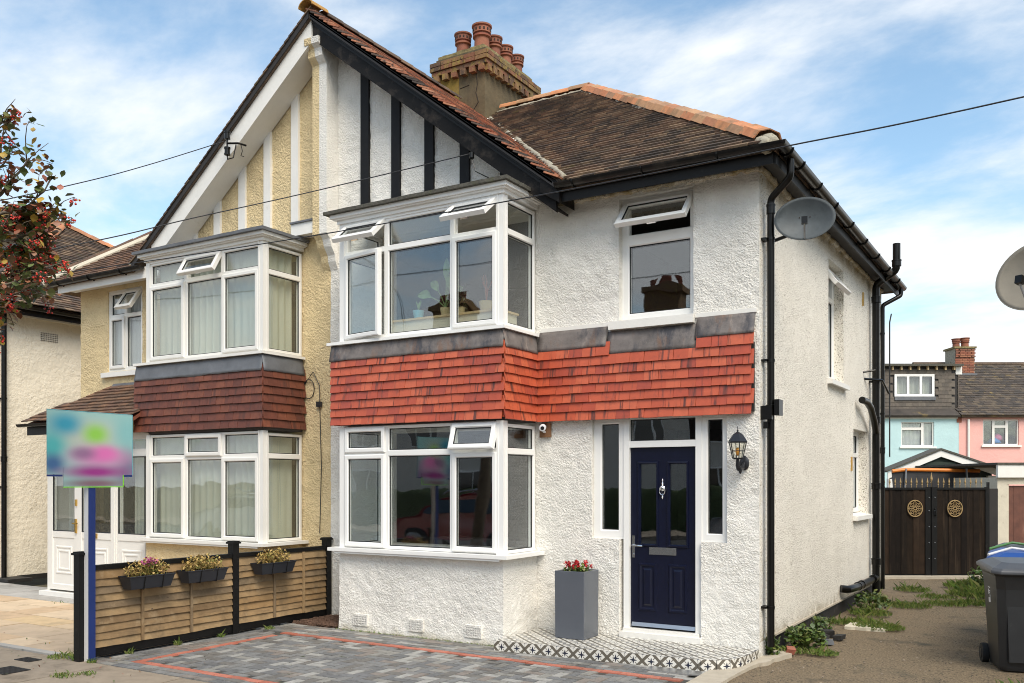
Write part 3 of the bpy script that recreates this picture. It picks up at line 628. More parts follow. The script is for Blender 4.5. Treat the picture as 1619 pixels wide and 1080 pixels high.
# herringbone inside
x0, y0 = RX0 + .1, RY0 + .05
nx, ny = int((RX1 - .05 - x0) / .1), int((RY1 - .05 - y0) / .1)
for i in range(nx):
    for j in range(ny):
        k = (i - j) % 4
        if k == 0 and i + 1 < nx: greys.append(jm(x0 + (i + 1) * .1, y0 + (j + .5) * .1))
        elif k == 3 and j + 1 < ny: greys.append(jm(x0 + (i + .5) * .1, y0 + (j + 1) * .1, 90))
# border courses
yy = RY1 + .1
r_ = 0
while yy < 8.32:
    x = -8.4 + (.1 if r_ % 2 else 0)
    while x < -2.98:
        greys.append(jm(x, yy)); x += .2
    yy += .1; r_ += 1
yy = RY0 - .1
while yy > EDGE + .03:
    x = -8.4 + (.1 if int(yy * 10) % 2 else 0)
    while x < -2.98: greys.append(jm(x, yy)); x += .2
    yy -= .1
x = RX0 - .05
while x > -8.4:
    y = RY0 + (.1 if int(-x * 10) % 2 else 0)
    while y < RY1 - .05: greys.append(jm(x, y, 90)); y += .2
    x -= .1
def vis(ms): return [m for m in ms if m.translation.y > 5.4]
pieces('brick', me_g, vis(greys), 'paver', drv, 200)
pieces('red_brick', me_r, vis(reds), 'paver_red', drv, 90)

# neighbour path slabs
pth = sheet('path', [(-16.6, EDGE + .1), (-8.52, EDGE + .1), (-8.52, 9.09), (-16.6, 9.09)], -.013, 'joint_sand', 'structure', .02)
ys = [EDGE + .11, 6.02, 6.6, 7.05, 7.62, 8.02]
r0 = random.Random(5)
for y0, y1 in zip(ys, ys[1:]):
    x = -8.53 - r0.uniform(0, .2)
    first = True
    while x > -16.5:
        wd = r0.choice([.56, .85, 1.05, 1.2]); xb = -8.53 if first else x
        mb = MB(); mb.box((x - wd + .007, y0 + .006, -.05), (xb - .007, y1 - .006, r0.uniform(-.002, .004))); mb.build('paving_slab', 'tan_slab', pth); x -= wd; first = False
for i in range(14):
    for j in range(2):
        if i < 5 and j == 1: continue
        x = -8.53 - i * .6
        mb = MB(); mb.box((x - .594, 8.03 + j * .5, -.05), (x - .004, 8.52 + j * .5, r0.uniform(-.002, .003))); mb.build('paving_slab', 'grey_slab', pth)
mb = MB(); mb.box((-24, EDGE + .005, -.06), (-8.55, EDGE + .10, .012)); mb.build('path_edging', 'grey_slab', None, kind='structure')

# alley, concrete apron
def wob_edge(pts, a=.05, n=8):
    o = []
    for p, q in zip(pts, pts[1:] + pts[:1]):
        for i in range(n): t = i / n; o.append((p[0] + (q[0] - p[0]) * t + rnd.uniform(-a, a), p[1] + (q[1] - p[1]) * t + rnd.uniform(-a, a)))
    return o
al = MB()
def alz(x, y): return -.005 + .02 * noise.noise(Vector((x * .8, y * .8, 0))) + .008 * noise.noise(Vector((x * 5, y * 5, 3)))
al.grid(lambda a, b: (-3.0 + a * 8.0, 3.43 + b * 24, alz(-3.0 + a * 8.0, 3.43 + b * 24) - .012), 120, 260)
al.build('alley', 'alley', None, kind='structure', smooth=True)
ap = wob_edge([(-2.88, 5.5), (-2.62, 5.5), (-2.60, 8.7), (-2.45, 9.5), (-2.62, 9.75), (-2.9, 8.6)], .02, 7)
mb = MB(); mb.prism(ap, 'z', -.05, .018); mb.build('concrete_apron', 'concrete', None, kind='structure')
gp = wob_edge([(-2.38, 11.6), (-1.9, 11.62), (-1.85, 12.1), (-2.3, 12.2)], .04, 5)
mb = MB(); mb.prism(gp, 'z', -.05, .022); mb.build('concrete_patch', 'garage_wall', None, kind='structure')
gr = wob_edge([(-8.38, 8.35), (-7.66, 8.40), (-7.62, 9.05), (-8.36, 9.05)], .02, 6)
mb = MB(); mb.prism(gr, 'z', -.03, .016); go_ = mb.build('gravel_bed', 'gravel_soil', None, kind='stuff')
gv = MB()
for _ in range(700):
    x, y = rnd.uniform(-8.36, -7.66), rnd.uniform(8.37, 9.05); s = rnd.uniform(.008, .02)
    gv.box((x - s, y - s * .7, .012), (x + s, y + s * .7, .016 + s), about((x, y, .02), RZ(rnd.uniform(0, 90)) @ RX(rnd.uniform(-20, 20))))
gv.build('gravel', 'gravel_soil', None, kind='stuff')

# ================================================================ HOUSES (a semi detached pair about x = PX)
PX = -8.42; YM = 9.10; YB = 8.37; XS = -2.66; XL = -13.95; YR = 16.1; EZ = 5.0
house = thing('semi_detached_house', (-5.5, 9.1, 0), 'white rendered right half of the pair, with red hung tiles and a navy front door', 'house')
nhouse = thing('semi_detached_house', (-11.2, 9.1, 0), 'cream rendered left half of the pair, with brown hung tiles and a white porch', 'house')
I4 = Matrix.Identity(4)
MF = T(0, YM, 0)                                   # front wall frame
MS = T(XS, 0, 0) @ RZ(90)                          # right side wall: local x = world y
def gab(gx, gz): return gz < np.minimum(7.72 - .775 * np.abs(gx - PX), 9)
# white half, front wall. openings: bays, main window, door set
B0, B1 = -7.50, -5.32                              # openings behind the bay
holes_w = [(B0, B1, 1.0, 2.42), (B0, B1, 3.5, 4.9), (-4.205, -3.35, 3.55, 4.89), (-4.535, -2.99, 1.16, 2.52), (-4.20, -3.27, .10, 1.16)]
wall('wall', house, MF, PX + .0, XS, -.05, 7.7, 'white_render', holes_w, inside=lambda gx, gz: (gz < 5.02) | ((gx < -4.75) & gab(gx, gz)), step=.026)
MS2 = MS
holes_s = [(12.2, 13.12, 3.14, 4.70), (13.8, 14.85, 1.30, 2.56)]
wall('wall', house, MS, YM + .03, YR, .17, 5.02, 'pebbledash', holes_s, step=.035, amp=.004, freq=(22, 40))
mb = MB(); mb.box((XS - .26, YM + .3, -.1), (XS - .018, YR, .17)); mb.build('plinth', 'plinth', house)
# drip bead at the foot of the side render and far party/rear walls
mb = MB(); mb.box((XS - .02, YM + .35, .165), (XS + .022, YR, .185)); mb.build('render_bead', 'concrete', house)
mb = MB(); mb.box((PX, YR - .25, 0), (XS - .251, YR, 5.0)); mb.build('wall', 'white_render', house)
mb = MB(); mb.box((PX, YM + .251, 0), (PX + .12, YR - .251, 5.0)); mb.build('party_wall', 'room', house)
# cream half
NB0, NB1 = -11.18, -9.02
holes_c = [(NB0, NB1, 1.0, 2.42), (NB0, NB1, 3.5, 4.9), (-13.22, -12.36, 3.56, 4.86), (-13.8, -11.45, 0.0, 2.5)]
wall('wall', nhouse, MF, XL, PX - .002, -.05, 7.7, 'cream_render', holes_c, inside=lambda gx, gz: (gz < 5.02) | ((gx > -12.1) & gab(gx, gz)), step=.032)
mb = MB(); mb.box((XL, YM + .251, 0), (XL + .25, YR, 5.0)); mb.box((XL + .251, YR - .25, 0), (PX - .01, YR, 5.0)); mb.build('wall', 'cream_render', nhouse)

# interiors: floors, ceiling and partitions so that the windows look into rooms
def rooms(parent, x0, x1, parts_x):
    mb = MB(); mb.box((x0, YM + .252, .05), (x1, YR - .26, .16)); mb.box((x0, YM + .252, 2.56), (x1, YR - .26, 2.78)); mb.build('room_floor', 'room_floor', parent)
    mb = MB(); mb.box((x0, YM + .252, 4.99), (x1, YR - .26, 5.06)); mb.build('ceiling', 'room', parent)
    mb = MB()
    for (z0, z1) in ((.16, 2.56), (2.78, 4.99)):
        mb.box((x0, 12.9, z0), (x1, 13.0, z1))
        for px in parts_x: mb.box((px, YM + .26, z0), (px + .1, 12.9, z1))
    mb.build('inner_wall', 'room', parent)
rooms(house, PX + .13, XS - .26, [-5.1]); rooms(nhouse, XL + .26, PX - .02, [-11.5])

# ---- party pilaster between the halves with its corbels
def pil(parent, xa, xb, m):
    mb = MB(); yf = 8.88
    prof = [(4.62, 0), (4.72, .05), (4.80, .06), (4.90, .13), (5.0, .16), (5.06, .22), (7.28, .22)]
    pts = [(YM - .005, 4.62)] + [(YM - d, z) for z, d in prof[1:]] + [(YM - .30, 7.36), (YM - .31, 7.46), (YM - .37, 7.50), (YM - .38, 7.58), (YM - .005, 7.58)]
    mb.prism([(y, z) for y, z in pts], 'x', xa, xb)
    mb.build('pilaster', m, parent)
pil(house, PX + .001, PX + .13, 'white_render'); pil(nhouse, PX - .12, PX - .001, 'cream_render')

# ---- verge / barge boards of the shared front gable
SL = .775; AZ = 7.90
def barge(parent, s, m, x_end, y0, y1, top, dep, name='bargeboard'):
    """board parallel to the gable slope; s = +1 right, -1 left"""
    mb = MB(); xa = PX + s * .006; xb = PX + s * x_end
    za = top; zb = top - SL * (x_end)
    mb.prism([(xa, za), (xb, zb), (xb, zb - dep), (xa, za - dep)], 'y', y0, y1); return mb.build(name, m, parent)
barge(house, 1, 'barge_black', 3.62, 8.76, 8.80, 7.83, .27)
barge(house, 1, 'black_paint', 3.64, 8.735, 8.759, 7.845, .055, 'verge_trim')
barge(house, 1, 'black_paint', 3.64, 8.745, 8.7595, 7.785, .03, 'verge_trim')
barge(nhouse, -1, 'white_paint', 3.24, 8.74, 8.80, 7.83, .30)
# soffit boards behind the barge boards
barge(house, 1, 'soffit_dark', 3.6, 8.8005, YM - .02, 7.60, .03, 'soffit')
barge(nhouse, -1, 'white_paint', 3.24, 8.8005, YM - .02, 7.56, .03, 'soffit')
# black foot of the barge
mb = MB(); mb.prism([(-4.98, 4.99), (-4.74, 4.84), (-4.74, 5.06), (-4.98, 5.2)], 'y', 8.72, YM - .02); mb.build('barge_foot', 'barge_black', house)
# battens
def batten(parent, x0, x1, zb, m, sgn):
    mb = MB(); zt0 = 7.60 - SL * abs(x0 - PX); zt1 = 7.60 - SL * abs(x1 - PX)
    mb.prism([(x0, zb), (x1, zb), (x1, zt1), (x0, zt0)], 'y', YM - .036, YM + .012); mb.build('batten', m, parent)
for a in (-7.87, -7.36, -6.835, -6.30, -5.72): batten(house, a, a + .135, 5.06, 'batten_black', 1)
for a in (-9.12, -9.65, -10.16, -10.68, -11.19): batten(nhouse, a, a + .135, 5.06, 'white_paint', -1)
mb = MB(); mb.box((-8.95, 8.90, 5.10), (PX - .125, YM - .012, 5.26)); mb.build('beam', 'white_paint', nhouse)
mb = MB(); mb.box((-8.96, 8.88, 5.261), (PX - .125, YM - .012, 5.285)); mb.build('lead_flashing', 'lead_grey', nhouse)

# ---- bays
SF = [(0, .07), (0, 0), (.03, 0), (.036, .012), (.036, .07)]
def bay(parent, xa, xb, m_wall, frm, lo_cells, up_cells, side_x, sill_over, kind):
    """xa..xb outer faces of the glazed part on plane YB"""
    ML = T(xa, YM, 0) @ RZ(-90); MRt = T(xb, YB, 0) @ RZ(90); MFb = T(0, YB, 0)
    d = YM - YB
    # lower wall of the bay
    wall('bay_wall', parent, MFb, xa, xb, -.05, .97, m_wall, [], thick=.2, step=.022, flare=.03, back=False)
    wall('bay_wall', parent, MRt, -.0, d, -.05, .97, m_wall, [], thick=.2, step=.022, flare=.03, back=False)
    wall('bay_wall', parent, ML, .0, d, -.05, .97, m_wall, [], thick=.2, step=.04, flare=.03, back=False)
    # core behind the hung tiles, floor between storeys
    mb = MB(); mb.box((xa + .02, YB + .03, 2.47), (xb - .02, YM + .25, 3.44)); mb.build('bay_core', 'room', parent)
    for lev, cells, zs, ze in (('low', lo_cells, .995, 2.46), ('up', up_cells, 3.50, 4.93)):
        host = MB(); p = .075
        # corner posts, head and foot rail in upvc
        for px in (xa, xb - p): host.box((px, YB, zs), (px + p, YB + p, ze))
        if lev == 'up': host.box((xa + p, YB + .001, ze - .03), (xb - p, YB + .07, ze)); 
        bw = host.build('bay_window', frm, parent)
        # posts' outer ribs
        mb = MB(); mb.box((xb - p - .012, YB - .006, zs), (xb - p + .012, YB, ze)); mb.box((xb, YB + p - .02, zs), (xb + .006, YB + p + .004, ze)); mb.build('post_trim', frm, bw)
        window(bw, T(0, YB + .012, 0), cells, 'front_frame', frm, host=bw, border=.0)
        zt = 4.55 if lev == 'up' else 2.13
        zt = side_x if False else zt
        sc = [(.085, d - .02, zs + .005, zt, 'f', 0), (.085, d - .02, zt, ze - .03, 'f', 0)]
        for Mx in (MRt @ T(0, .012, 0),):
            window(bw, Mx, sc, 'side_frame', frm, host=bw, border=0.0)
        sc2 = [(.02, d - .085, zs + .005, zt, 'f', 0), (.02, d - .085, zt, ze - .03, 'f', 0)]
        window(bw, ML @ T(0, .012, 0), sc2, 'side_frame', frm, host=bw, border=0.0)
    # sills
    for z, o, nm in ((.955, .11, 'low'), (3.455, .06, 'up')):
        mb = MB(); t = .04 if nm == 'low' else .035; so_ = sill_over if nm == 'up' else .10
        # U-shaped nosing in plan
        pl = [(xa - so_, YB - o), (xb + (o if nm == 'low' else .05), YB - o), (xb + (o if nm == 'low' else .05), YM - .012), (xb - .05, YM - .012), (xb - .05, YB + .06), (xa + .05, YB + .06), (xa + .05, YM - .012), (xa - so_, YM - .012)]
        mb.prism(pl, 'z', z, z + t)
        if nm == 'low': mb.prism([(YB - o + .015, z - .025), (YB - .0, z - .002), (YB - o + .015, z - .002)], 'x', xa, xb)
        mb.build('sill', frm, parent)
        bd = MB(); bd.box((xa + .06, YB + .07, z + .005), (xb - .06, YM + .3, z + .04)); bd.build('window_board', 'upvc', parent)
    return

def rowcells(xs, zs, zt, ze, lows, tops):
    o = []
    for (a, b), lk, tk in zip(zip(xs, xs[1:]), lows, tops): o += [(a, b, zs, zt, *lk), (a, b, zt, ze, *tk)]
    return o
F0 = ('f', 0)
# white house bay
xw = [-7.525, -6.88, -5.93, -5.315]
lo = rowcells(xw, 1.0, 2.13, 2.455, [('s', 0), F0, ('s', 0)], [('s', 0), F0, ('t', 17)])
up = rowcells(xw, 3.505, 4.55, 4.90, [('l', 9), F0, ('s', 0)], [('t', 48), F0, ('t', 52)])
bay(house, -7.60, -5.24, 'white_render', 'upvc', lo, up, 0, .16, 'w')
xn = [-11.205, -10.45, -9.70, -8.995]
lo = rowcells(xn, 1.0, 2.13, 2.455, [('s', 0), F0, ('s', 0)], [F0, ('s', 0), F0])
up = rowcells(xn, 3.505, 4.58, 4.90, [('s', 0), F0, ('s', 0)], [F0, ('t', 30), F0])
bay(nhouse, -11.28, -8.92, 'cream_render', 'old_upvc', lo, up, 0, .22, 'n')

# bay roofs: stepped cornice and flat covering
def bayroof(parent, xa, xb, frm, top):
    mb = MB()
    for (o, z0, z1) in ((.022, 4.93, 4.975), (.06, 4.975, 4.99), (.085, 4.99, 5.035)):
        pl = [(xa - o, YB - o), (xb + o, YB - o), (xb + o, YM - .012), (xa - o, YM - .012)]; mb.prism(pl, 'z', z0, z1 - .0005)
    mb.build('cornice', frm, parent)
    mb = MB(); n = 60
    rr = random.Random(3)
    pl = [(xa - .15, YB - .13), (xb + .12, YB - .13), (xb + .12, YM - .012), (xa - .15, YM - .012)]
    # slightly ragged roof edge
    pts = []
    for p, q in zip(pl, pl[1:] + pl[:1]):
        for i in range(14): t = i / 14; pts.append((p[0] + (q[0] - p[0]) * t + rr.uniform(-.006, .006), p[1] + (q[1] - p[1]) * t + rr.uniform(-.006, .006) if p[1] < YM - .1 or q[1] < YM - .1 else p[1]))
    mb.prism(pts, 'z', 5.036, 5.075); mb.build('bay_roof', top, parent)
bayroof(house, -7.60, -5.24, 'upvc', 'felt_edge'); bayroof(nhouse, -11.28, -8.92, 'old_upvc', 'lead_grey')

# ---- hung tiles
def hung(parent, xa, xb, z0, z1, mname, rows, holder, over_l=.18):
    """tile hanging round a bay: front and both sides"""
    g = (z1 - z0) / rows
    band = MB(); band.box((xa - .0, YB - .004, z0 + .03), (xb + .004, YM - .01, z1)); band.box((xb + .004, YB - .020, z0 + .02), (xb + .020, YB + .05, z1)); bo = band.build('tile_hanging', holder, parent)
    tilefield(bo, 'tile', (xa - over_l, YB - .02, z0), (1, 0, 0), (0, 0, 1), xb - xa + over_l + .048, z1 - z0, mname, gauge=g, tl=g * 1.55, lift=.032, th=.012)
    tilefield(bo, 'tile', (xb + .02, YB - .047, z0), (0, 1, 0), (0, 0, 1), YM - YB + .042, z1 - z0, mname, gauge=g, tl=g * 1.55, lift=.032, th=.012)
    tilefield(bo, 'tile', (xa - .02, YM - .01, z0), (0, -1, 0), (0, 0, 1), YM - YB + .02, z1 - z0, mname, gauge=g, tl=g * 1.55, lift=.032, th=.012)
    return bo
bo = hung(house, -7.60, -5.24, 2.475, 3.275, 'red_tile', 8, 'red_tile', .10)
hung(nhouse, -11.28, -8.92, 2.50, 3.26, 'brown_tile', 7, 'brown_tile', .20)
# white house: tiles run on across the main wall
tilefield(bo, 'tile', (-5.19, YM - .05, 2.475), (1, 0, 0), (0, 0, 1), 5.19 - 2.69, .9, 'red_tile', gauge=.1, tl=.155, lift=.032, th=.012,
          inside=lambda x, z: (z < .72) or (z < .8 and (x < .87 or x > 1.89)) or (z < .84 and x > 1.89 and False))
mb = MB(); mb.box((-5.2, YM - .045, 2.5), (-2.70, YM - .008, 3.2)); mb.build('tile_batten_backing', 'plinth', house)
# lead aprons above the tiles
def lead(parent, name, mk, m): 
    mb = MB(); mk(mb); return mb.build(name, m, parent, smooth=False)
def apron(x0, x1, z0, z1, y, out=.03, fr='F', parent=house, m='lead', wv=.008):
    mb = MB(); n = max(4, int((x1 - x0) / .06)); rr = random.Random(int(x0 * 100 + z0 * 10))
    def P(a, b):
        x = x0 + (x1 - x0) * a; q = noise.noise(Vector((x * 5, z0 * 3, b * 2 + y)))
        z = z0 + (z1 - z0) * b + (wv * 1.4 * q if b < .01 else 0) + (.004 * q if b > .99 else 0); d = out * (1 - b) + wv * q
        return (x, y - d, z)
    mb2 = MB(T(0, 0, 0) if fr == 'F' else T(xb_, 0, 0) @ RZ(90)); mb2.grid(P, n, 6)
    o = mb2.build('lead_flashing', m, parent, smooth=True); s = o.modifiers.new('thick', 'SOLIDIFY'); s.thickness = .005; s.offset = -1; return o
xb_ = -5.24
apron(-7.72, -5.21, 3.255, 3.452, YB - .012, .045)
apron(YB - .04, YM - .03, 3.255, 3.452, -.012, .045, 'S')
apron(-5.19, -4.33, 3.275, 3.50, YM - .016, .06); apron(-4.325, -3.30, 3.19, 3.44, YM - .016, .06); apron(-3.305, -2.69, 3.285, 3.50, YM - .016, .06)
xb_ = -8.92
apron(-11.48, -8.89, 3.235, 3.452, YB - .012, .045, parent=nhouse, m='lead_grey'); apron(YB - .04, YM - .03, 3.235, 3.452, -.012, .045, 'S', nhouse, 'lead_grey')
# smooth render band above the aprons
for (a_, b_) in ((-5.18, -4.32), (-3.325, -2.68)): mb = MB(); mb.box((a_, YM - .02, 3.503), (b_, YM + .0, 3.545)); mb.build('render_band', 'white_paint', house)

# ---- main upper window, side windows
MW = T(0, YM + .10, 0)
window(house, MW, [(-4.19, -3.365, 3.575, 4.44, 'f', 0), (-4.19, -3.365, 4.44, 4.86, 't', 42)], 'window', 'upvc', border=.03,
       fr=[(0, .07), (0, 0), (.05, 0), (.062, .012), (.062, .07)])
mb = MB(); mb.prism([(YM - .075, 3.452), (YM + .10, 3.452), (YM + .10, 3.56), (YM - .075, 3.54)], 'x', -4.30, -3.33); mb.build('sill', 'white_paint', house)
MSW = T(XS - .13, 0, 0) @ RZ(90)
window(house, MSW, [(12.23, 13.09, 3.2, 4.28, 'f', 0), (12.23, 13.09, 4.28, 4.67, 't', 38)], 'window', 'upvc')
window(house, MSW, [(13.83, 14.82, 1.36, 2.20, 'f', 0), (13.83, 14.82, 2.20, 2.53, 'f', 0)], 'window', 'upvc')
for (a, b, z) in ((12.12, 13.2, 3.06), (13.76, 14.9, 1.23)):
    mb = MB(); mb.prism([(XS - .14, z), (XS + .07, z), (XS + .07, z + .06), (XS - .14, z + .09)], 'y', a, b); mb.build('sill', 'white_paint', house)
# cream half: small window over the porch
window(nhouse, T(0, YM + .02, 0), [(-13.19, -12.80, 3.59, 4.44, 's', 0), (-12.80, -12.39, 3.59, 4.44, 'f', 0), (-13.19, -12.80, 4.44, 4.83, 'f', 0), (-12.80, -12.39, 4.44, 4.83, 't', 34)], 'window', 'old_upvc')
mb = MB(); mb.prism([(YM - .06, 3.47), (YM + .05, 3.47), (YM + .05, 3.56), (YM - .06, 3.545)], 'x', -13.33, -12.28); mb.build('sill', 'white_paint', nhouse)

# ---- front door set of the white house
ds = MB(T(0, YM + .05, 0))
ds.ring(-4.51, -4.165, 1.19, 2.50, [(0, .07), (0, 0), (.06, 0), (.07, .014), (.07, .07)]); ds.ring(-3.275, -3.00, 1.19, 2.50, [(0, .07), (0, 0), (.05, 0), (.06, .014), (.06, .07)])
ds.box((-4.165, -.012, .10), (-4.098, .07, 2.50)); ds.box((-3.342, -.012, .10), (-3.275, .07, 2.50)); ds.box((-4.098, -.008, 2.165), (-3.342, .07, 2.235)); ds.box((-4.098, -.008, 2.47), (-3.342, .07, 2.50))
ds.box((-4.53, .002, 1.162), (-4.51, .07, 2.51)); ds.box((-4.51, .001, 1.162), (-4.165, .07, 1.19)); ds.box((-3.275, .001, 1.162), (-3.0, .07, 1.19))
dfo = ds.build('door_frame', 'upvc', house)
for (a, b, p, q) in ((-4.44, -4.235, 1.26, 2.43), (-3.215, -3.06, 1.25, 2.44), (-4.098, -3.342, 2.235, 2.47)):
    mb = MB(); mb.box((a, YM + .09, p), (b, YM + .105, q)); mb.build('pane', 'glass', dfo)
    mb = MB(T(0, YM + .085, 0)); mb.ring(a, b, p, q, [(0, .004), (0, -.006), (.009, -.003), (.009, .004)]); mb.build('gasket', 'gasket', dfo)
mb = MB(); mb.box((-4.18, YM - .05, .10), (-3.26, YM + .2, .165)); mb.box((-4.15, YM - .02, .165), (-3.29, YM + .12, .20)); mb.build('threshold', 'white_paint', dfo)
# door leaf
D0, D1, DZ0, DZ1 = -4.095, -3.345, .215, 2.16; yd = YM + .075
dh = [(-3.985, -3.795, 1.115, 1.985), (-3.645, -3.455, 1.115, 1.985)]
leaf_ = MB()
xs = [D0, dh[0][0], dh[0][1], dh[1][0], dh[1][1], D1]; zs = [DZ0, dh[0][2], dh[0][3], DZ1]
for i in range(5):
    for j in range(3):
        if i in (1, 3) and j == 1: continue
        leaf_.box((xs[i], yd, zs[j]), (xs[i + 1], yd + .045, zs[j + 1]))
door = leaf_.build('front_door', 'navy_door', house, label='navy four panel door with two tall glass lights')
for (a, b, p, q) in dh:
    mb = MB(T(0, yd, 0)); mb.ring(a - .03, b + .03, p - .03, q + .03, [(0, .002), (.008, -.014), (.024, -.016), (.034, .004), (.034, .012), (0, .012)]); mb.build('glazing_bead', 'navy_door', door)
    mb = MB(); mb.box((a, yd + .012, p), (b, yd + .024, q)); mb.build('pane', 'glass', door)
for (a, b) in ((-4.005, -3.79), (-3.66, -3.445)):
    p, q = .39, .91
    mb = MB(T(0, yd, 0)); mb.ring(a, b, p, q, [(0, .002), (.010, -.012), (.026, -.012), (.040, .001), (.05, .003)]); mb.build('panel_moulding', 'navy_door', door)
    mb = MB(T(0, yd, 0)); mb.ring(a + .055, b - .055, p + .055, q - .055, [(0, .002), (.02, -.010), (.045, -.010), (.05, .002)]); mb.box((a + .10, -.010, p + .10), (b - .10, .002, q - .10)); mb.build('raised_panel', 'navy_door', door)
mb = MB(); mb.prism([(yd - .03, .222), (yd + .001, .222), (yd + .001, .262), (yd - .012, .262)], 'x', D0 + .02, D1 - .01); mb.build('weather_bar', 'aluminium', door)
mb = MB(); mb.box((-3.875, yd - .010, 1.005), (-3.565, yd, 1.085)); mb.box((-3.855, yd - .016, 1.02), (-3.585, yd - .010, 1.07)); mb.build('letterbox', 'chrome', door)
mb = MB(); mb.box((-4.075, yd - .010, .965), (-4.043, yd, 1.205)); mb.tube([(-4.059, yd - .01, 1.10), (-4.059, yd - .05, 1.10)], .010); mb.tube([(-4.059, yd - .05, 1.10), (-3.99, yd - .052, 1.10), (-3.94, yd - .045, 1.098)], .009); mb.lathe([(.008, 0), (.008, .012)], (0, 0, 0), 10, T(-4.059, yd - .010, 1.0) @ RX(90)); mb.build('handle', 'chrome', door)
kx, kz = -3.72, 1.70
mb = MB(); mb.lathe([(.006, 0), (.028, .006), (.03, .018), (.012, .03)], (0, 0, 0), 12, T(kx, yd, kz + .02) @ RX(90)); mb.tube([(kx + math.sin(t) * .032, yd - .018, kz - .005 + math.cos(t) * .045) for t in [i * 6.283 / 16 for i in range(16)]], .006, 8, closed=True)
mb.lathe([(.002, 0), (.014, .02), (.006, .045), (.010, .055), (.002, .075)], (kx, yd - .008, kz + .05), 8); mb.lathe([(.002, -.05), (.012, -.03), (.008, -.01), (.003, 0)], (kx, yd - .008, kz - .045), 8); mb.build('door_knocker', 'chrome', door)
# air bricks
for x in (-7.246, -6.418, -5.618):
    mb = MB(); mb.box((x - .11, YB - .032, .065), (x + .11, YB + .0, .205)); ab = mb.build('air_brick', 'white_render', house)
    mb = MB()
    for i in range(8):
        for j in range(4): mb.box((x - .085 + i * .0235, YB - .034, .09 + j * .027), (x - .076 + i * .0235, YB - .0319, .10 + j * .027))
    mb.build('vent_holes', 'hole_shade_bolt', ab)  # raised dark blocks stand in for the shade inside the holes
# side wall flues and little yellowed vents
for (y, z) in ((14.45, 4.45), (13.6, 1.95)):
    mb = MB(); mb.box((XS - .01, y, z), (XS + .02, y + .06, z + .2)); mb.build('wall_vent', 'brass', house)
# ================================================================ ROOFS
EY = 8.74; EX = -2.40; HA = Vector((-6.28, 12.55, 7.80)); SLM = (HA.z - 5.03) / (HA.y - EY)
EZ0 = 5.03
def zf(y): return EZ0 + SLM * (y - EY)             # main front slope
def zg(x): return AZ - SL * abs(x - PX)            # cross gable slopes
roof = None
def slab(parent, name, pts, m, th=.07):
    """roof plane as a slab below the given corner points"""
    mb = MB(); n = len(pts); vs = list(pts) + [(p[0], p[1], p[2] - th) for p in pts]
    mb.add(vs, [tuple(range(n)), tuple(range(2 * n - 1, n - 1, -1))] + [(i, n + i, n + (i + 1) % n, (i + 1) % n) for i in range(n)]); return mb.build(name, m, parent)
def valley_x(y): return PX + (AZ - zf(y)) / SL     # where the gable slope meets the front slope (right hand)
yv = EY + (AZ - .02 - EZ0) / SLM
yv = min(yv, HA.y)
# white half
RYB = 2 * HA.y - EY
roof = slab(house, 'roof', [(valley_x(EY), EY, EZ0), (EX, EY, EZ0), tuple(HA), (PX + .002, HA.y, HA.z), (PX + .002, yv, zf(yv))], 'roof_tile')
slab(roof, 'hip_slope', [(EX, EY + .001, EZ0 - .002), (EX, RYB, EZ0 - .002), (HA.x + .002, HA.y, HA.z - .002)], 'roof_tile')
slab(roof, 'rear_slope', [(EX, RYB, EZ0), (PX + .002, RYB, EZ0), (PX + .002, HA.y + .003, HA.z), (HA.x, HA.y + .003, HA.z)], 'roof_tile')
YG = 8.70
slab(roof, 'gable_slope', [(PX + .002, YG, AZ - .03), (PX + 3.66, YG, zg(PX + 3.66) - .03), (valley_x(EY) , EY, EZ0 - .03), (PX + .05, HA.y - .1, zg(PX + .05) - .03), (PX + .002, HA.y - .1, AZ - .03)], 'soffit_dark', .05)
# cream half (mirror about the party line)
def mx_(p): return (2 * PX - p[0], p[1], p[2])
nroof = slab(nhouse, 'roof', [mx_(p) for p in [(PX + .002, yv, zf(yv)), (PX + .002, HA.y, HA.z), tuple(HA), (EX, EY, EZ0), (valley_x(EY), EY, EZ0)]], 'roof_tile')
slab(nroof, 'hip_slope', [mx_(p) for p in [(HA.x + .002, HA.y, HA.z - .002), (EX, RYB, EZ0 - .002), (EX, EY + .001, EZ0 - .002)]], 'roof_tile')
slab(nroof, 'rear_slope', [mx_(p) for p in [(HA.x, HA.y + .003, HA.z), (PX + .002, HA.y + .003, HA.z), (PX + .002, RYB, EZ0), (EX, RYB, EZ0)]], 'roof_tile')
slab(nroof, 'gable_slope', [mx_(p) for p in [(PX + .002, HA.y - .1, AZ - .03), (PX + .05, HA.y - .1, zg(PX + .05) - .03), (valley_x(EY), EY, EZ0 - .03), (PX + 3.66, YG, zg(PX + 3.66) - .03), (PX + .002, YG, AZ - .03)]], 'roof_tile', .05)
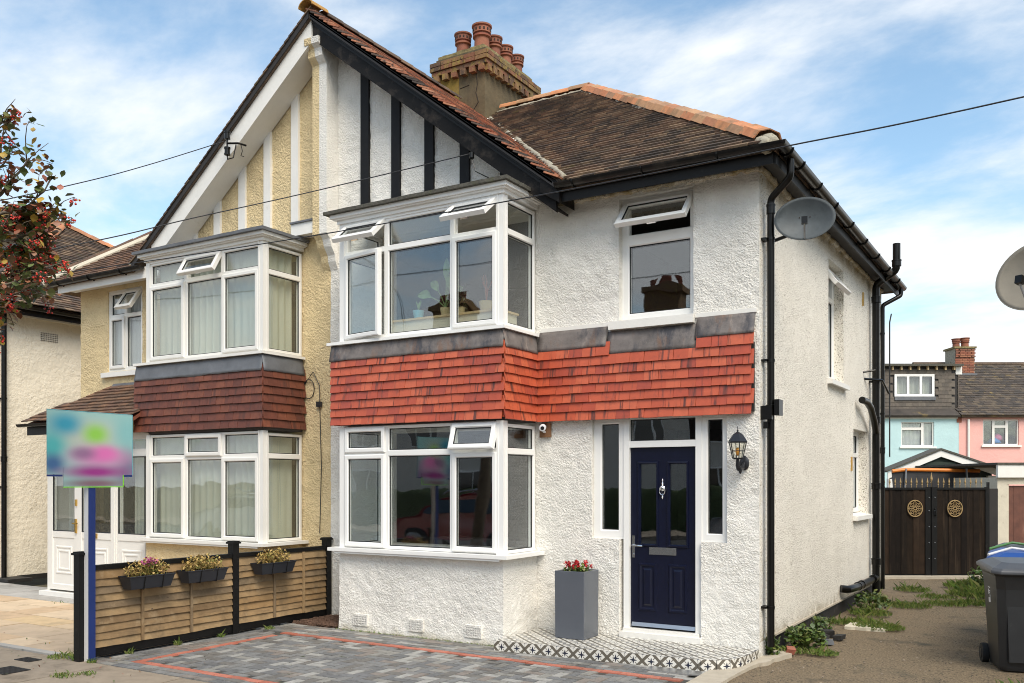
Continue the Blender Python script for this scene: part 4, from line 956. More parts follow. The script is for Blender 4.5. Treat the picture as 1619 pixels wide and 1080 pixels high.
# tiles, front slope
vdir = Vector((0, HA.y - EY, HA.z - EZ0)).normalized(); vlen = (HA - Vector((HA.x, EY, EZ0))).length
def ins_front(u, v):
    y = EY + v * vdir.y; x = PX + u; t = v / vlen
    return x > valley_x(y) + .05 and x < EX + (HA.x - EX) * t - .04
tilefield(roof, 'roof_tile', (PX, EY - .04, EZ0 - .02), (1, 0, 0), vdir, EX - PX, vlen, 'roof_tile', gauge=.10, inside=ins_front, lift=.038, th=.022, tl=.2, jit=.006)
def ins_front_n(u, v):
    y = EY + v * vdir.y; x = (2 * PX - EX) + u; xm = 2 * PX - x; t = v / vlen
    return xm > valley_x(y) + .05 and xm < EX + (HA.x - EX) * t - .04 and v < 3.0
tilefield(nroof, 'roof_tile', (2 * PX - EX, EY - .04, EZ0 - .02), (1, 0, 0), vdir, EX - PX, 3.0, 'side_tile', gauge=.10, inside=ins_front_n, lift=.030, th=.014, tl=.2, jit=.006)
# cross gable slopes: u runs back (+y), v up the slope
gl = 3.66 / math.cos(math.atan(SL)); gv_ = Vector((-1, 0, SL)).normalized()
def ins_g(u, v):
    # u measured along -y from far end: O at the back
    x = PX + 3.66 - v * abs(gv_.x); y = YG - .03 + (5 - u) ; return y < EY + (zg(x) - EZ0) / SLM - .05 and v < gl - .06
tilefield(roof, 'verge_tile', (PX + 3.66, YG - .03, zg(PX + 3.66)), (0, 1, 0), gv_, 4.2, gl, 'verge_tile', gauge=.10, lift=.045, th=.018, tl=.2, jit=.012,
          inside=lambda u, v: (YG - .03 + u) < EY + (zg(PX + 3.66 - v * abs(gv_.x)) - EZ0) / SLM - .03)
gv2 = Vector((1, 0, SL)).normalized()
tilefield(nroof, 'verge_tile', (PX - 3.66, YG - .03 + 1.2, zg(PX + 3.66)), (0, -1, 0), gv2, 1.2, gl, 'roof_tile', gauge=.10, lift=.018, th=.013, tl=.2, jit=.008)
# under-cloak: dark line below the verge tiles on the left
barge(nhouse, -1, 'soffit_dark', 3.64, 8.685, 8.7395, 7.90, .08, 'undercloak'); barge(house, 1, 'soffit_dark', 3.6, 8.70, 8.76, 7.873, .028, 'undercloak')
# ridge of the front gable, main ridge, hips
ridge_run(roof, (PX, YG - .08, AZ + .035), (PX, YG + .22, AZ + .035), 'ridge_tile', 'moss_tile', r=.125, ln=.3); ridge_run(roof, (PX, YG + .22, AZ + .02), (PX, 12.0, AZ + .02), 'ridge_tile', 'roof_tile', r=.12, ln=.3)
ridge_run(roof, (HA.x, HA.y, HA.z + .03), (-7.85, HA.y, HA.z + .03), 'ridge_tile', 'ridge_tile', r=.125, ln=.3)
ridge_run(roof, (EX - .10, EY + .10, EZ0 + .085), (HA.x, HA.y, HA.z - .0), 'ridge_tile', 'ridge_tile', r=.14, ln=.30, seg=4, wide=1.15)
ridge_run(nroof, (2 * PX - EX, EY, EZ0 + .045), (2 * PX - HA.x, HA.y, HA.z + .03), 'ridge_tile', 'side_tile', r=.11, ln=.32)
# mortar beds along the hip and in the valley
def bed(parent, A, B, r, m='mortar', n=40, name='mortar_bed'):
    A = Vector(A); B = Vector(B); mb = MB(); rr = random.Random(9)
    mb.tube([A + (B - A) * (i / n) + Vector((rr.uniform(-.012, .012), rr.uniform(-.012, .012), rr.uniform(-.012, .012))) for i in range(n + 1)], [r * rr.uniform(.75, 1.25) for _ in range(n + 1)], 8); mb.build(name, m, parent, smooth=True)
dn = Vector((-.10, -.06, -.04))
bed(roof, Vector((EX, EY, EZ0 + .0)) + dn * .6, HA + dn, .06, n=70); bed(roof, Vector((EX, EY, EZ0 - .0)), HA + Vector((0, 0, -.03)), .07, n=50)
bed(roof, (-7.9, HA.y - .1, HA.z - .03), (HA.x, HA.y - .1, HA.z - .02), .04)
bed(roof, (valley_x(EY + .1) + .03, EY + .1, zf(EY + .1) + .01), (valley_x(yv - .3) + .03, yv - .3, zf(yv - .3) + .01), .045, 'white_render', name='valley_mortar')
bed(roof, (valley_x(EY + .1) + .10, EY + .06, zf(EY + .1) + .02), (valley_x(yv - .3) + .10, yv - .3, zf(yv - .3) + .02), .04)
bed(nroof, (2 * PX - valley_x(EY) - .06, EY + .05, EZ0 + .04), (2 * PX - valley_x(EY + 1.2), EY + 1.2, zf(EY + 1.2) + .03), .06)
mb = MB(); mb.tube([Vector((2 * PX - EX + .03, EY + .02, EZ0 + .03)) + (Vector((2 * PX - HA.x, HA.y, HA.z)) - Vector((2 * PX - EX, EY, EZ0))) * t + Vector((.05, -.06, -.01)) for t in (0, .3, .6, 1)], .07, 8); mb.build('mortar_bed', 'garage_wall', nroof)

# ---- chimney on the party line
CX0, CX1, CY0, CY1 = -8.84, -7.92, 12.1, 13.62
cb = MB(); cb.box((CX0, CY0, 6.9), (CX1, CY1, 8.40)); ch = cb.build('chimney', 'cement_stack', house)
mb = MB(); mb.box((CX0 - .012, CY0 - .012, 7.3), (CX0 + .42, CY0, 8.395)); mb.box((CX0 - .012, CY0 - .012, 7.3), (CX0 - .0005, CY1, 8.395)); mb.build('lichened_render', 'lichen_stack', ch)
mb = MB(); mb.tube([(CX1 - .17, CY0 - .004, 8.35), (CX1 - .14, CY0 - .004, 8.15), (CX1 - .17, CY0 - .004, 8.02), (CX1 - .12, CY0 - .004, 7.86), (CX1 - .30, CY0 - .004, 7.66)], .006, 5); mb.tube([(CX0 + .44, CY0 - .004, 8.15), (CX1 - .3, CY0 - .004, 8.17)], .005, 5); mb.build('crack', 'hole_shade_bolt', ch)
bb = MB(); bb.box((-.05, -.055, 0), (.05, .055, .062)); me_d = bb.mesh('brick', 'stack_brick')
bb = MB(); bb.box((-.105, -.055, 0), (.105, .055, .062)); me_b = bb.mesh('brick', 'stack_brick')
def around(off, z, pitch, me, w_in=0.0):
    L_ = []
    def run(a, b, rot):
        a = Vector(a); b = Vector(b); n = max(1, int(round((b - a).length / pitch)))
        for i in range(n): q = a + (b - a) * ((i + .5) / n); L_.append(T(q.x, q.y, z + rnd.uniform(-.003, .003)) @ RZ(rot + rnd.uniform(-1.5, 1.5)))
    X0, X1, Y0, Y1 = CX0 - off, CX1 + off, CY0 - off, CY1 + off
    run((X0, Y0 + .05, 0), (X1, Y0 + .05, 0), 0); run((X1 - .05, Y0, 0), (X1 - .05, Y1, 0), 90); run((X0 + .05, Y0 + .1, 0), (X0 + .05, Y1, 0), 90)
    for m in L_: link('brick', me, ch, m)
bb2 = MB(); bb2.box((-.052, -.07, -.02), (.052, .07, .075)); me_d = bb2.mesh('brick', 'stack_brick')
around(.07, 8.40 - .055, .168, me_d)
mb = MB(); mb.box((CX0 - .02, CY0 - .02, 8.38), (CX1 + .02, CY1 + .02, 8.70)); mb.build('stack_core', 'cement_stack', ch)
around(.075, 8.425, .215, me_b); around(.10, 8.495, .215, me_b); around(.10, 8.565, .215, me_b)
# flaunching slab
mb = MB(); rr = random.Random(4); nn = 10
def FP(a, b):
    return None
x0, x1, y0, y1 = CX0 + .01, CX1 - .01, CY0 + .01, CY1 - .01
for (o, z0, z1) in ((0, 8.63, 8.76), (.05, 8.76, 8.80)):
    pts = []
    for p, q in zip([(x0 + o, y0 + o), (x1 - o, y0 + o), (x1 - o, y1 - o), (x0 + o, y1 - o)], [(x1 - o, y0 + o), (x1 - o, y1 - o), (x0 + o, y1 - o), (x0 + o, y0 + o)]):
        for i in range(nn): t = i / nn; pts.append((p[0] + (q[0] - p[0]) * t + rr.uniform(-.012, .012), p[1] + (q[1] - p[1]) * t + rr.uniform(-.012, .012)))
    mb.prism(pts, 'z', z0, z1)
mb.build('flaunching', 'flaunching', ch)
pp = [(.115, 0), (.112, .10), (.108, .20), (.135, .215), (.135, .24), (.115, .25), (.115, .265), (.135, .275), (.132, .36), (.15, .375), (.15, .40), (.10, .405), (.10, .30)]
pm = MB(); pm.lathe(pp, seg=20); me_p = pm.mesh('chimney_pot', 'pot_clay', 'auto')
hm = MB()
for k in range(14): a = k * 6.283 / 14; hm.box((-.012, -.139, .30), (.012, -.125, .335), RZ(math.degrees(a)))
me_h = hm.mesh('vent_holes', 'hole_shade_bolt')  # pot openings are dark blocks, their inner shade put into the colour
for (x, y, s) in ((-8.50, 12.33, 1.0), (-8.13, 12.33, 1.12), (-8.12, 12.68, .98), (-8.12, 13.03, .95), (-8.12, 13.40, .92)):
    m = T(x, y, 8.77) @ RZ(rnd.uniform(0, 90)) @ Matrix.Diagonal((s * .98, s * .98, s * .93, 1)); link('chimney_pot', me_p, ch, m); link('pot_holes', me_h, ch, m)
mb = MB(); foliage(mb, (-8.12, 13.03, 8.9), (.09, .09, .12), 0, .03)
bed(ch, (CX1 + .02, CY0 - .03, 7.5), (CX1 + .03, CY1 - .6, 7.62), .055, 'mortar', 20, 'mortar_fillet'); bed(ch, (CX0, CY0 - .03, 7.62), (CX1, CY0 - .03, 7.52), .045, 'mortar', 14, 'mortar_fillet')

# ---- eaves: soffit, fascia, gutter, downpipes of the white house
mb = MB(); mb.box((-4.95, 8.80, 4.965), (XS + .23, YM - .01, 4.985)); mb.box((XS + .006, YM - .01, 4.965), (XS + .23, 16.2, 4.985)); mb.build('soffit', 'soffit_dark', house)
mb = MB(); mb.box((-4.80, 8.775, 4.86), (XS + .232, 8.798, 5.03)); mb.box((XS + .23, 8.7985, 4.86), (XS + .252, 16.2, 5.03)); mb.build('fascia', 'black_paint', house)
# mortar bedded wall head below the soffit
bed(house, (-5.0, YM - .01, 4.95), (XS, YM - .01, 4.95), .03, 'pebbledash', 60, 'wall_head'); bed(house, (XS + .01, YM, 4.95), (XS + .01, 16.0, 4.95), .035, 'pebbledash', 60, 'wall_head')
def gutter(parent, path, r=.062, m='gutter_plastic', name='gutter'):
    """half-round trough along a level path, open above"""
    mb = MB(); P_ = [Vector(p) for p in path]; seg = 8; vs = []; fs = []
    dirs = []
    for i in range(len(P_)):
        d = (P_[min(i + 1, len(P_) - 1)] - P_[max(i - 1, 0)]); 
        if 0 < i < len(P_) - 1:
            d1 = (P_[i] - P_[i - 1]).normalized(); d2 = (P_[i + 1] - P_[i]).normalized(); s1 = d1.cross(Vector((0, 0, 1))); s2 = d2.cross(Vector((0, 0, 1))); s = (s1 + s2); s = s / s.length_squared * 2 if s.length > 0 else s1
        else:
            s = d.normalized().cross(Vector((0, 0, 1)))
        dirs.append(s)
    for q in (r, r - .005):
        for p, s in zip(P_, dirs):
            for k in range(seg + 1):
                a = math.pi * k / seg; vs.append(tuple(p + s * math.cos(a) * q - Vector((0, 0, 1)) * math.sin(a) * q * .95))
    n = len(P_); c = seg + 1
    for l in range(2):
        for i in range(n - 1):
            for k in range(seg):
                f = (l * n * c + i * c + k, l * n * c + i * c + k + 1, l * n * c + (i + 1) * c + k + 1, l * n * c + (i + 1) * c + k); fs.append(f if l else f[::-1])
    for i in range(n - 1):
        for k in (0, seg): fs.append((i * c + k, (i + 1) * c + k, n * c + (i + 1) * c + k, n * c + i * c + k))
    for i in (0, n - 1):
        fs.append(tuple(i * c + k for k in range(c)))
    mb.add(vs, fs); return mb.build(name, m, parent, smooth='auto')
GY = 8.70; GX = XS + .325
g1 = gutter(house, [(-4.77, GY, 5.04), (GX, GY, 5.02), (GX, 16.15, 4.99)])
def brackets(parent, pts, r=.068):
    for (x, y, z, ax) in pts:
        mb = MB(); a_ = [math.pi * k / 10 for k in range(11)]
        for q in (0,):
            path = [((x, y + math.cos(t) * r, z - math.sin(t) * r) if ax == 'x' else (x + math.cos(t) * r, y, z - math.sin(t) * r)) for t in a_]
            mb.tube(path, .009, 6)
            if ax == 'x': mb.box((x - .011, y + r - .005, z - .07), (x + .011, 8.78, z + .015))
            else: mb.box((XS + .25, y - .011, z - .07), (x - r + .005, y + .011, z + .015))
        mb.build('gutter_bracket', 'black_plastic', parent)
brackets(g1, [(-4.55, GY, 5.04, 'x'), (-3.75, GY, 5.033, 'x'), (-2.95, GY, 5.025, 'x')] + [(GX, y, 5.02 - (y - 8.7) * .004, 'y') for y in (8.9, 9.35, 10.1, 10.9, 11.8, 12.7, 13.6, 14.5, 15.4)])
def pipe(parent, path, r, m='black_plastic', clips=(), name='downpipe', wallx=XS, sockets=()):
    # round off the bends
    P_ = [Vector(p) for p in path]; o = [P_[0]]
    for i in range(1, len(P_) - 1):
        a = (P_[i - 1] - P_[i]); b = (P_[i + 1] - P_[i]); k = min(r * 1.3, a.length * .4, b.length * .4); A = P_[i] + a.normalized() * k; B = P_[i] + b.normalized() * k
        for t in (0, .33, .66, 1): o.append(A.lerp(P_[i], t).lerp(P_[i].lerp(B, t), t))
    o.append(P_[-1]); mb = MB(); mb.tube(o, r, 14); po = mb.build(name, m, parent, smooth='auto')
    for z in clips:
        x, y = P_[-1].x, P_[-1].y
        mb = MB(); mb.lathe([(r * 1.15, -.014), (r * 1.15, .014)], (x, y, z), 14); mb.box((x - r * 1.1 - .10, y - .012, z - .012), (x - r, y + .012, z + .012)); mb.box((min(x - r, wallx), y - .055, z - .012), (x - r + .006, y + .055, z + .012)); mb.build('pipe_clip', m, po)
    for p in sockets:
        mb = MB(); mb.lathe([(r * 1.02, -.05), (r * 1.22, -.045), (r * 1.22, .03), (r * 1.3, .032), (r * 1.3, .05), (r * 1.02, .055)], p, 14); mb.build('pipe_socket', m, po, smooth='auto')
    return po
dpx = XS + .085; dpy = 9.22
pipe(house, [(GX, 9.05, 4.96), (GX, 9.05, 4.79), (dpx, dpy, 4.66), (dpx, dpy, .12)], .036, clips=(4.25, 3.02, .52), sockets=[(dpx, dpy, 4.55), (dpx, dpy, 2.52)])
sy = 15.02; sx = XS + .10
sp = pipe(house, [(XS + .42, sy - .15, 5.42), (XS + .42, sy - .15, 5.02), (sx, sy, 4.86), (sx, sy, .02)], .056, clips=(3.35,), sockets=[(sx, sy, 4.62), (sx, sy, 1.72), (sx, sy, .55), (XS + .42, sy - .15, 5.12), (sx, sy, 2.75)], name='soil_pipe')
mb = MB(); mb.tube([(sx, 13.9, 2.98), (sx + .02, 14.15, 2.97), (sx + .03, 14.4, 2.90), (sx + .02, 14.75, 2.72), (sx, sy, 2.55)], .05, 12); mb.build('waste_branch', 'black_plastic', sp, smooth='auto')
mb = MB(); mb.tube([(XS + .02, 12.85, .34), (XS + .10, 12.9, .33), (XS + .13, 13.3, .32), (XS + .12, 14.3, .31), (sx, sy - .02, .30)], .052, 12); mb.build('waste_branch', 'black_plastic', sp, smooth='auto')
for y in (13.45, 13.7, 14.6):
    mb = MB(); mb.tube([(XS + .125, y, .32), (XS + .125, y + .07, .32)], .062, 12); mb.build('pipe_socket', 'black_plastic', sp)
mb = MB(); mb.tube([(XS, 14.5, 3.45), (XS + .16, 14.6, 3.48)], .014, 8); mb.tube([(XS, 14.6, 3.36), (XS + .2, 14.95, 3.36), (XS + .22, 15.4, 3.2)], .018, 8); mb.build('overflow_pipe', 'black_plastic', sp)
pipe(house, [(GX, 15.95, 4.93), (GX, 15.95, 4.83), (dpx - .01, 15.75, 4.66), (dpx - .01, 15.75, .05)], .034, clips=(4.2, 2.9, 1.7), sockets=[(dpx - .01, 15.75, 2.3)])
pipe(house, [(XS + .17, 16.0, 4.55), (XS + .16, 15.9, 4.4), (XS + .16, 15.9, 2.2)], .011, name='aerial_cable', m='wire')
# junction boxes on the corner pipe
mb = MB(); mb.box((dpx - .10, dpy - .075, 2.42), (dpx + .03, dpy - .02, 2.56)); mb.box((dpx + .05, dpy - .06, 2.46), (dpx + .10, dpy + .08, 2.62)); mb.box((dpx - .06, dpy - .06, 2.33), (dpx - .01, dpy - .02, 2.4)); mb.build('pipe_box', 'black_plastic', house)

# ---- eaves of the cream house
mb = MB(); mb.box((XL - .12, 8.80, 4.93), (-11.75, YM - .012, 4.96)); mb.box((XL - .12, 8.775, 4.86), (-11.55, 8.80, 5.03)); mb.build('fascia', 'white_paint', nhouse)
g2 = gutter(nhouse, [(XL - .18, GY, 5.02), (-11.85, GY, 5.03)])
brackets(g2, [(x, GY, 5.025, 'x') for x in (-13.9, -13.1, -12.3)])

# ---- porch of the cream house
MP = T(0, 8.47, 0)
ps = MB(MP)
PXA, PXB = -13.80, -11.36
frp = [(0, .07), (0, 0), (.05, 0), (.06, .012), (.06, .07)]
units = [(-13.78, -13.03, 'd'), (-13.03, -12.13, 'd'), (-12.10, -11.37, 'p')]
ps.box((PXA - .04, 0, .06), (PXA, .07, 2.50)); ps.box((-12.13, -.01, .06), (-12.10, .07, 2.5)); ps.box((PXA, -.004, 2.47), (PXB, .07, 2.52)); ps.box((PXB, 0, .06), (PXB + .02, .07, 2.5))
po = ps.build('porch', 'old_upvc', nhouse)
for (a, b, k) in units:
    top = 2.46 if k == 'd' else 2.22
    mb = MB(MP); mb.ring(a, b, .10, top, frp if k == 'p' else [(0, .05), (0, -.02), (.085, -.02), (.095, -.008), (.095, .05)])
    ii = .06 if k == 'p' else .095
    mb.box((a + ii, -.016, .92), (b - ii, .05, 1.02)); mb.box((a + ii, -.004, .10 + ii), (b - ii, .04, .92)); mb.build('door_leaf' if k == 'd' else 'side_panel', 'old_upvc', po)
    mb = MB(MP)
    for q in (.07, .13): mb.ring(a + ii + q, b - ii - q, .28 + q, .86 - q, [(0, -.002), (.01, -.016), (.028, -.016), (.036, -.004)])
    mb.build('panel_moulding', 'old_upvc', po)
    mb = MB(MP); mb.box((a + ii, .0, 1.02), (b - ii, .02, top - ii)); mb.build('pane', 'glass', po)
    mb = MB(MP); mb.ring(a + ii, b - ii, 1.02, top - ii, [(0, .002), (0, -.018), (.012, -.012), (.012, .002)]); mb.build('gasket', 'gasket', po)
mb = MB(MP); mb.ring(-12.10, -11.37, 2.22, 2.47, frp); mb.build('top_light', 'old_upvc', po)
mb = MB(MP); mb.box((-12.04, .0, 2.28), (-11.43, .02, 2.41)); mb.build('pane', 'glass', po)
mb = MB(MP); mb.box((-13.075, -.045, 1.00), (-13.045, -.02, 1.22)); mb.box((-13.10, -.075, 1.14), (-12.98, -.055, 1.16)); mb.box((-13.068, -.045, 1.42), (-13.04, -.02, 1.52)); mb.build('handle', 'brass', po)
mb = MB(MP); mb.box((-12.74, -.03, .935), (-12.54, -.012, 1.01)); mb.build('letterbox', 'brass', po)
mb = MB(); mb.box((-13.95, 8.38, -.02), (-12.0, 8.6, .07)); mb.build('threshold', 'white_paint', po)
mb = MB(); mb.box((PXA - .06, 8.47, -.05), (PXA - .041, YM - .012, 2.5)); mb.build('porch_side', 'old_upvc', po)
# porch roof
pv = Vector((0, .88, .58)).normalized(); O = Vector((-14.02, 8.16, 2.70))
rp_ = slab(nhouse, 'porch_roof', [(-13.98, 8.2, 2.70), (-11.33, 8.2, 2.70), (-11.33, YM - .015, 3.29), (-13.1, YM - .015, 3.29)], 'brown_tile', .04)
tilefield(rp_, 'roof_tile', tuple(O), (1, 0, 0), pv, 2.68, 1.05, 'side_tile', gauge=.105, lift=.036, th=.016, tl=.2, inside=lambda u, v: u > v * .95 - .04)
gutter(nhouse, [(-14.06, 8.12, 2.69), (-11.40, 8.12, 2.70)], .05)
mb = MB(); mb.box((-13.95, 8.19, 2.52), (-11.37, 8.21, 2.70)); mb.build('fascia', 'black_paint', nhouse)
mb = MB(); mb.prism([(YM - .02, 3.25), (YM - .10, 3.27), (YM - .02, 3.36)], 'x', -13.05, -11.5); mb.build('lead_flashing', 'lead_grey', nhouse)
# pane back: dim hall behind the porch
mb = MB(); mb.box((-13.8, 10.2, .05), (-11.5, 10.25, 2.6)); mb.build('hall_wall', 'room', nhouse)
# loop of cable on the cream wall
mb = MB(); mb.tube([(-8.80 + .10 * math.cos(t), YM - .02, 3.05 + .13 * math.sin(t)) for t in [i * 6.283 / 18 for i in range(18)]], .006, 5, closed=True)
mb.tube([(-8.88, YM - .02, 3.12), (-8.72, YM - .02, 3.28), (-8.60, YM - .02, 3.08), (-8.60, YM - .02, 2.85), (-8.57, YM - .02, 2.0), (-8.60, YM - .02, 1.1)], .006, 5); mb.box((-8.64, YM - .05, 2.80), (-8.56, YM - .012, 2.87)); mb.build('wall_cable', 'wire', nhouse)

# ================================================================ FAR LEFT HOUSE
fh = thing('detached_house', (-16.5, 9.2, 0), 'off white rendered house at the far left edge, its brown roof behind the berry tree', 'house')
FX = -16.5
wall('wall', fh, T(FX, 0, 0) @ RZ(90), 9.1, 17.0, .0, 4.92, 'far_render', [], step=.06, amp=.006, wob=0)
mb = MB(); mb.box((-24, 9.1, 0), (FX - .251, 9.35, 4.92)); mb.box((-24, 16.8, 0), (FX - .251, 17.0, 4.92)); mb.build('wall', 'far_render', fh)
FE = FX + .33; FA = Vector((-20.75, 13.05, 7.95)); FY0, FY1 = 8.78, 17.3; fz = 5.0
frf = slab(fh, 'roof', [(FE, FY0, fz), (FE, FY1, fz), tuple(FA)], 'roof_tile')
slab(frf, 'front_slope', [(-25, FY0, fz), (FE, FY0 - .001, fz), (FA.x, FA.y, FA.z + .001), (-25, FA.y, FA.z)], 'roof_tile')
slab(frf, 'rear_slope', [(FE, FY1 + .001, fz), (-25, FY1, fz), (-25, FA.y + .002, FA.z), (FA.x, FA.y + .002, FA.z)], 'roof_tile')
hv = Vector((FA.x - FE, 0, FA.z - fz)).normalized(); hl = Vector((FA.x - FE, 0, FA.z - fz)).length
tilefield(frf, 'roof_tile', (FE + .04, FY0, fz), (0, 1, 0), hv, FY1 - FY0, hl, 'roof_tile', gauge=.115, tw=.18, lift=.034, th=.015, tl=.2, jit=.006,
          inside=lambda u, v: (FY0 + u) > FY0 + (FA.y - FY0) * v / hl + .05 and (FY0 + u) < FY1 + (FA.y - FY1) * v / hl - .05)
ridge_run(frf, (FE, FY1, fz + .05), (FA.x, FA.y, FA.z + .04), r=.13, ln=.35); ridge_run(frf, (FE, FY0, fz + .05), (FA.x, FA.y, FA.z + .04), r=.13, ln=.35); ridge_run(frf, (FA.x, FA.y, FA.z + .04), (-25, FA.y, FA.z + .04), r=.13, ln=.35)
gutter(fh, [(FE + .07, FY0 - .05, 4.97), (FE + .07, FY1, 4.93)], .06)
mb = MB(); mb.box((FE - .02, FY0, 4.82), (FE + .0, FY1, 5.0)); mb.box((FX + .01, FY0, 4.90), (FE - .02, FY1, 4.915)); mb.build('fascia', 'black_paint', fh)
mb = MB(); mb.box((FX + .006, 9.4, 4.84), (FX + .05, 17.0, 4.895)); mb.build('white_trim', 'white_paint', fh)
pipe(fh, [(FX + .07, 9.22, 4.85), (FX + .07, 9.22, .02)], .045, clips=(3.3, 1.7), wallx=FX, sockets=[(FX + .07, 9.22, 2.2)])
mb = MB(); mb.box((FX + .0, 9.05, .0), (FX + .5, 9.5, .06)); mb.build('gully_cover', 'plinth', fh)
mb = MB(); mb.box((FX + .002, 9.5, -.02), (FX + .03, 16.9, .07)); mb.build('plinth', 'plinth', fh)
fc = MB(); fc.box((-23.6, 12.6, 7.0), (-21.75, 13.5, 8.0)); fco = fc.build('chimney', 'cement_stack', fh)
mb = MB(); mb.box((-23.66, 12.54, 8.0), (-21.69, 13.56, 8.10)); mb.box((-23.72, 12.48, 8.10), (-21.63, 13.62, 8.22)); mb.box((-23.6, 12.6, 8.22), (-21.75, 13.5, 8.42)); mb.build('corbel_course', 'stack_brick', fco)
for x in (-23.3, -22.8): link('chimney_pot', me_p, fco, T(x, 13.05, 8.40))
# air brick on its side wall
mb = MB()
for i in range(10):
    for j in range(5): mb.box((FX - .002, 9.95 + i * .035, 4.45 + j * .035), (FX + .012, 9.965 + i * .035, 4.465 + j * .035))
mb.build('vent_holes', 'hole_shade_bolt', fh)  # dark blocks coloured like the shade within the openings
# ================================================================ CURTAINS AND THINGS INDOORS
def curtain(path, z0, z1, m, label, group=None, fold=.13, amp=.036, z1b=None):
    P_ = [Vector((p[0], p[1], 0)) for p in path]; tot = sum((b - a).length for a, b in zip(P_, P_[1:])); n = int(tot / .014); rr = random.Random(int(z0 * 31 + path[0][0] * 7))
    ph = [rr.uniform(0, 6.28) for _ in range(4)]
    def at(d):
        for a, b in zip(P_, P_[1:]):
            l = (b - a).length
            if d <= l or b is P_[-1]:
                t = min(1, d / l); dd = (b - a).normalized(); return a + (b - a) * t, Vector((-dd.y, dd.x, 0))
            d -= l
    mb = MB()
    def F(a, b):
        d = a * tot; p, nn = at(d); w_ = amp * (.55 + .45 * math.sin(d * 3.1 + ph[0])) * math.sin(d * 6.283 / fold + 1.4 * math.sin(d * 4 + ph[1]) + b * .5 * math.sin(d * 7 + ph[2])) * (1.1 - .45 * b)
        q = p + nn * w_; return (q.x, q.y, z0 + (z1 - z0) * b)
    mb.grid(F, n, 6); me = mb.mesh('net_curtain', m, True, False)
    return link('net_curtain', me, label=label, cat='curtain', group=group)
cp = [(-11.17, 9.0), (-11.17, 8.52), (-9.06, 8.52), (-9.06, 9.02)]
curtain(cp, 3.5, 4.92, 'net_cream', 'spotted net curtain drawn right across the upper bay window of the cream house')
curtain(cp, 1.0, 2.45, 'net_cream', 'net curtain across the lower bay window of the cream house', fold=.13)
curtain([(-13.2, 9.22), (-12.38, 9.22)], 3.58, 4.84, 'net_white', 'white net curtain in the small window above the cream house porch')
curtain([(-13.7, 8.75), (-13.1, 8.75)], 1.0, 2.4, 'net_white', 'net curtain behind the left leaf of the white porch doors', fold=.09)
curtain([(-12.05, 8.75), (-11.4, 8.75)], 1.0, 2.4, 'net_cream', 'net curtain in the right side panel of the white porch', fold=.09)
# roller blind edge and wide curtains at the sides of the lower white bay
curtain([(-7.42, 8.60), (-7.05, 8.60)], 1.02, 2.42, 'net_cream', 'narrow cream curtain at the left of the lower bay window of the white house', fold=.07) if False else None
bx = MB(); bx.box((-7.25, 8.55, 3.50), (-5.45, 8.95, 3.70)); bx_ = thing('window_bench', (-6.3, 8.8, 3.5), 'cream box bench with a pale wood top inside the upper bay of the white house', 'bench')
mb = MB(); mb.box((-6.95, 8.56, 3.50), (-5.42, 8.95, 3.70)); mb.build('box', 'cream_box', bx_); mb = MB(); mb.box((-6.97, 8.54, 3.70), (-5.40, 8.97, 3.725)); mb.build('top', 'pale_wood', bx_)
def potplant(loc, potm, pr, ph_, mk, label, leafm, cat='pot plant'):
    t = thing('pot_plant', loc, label, cat); mb = MB(); mb.lathe([(pr * .7, 0), (pr, ph_), (pr * .9, ph_), (pr * .85, ph_ * .85)], loc, 16); mb.build('pot', potm, t, smooth='auto')
    mb = MB(); mk(mb, Vector(loc) + Vector((0, 0, ph_))); mb.build('leaves', leafm, t, fixn=False); return t
def broad(mb, c):
    for a, tilt, ln, wd in ((150, 35, .36, .11), (60, 18, .50, .09), (195, 55, .34, .12), (-20, 45, .28, .12), (100, 10, .44, .10), (-60, 30, .34, .1)):
        d = Vector((math.cos(R(a)) * math.sin(R(tilt)), math.sin(R(a)) * .4 * math.sin(R(tilt)), math.cos(R(tilt)))); s = Vector((0, 0, 1)).cross(d)
        if s.length < .01: s = Vector((1, 0, 0))
        s = Vector((d.z, 0, -d.x)).normalized()
        pts = []; n = 8; stem = c + d * ln * .75
        mb.tube([c, c + d * ln * .4 + Vector((0, 0, .02)), stem], .006, 5)
        for i in range(n + 1):
            t = i / n; w_ = wd * math.sin(math.pi * min(.98, t * .92 + .04)) ; q = stem + d * ln * .7 * t - Vector((0, 0, 1)) * (t * t) * ln * .35 * math.sin(R(tilt))
            pts.append((q - s * w_ * .5, q + Vector((0, .02, 0)), q + s * w_ * .5))
        vs = [tuple(v) for p in pts for v in p]; fs = []
        for i in range(n): fs += [(i * 3, i * 3 + 1, i * 3 + 4, i * 3 + 3), (i * 3 + 1, i * 3 + 2, i * 3 + 5, i * 3 + 4)]
        mb.add(vs, fs)
potplant((-6.28, 8.75, 3.725), 'pot_cream', .07, .12, broad, 'tall broad leaved house plant in the upper bay window of the white house', 'house_leaf')
potplant((-6.63, 8.68, 3.725), 'pot_blue', .07, .11, lambda mb, c: [mb.tube([c, c + Vector((rnd.uniform(-.04, .04), rnd.uniform(-.03, .03), rnd.uniform(.06, .13)))], .005, 4) for _ in range(9)], 'pale blue pot of small spiky shoots in the upper bay window', 'house_leaf')
potplant((-6.02, 8.68, 3.725), 'pot_cream', .06, .09, lambda mb, c: foliage(mb, c + Vector((0, 0, .10)), (.13, .1, .13), 160, .05), 'dark bushy plant behind the mullion of the upper bay window', 'dark_leaf')
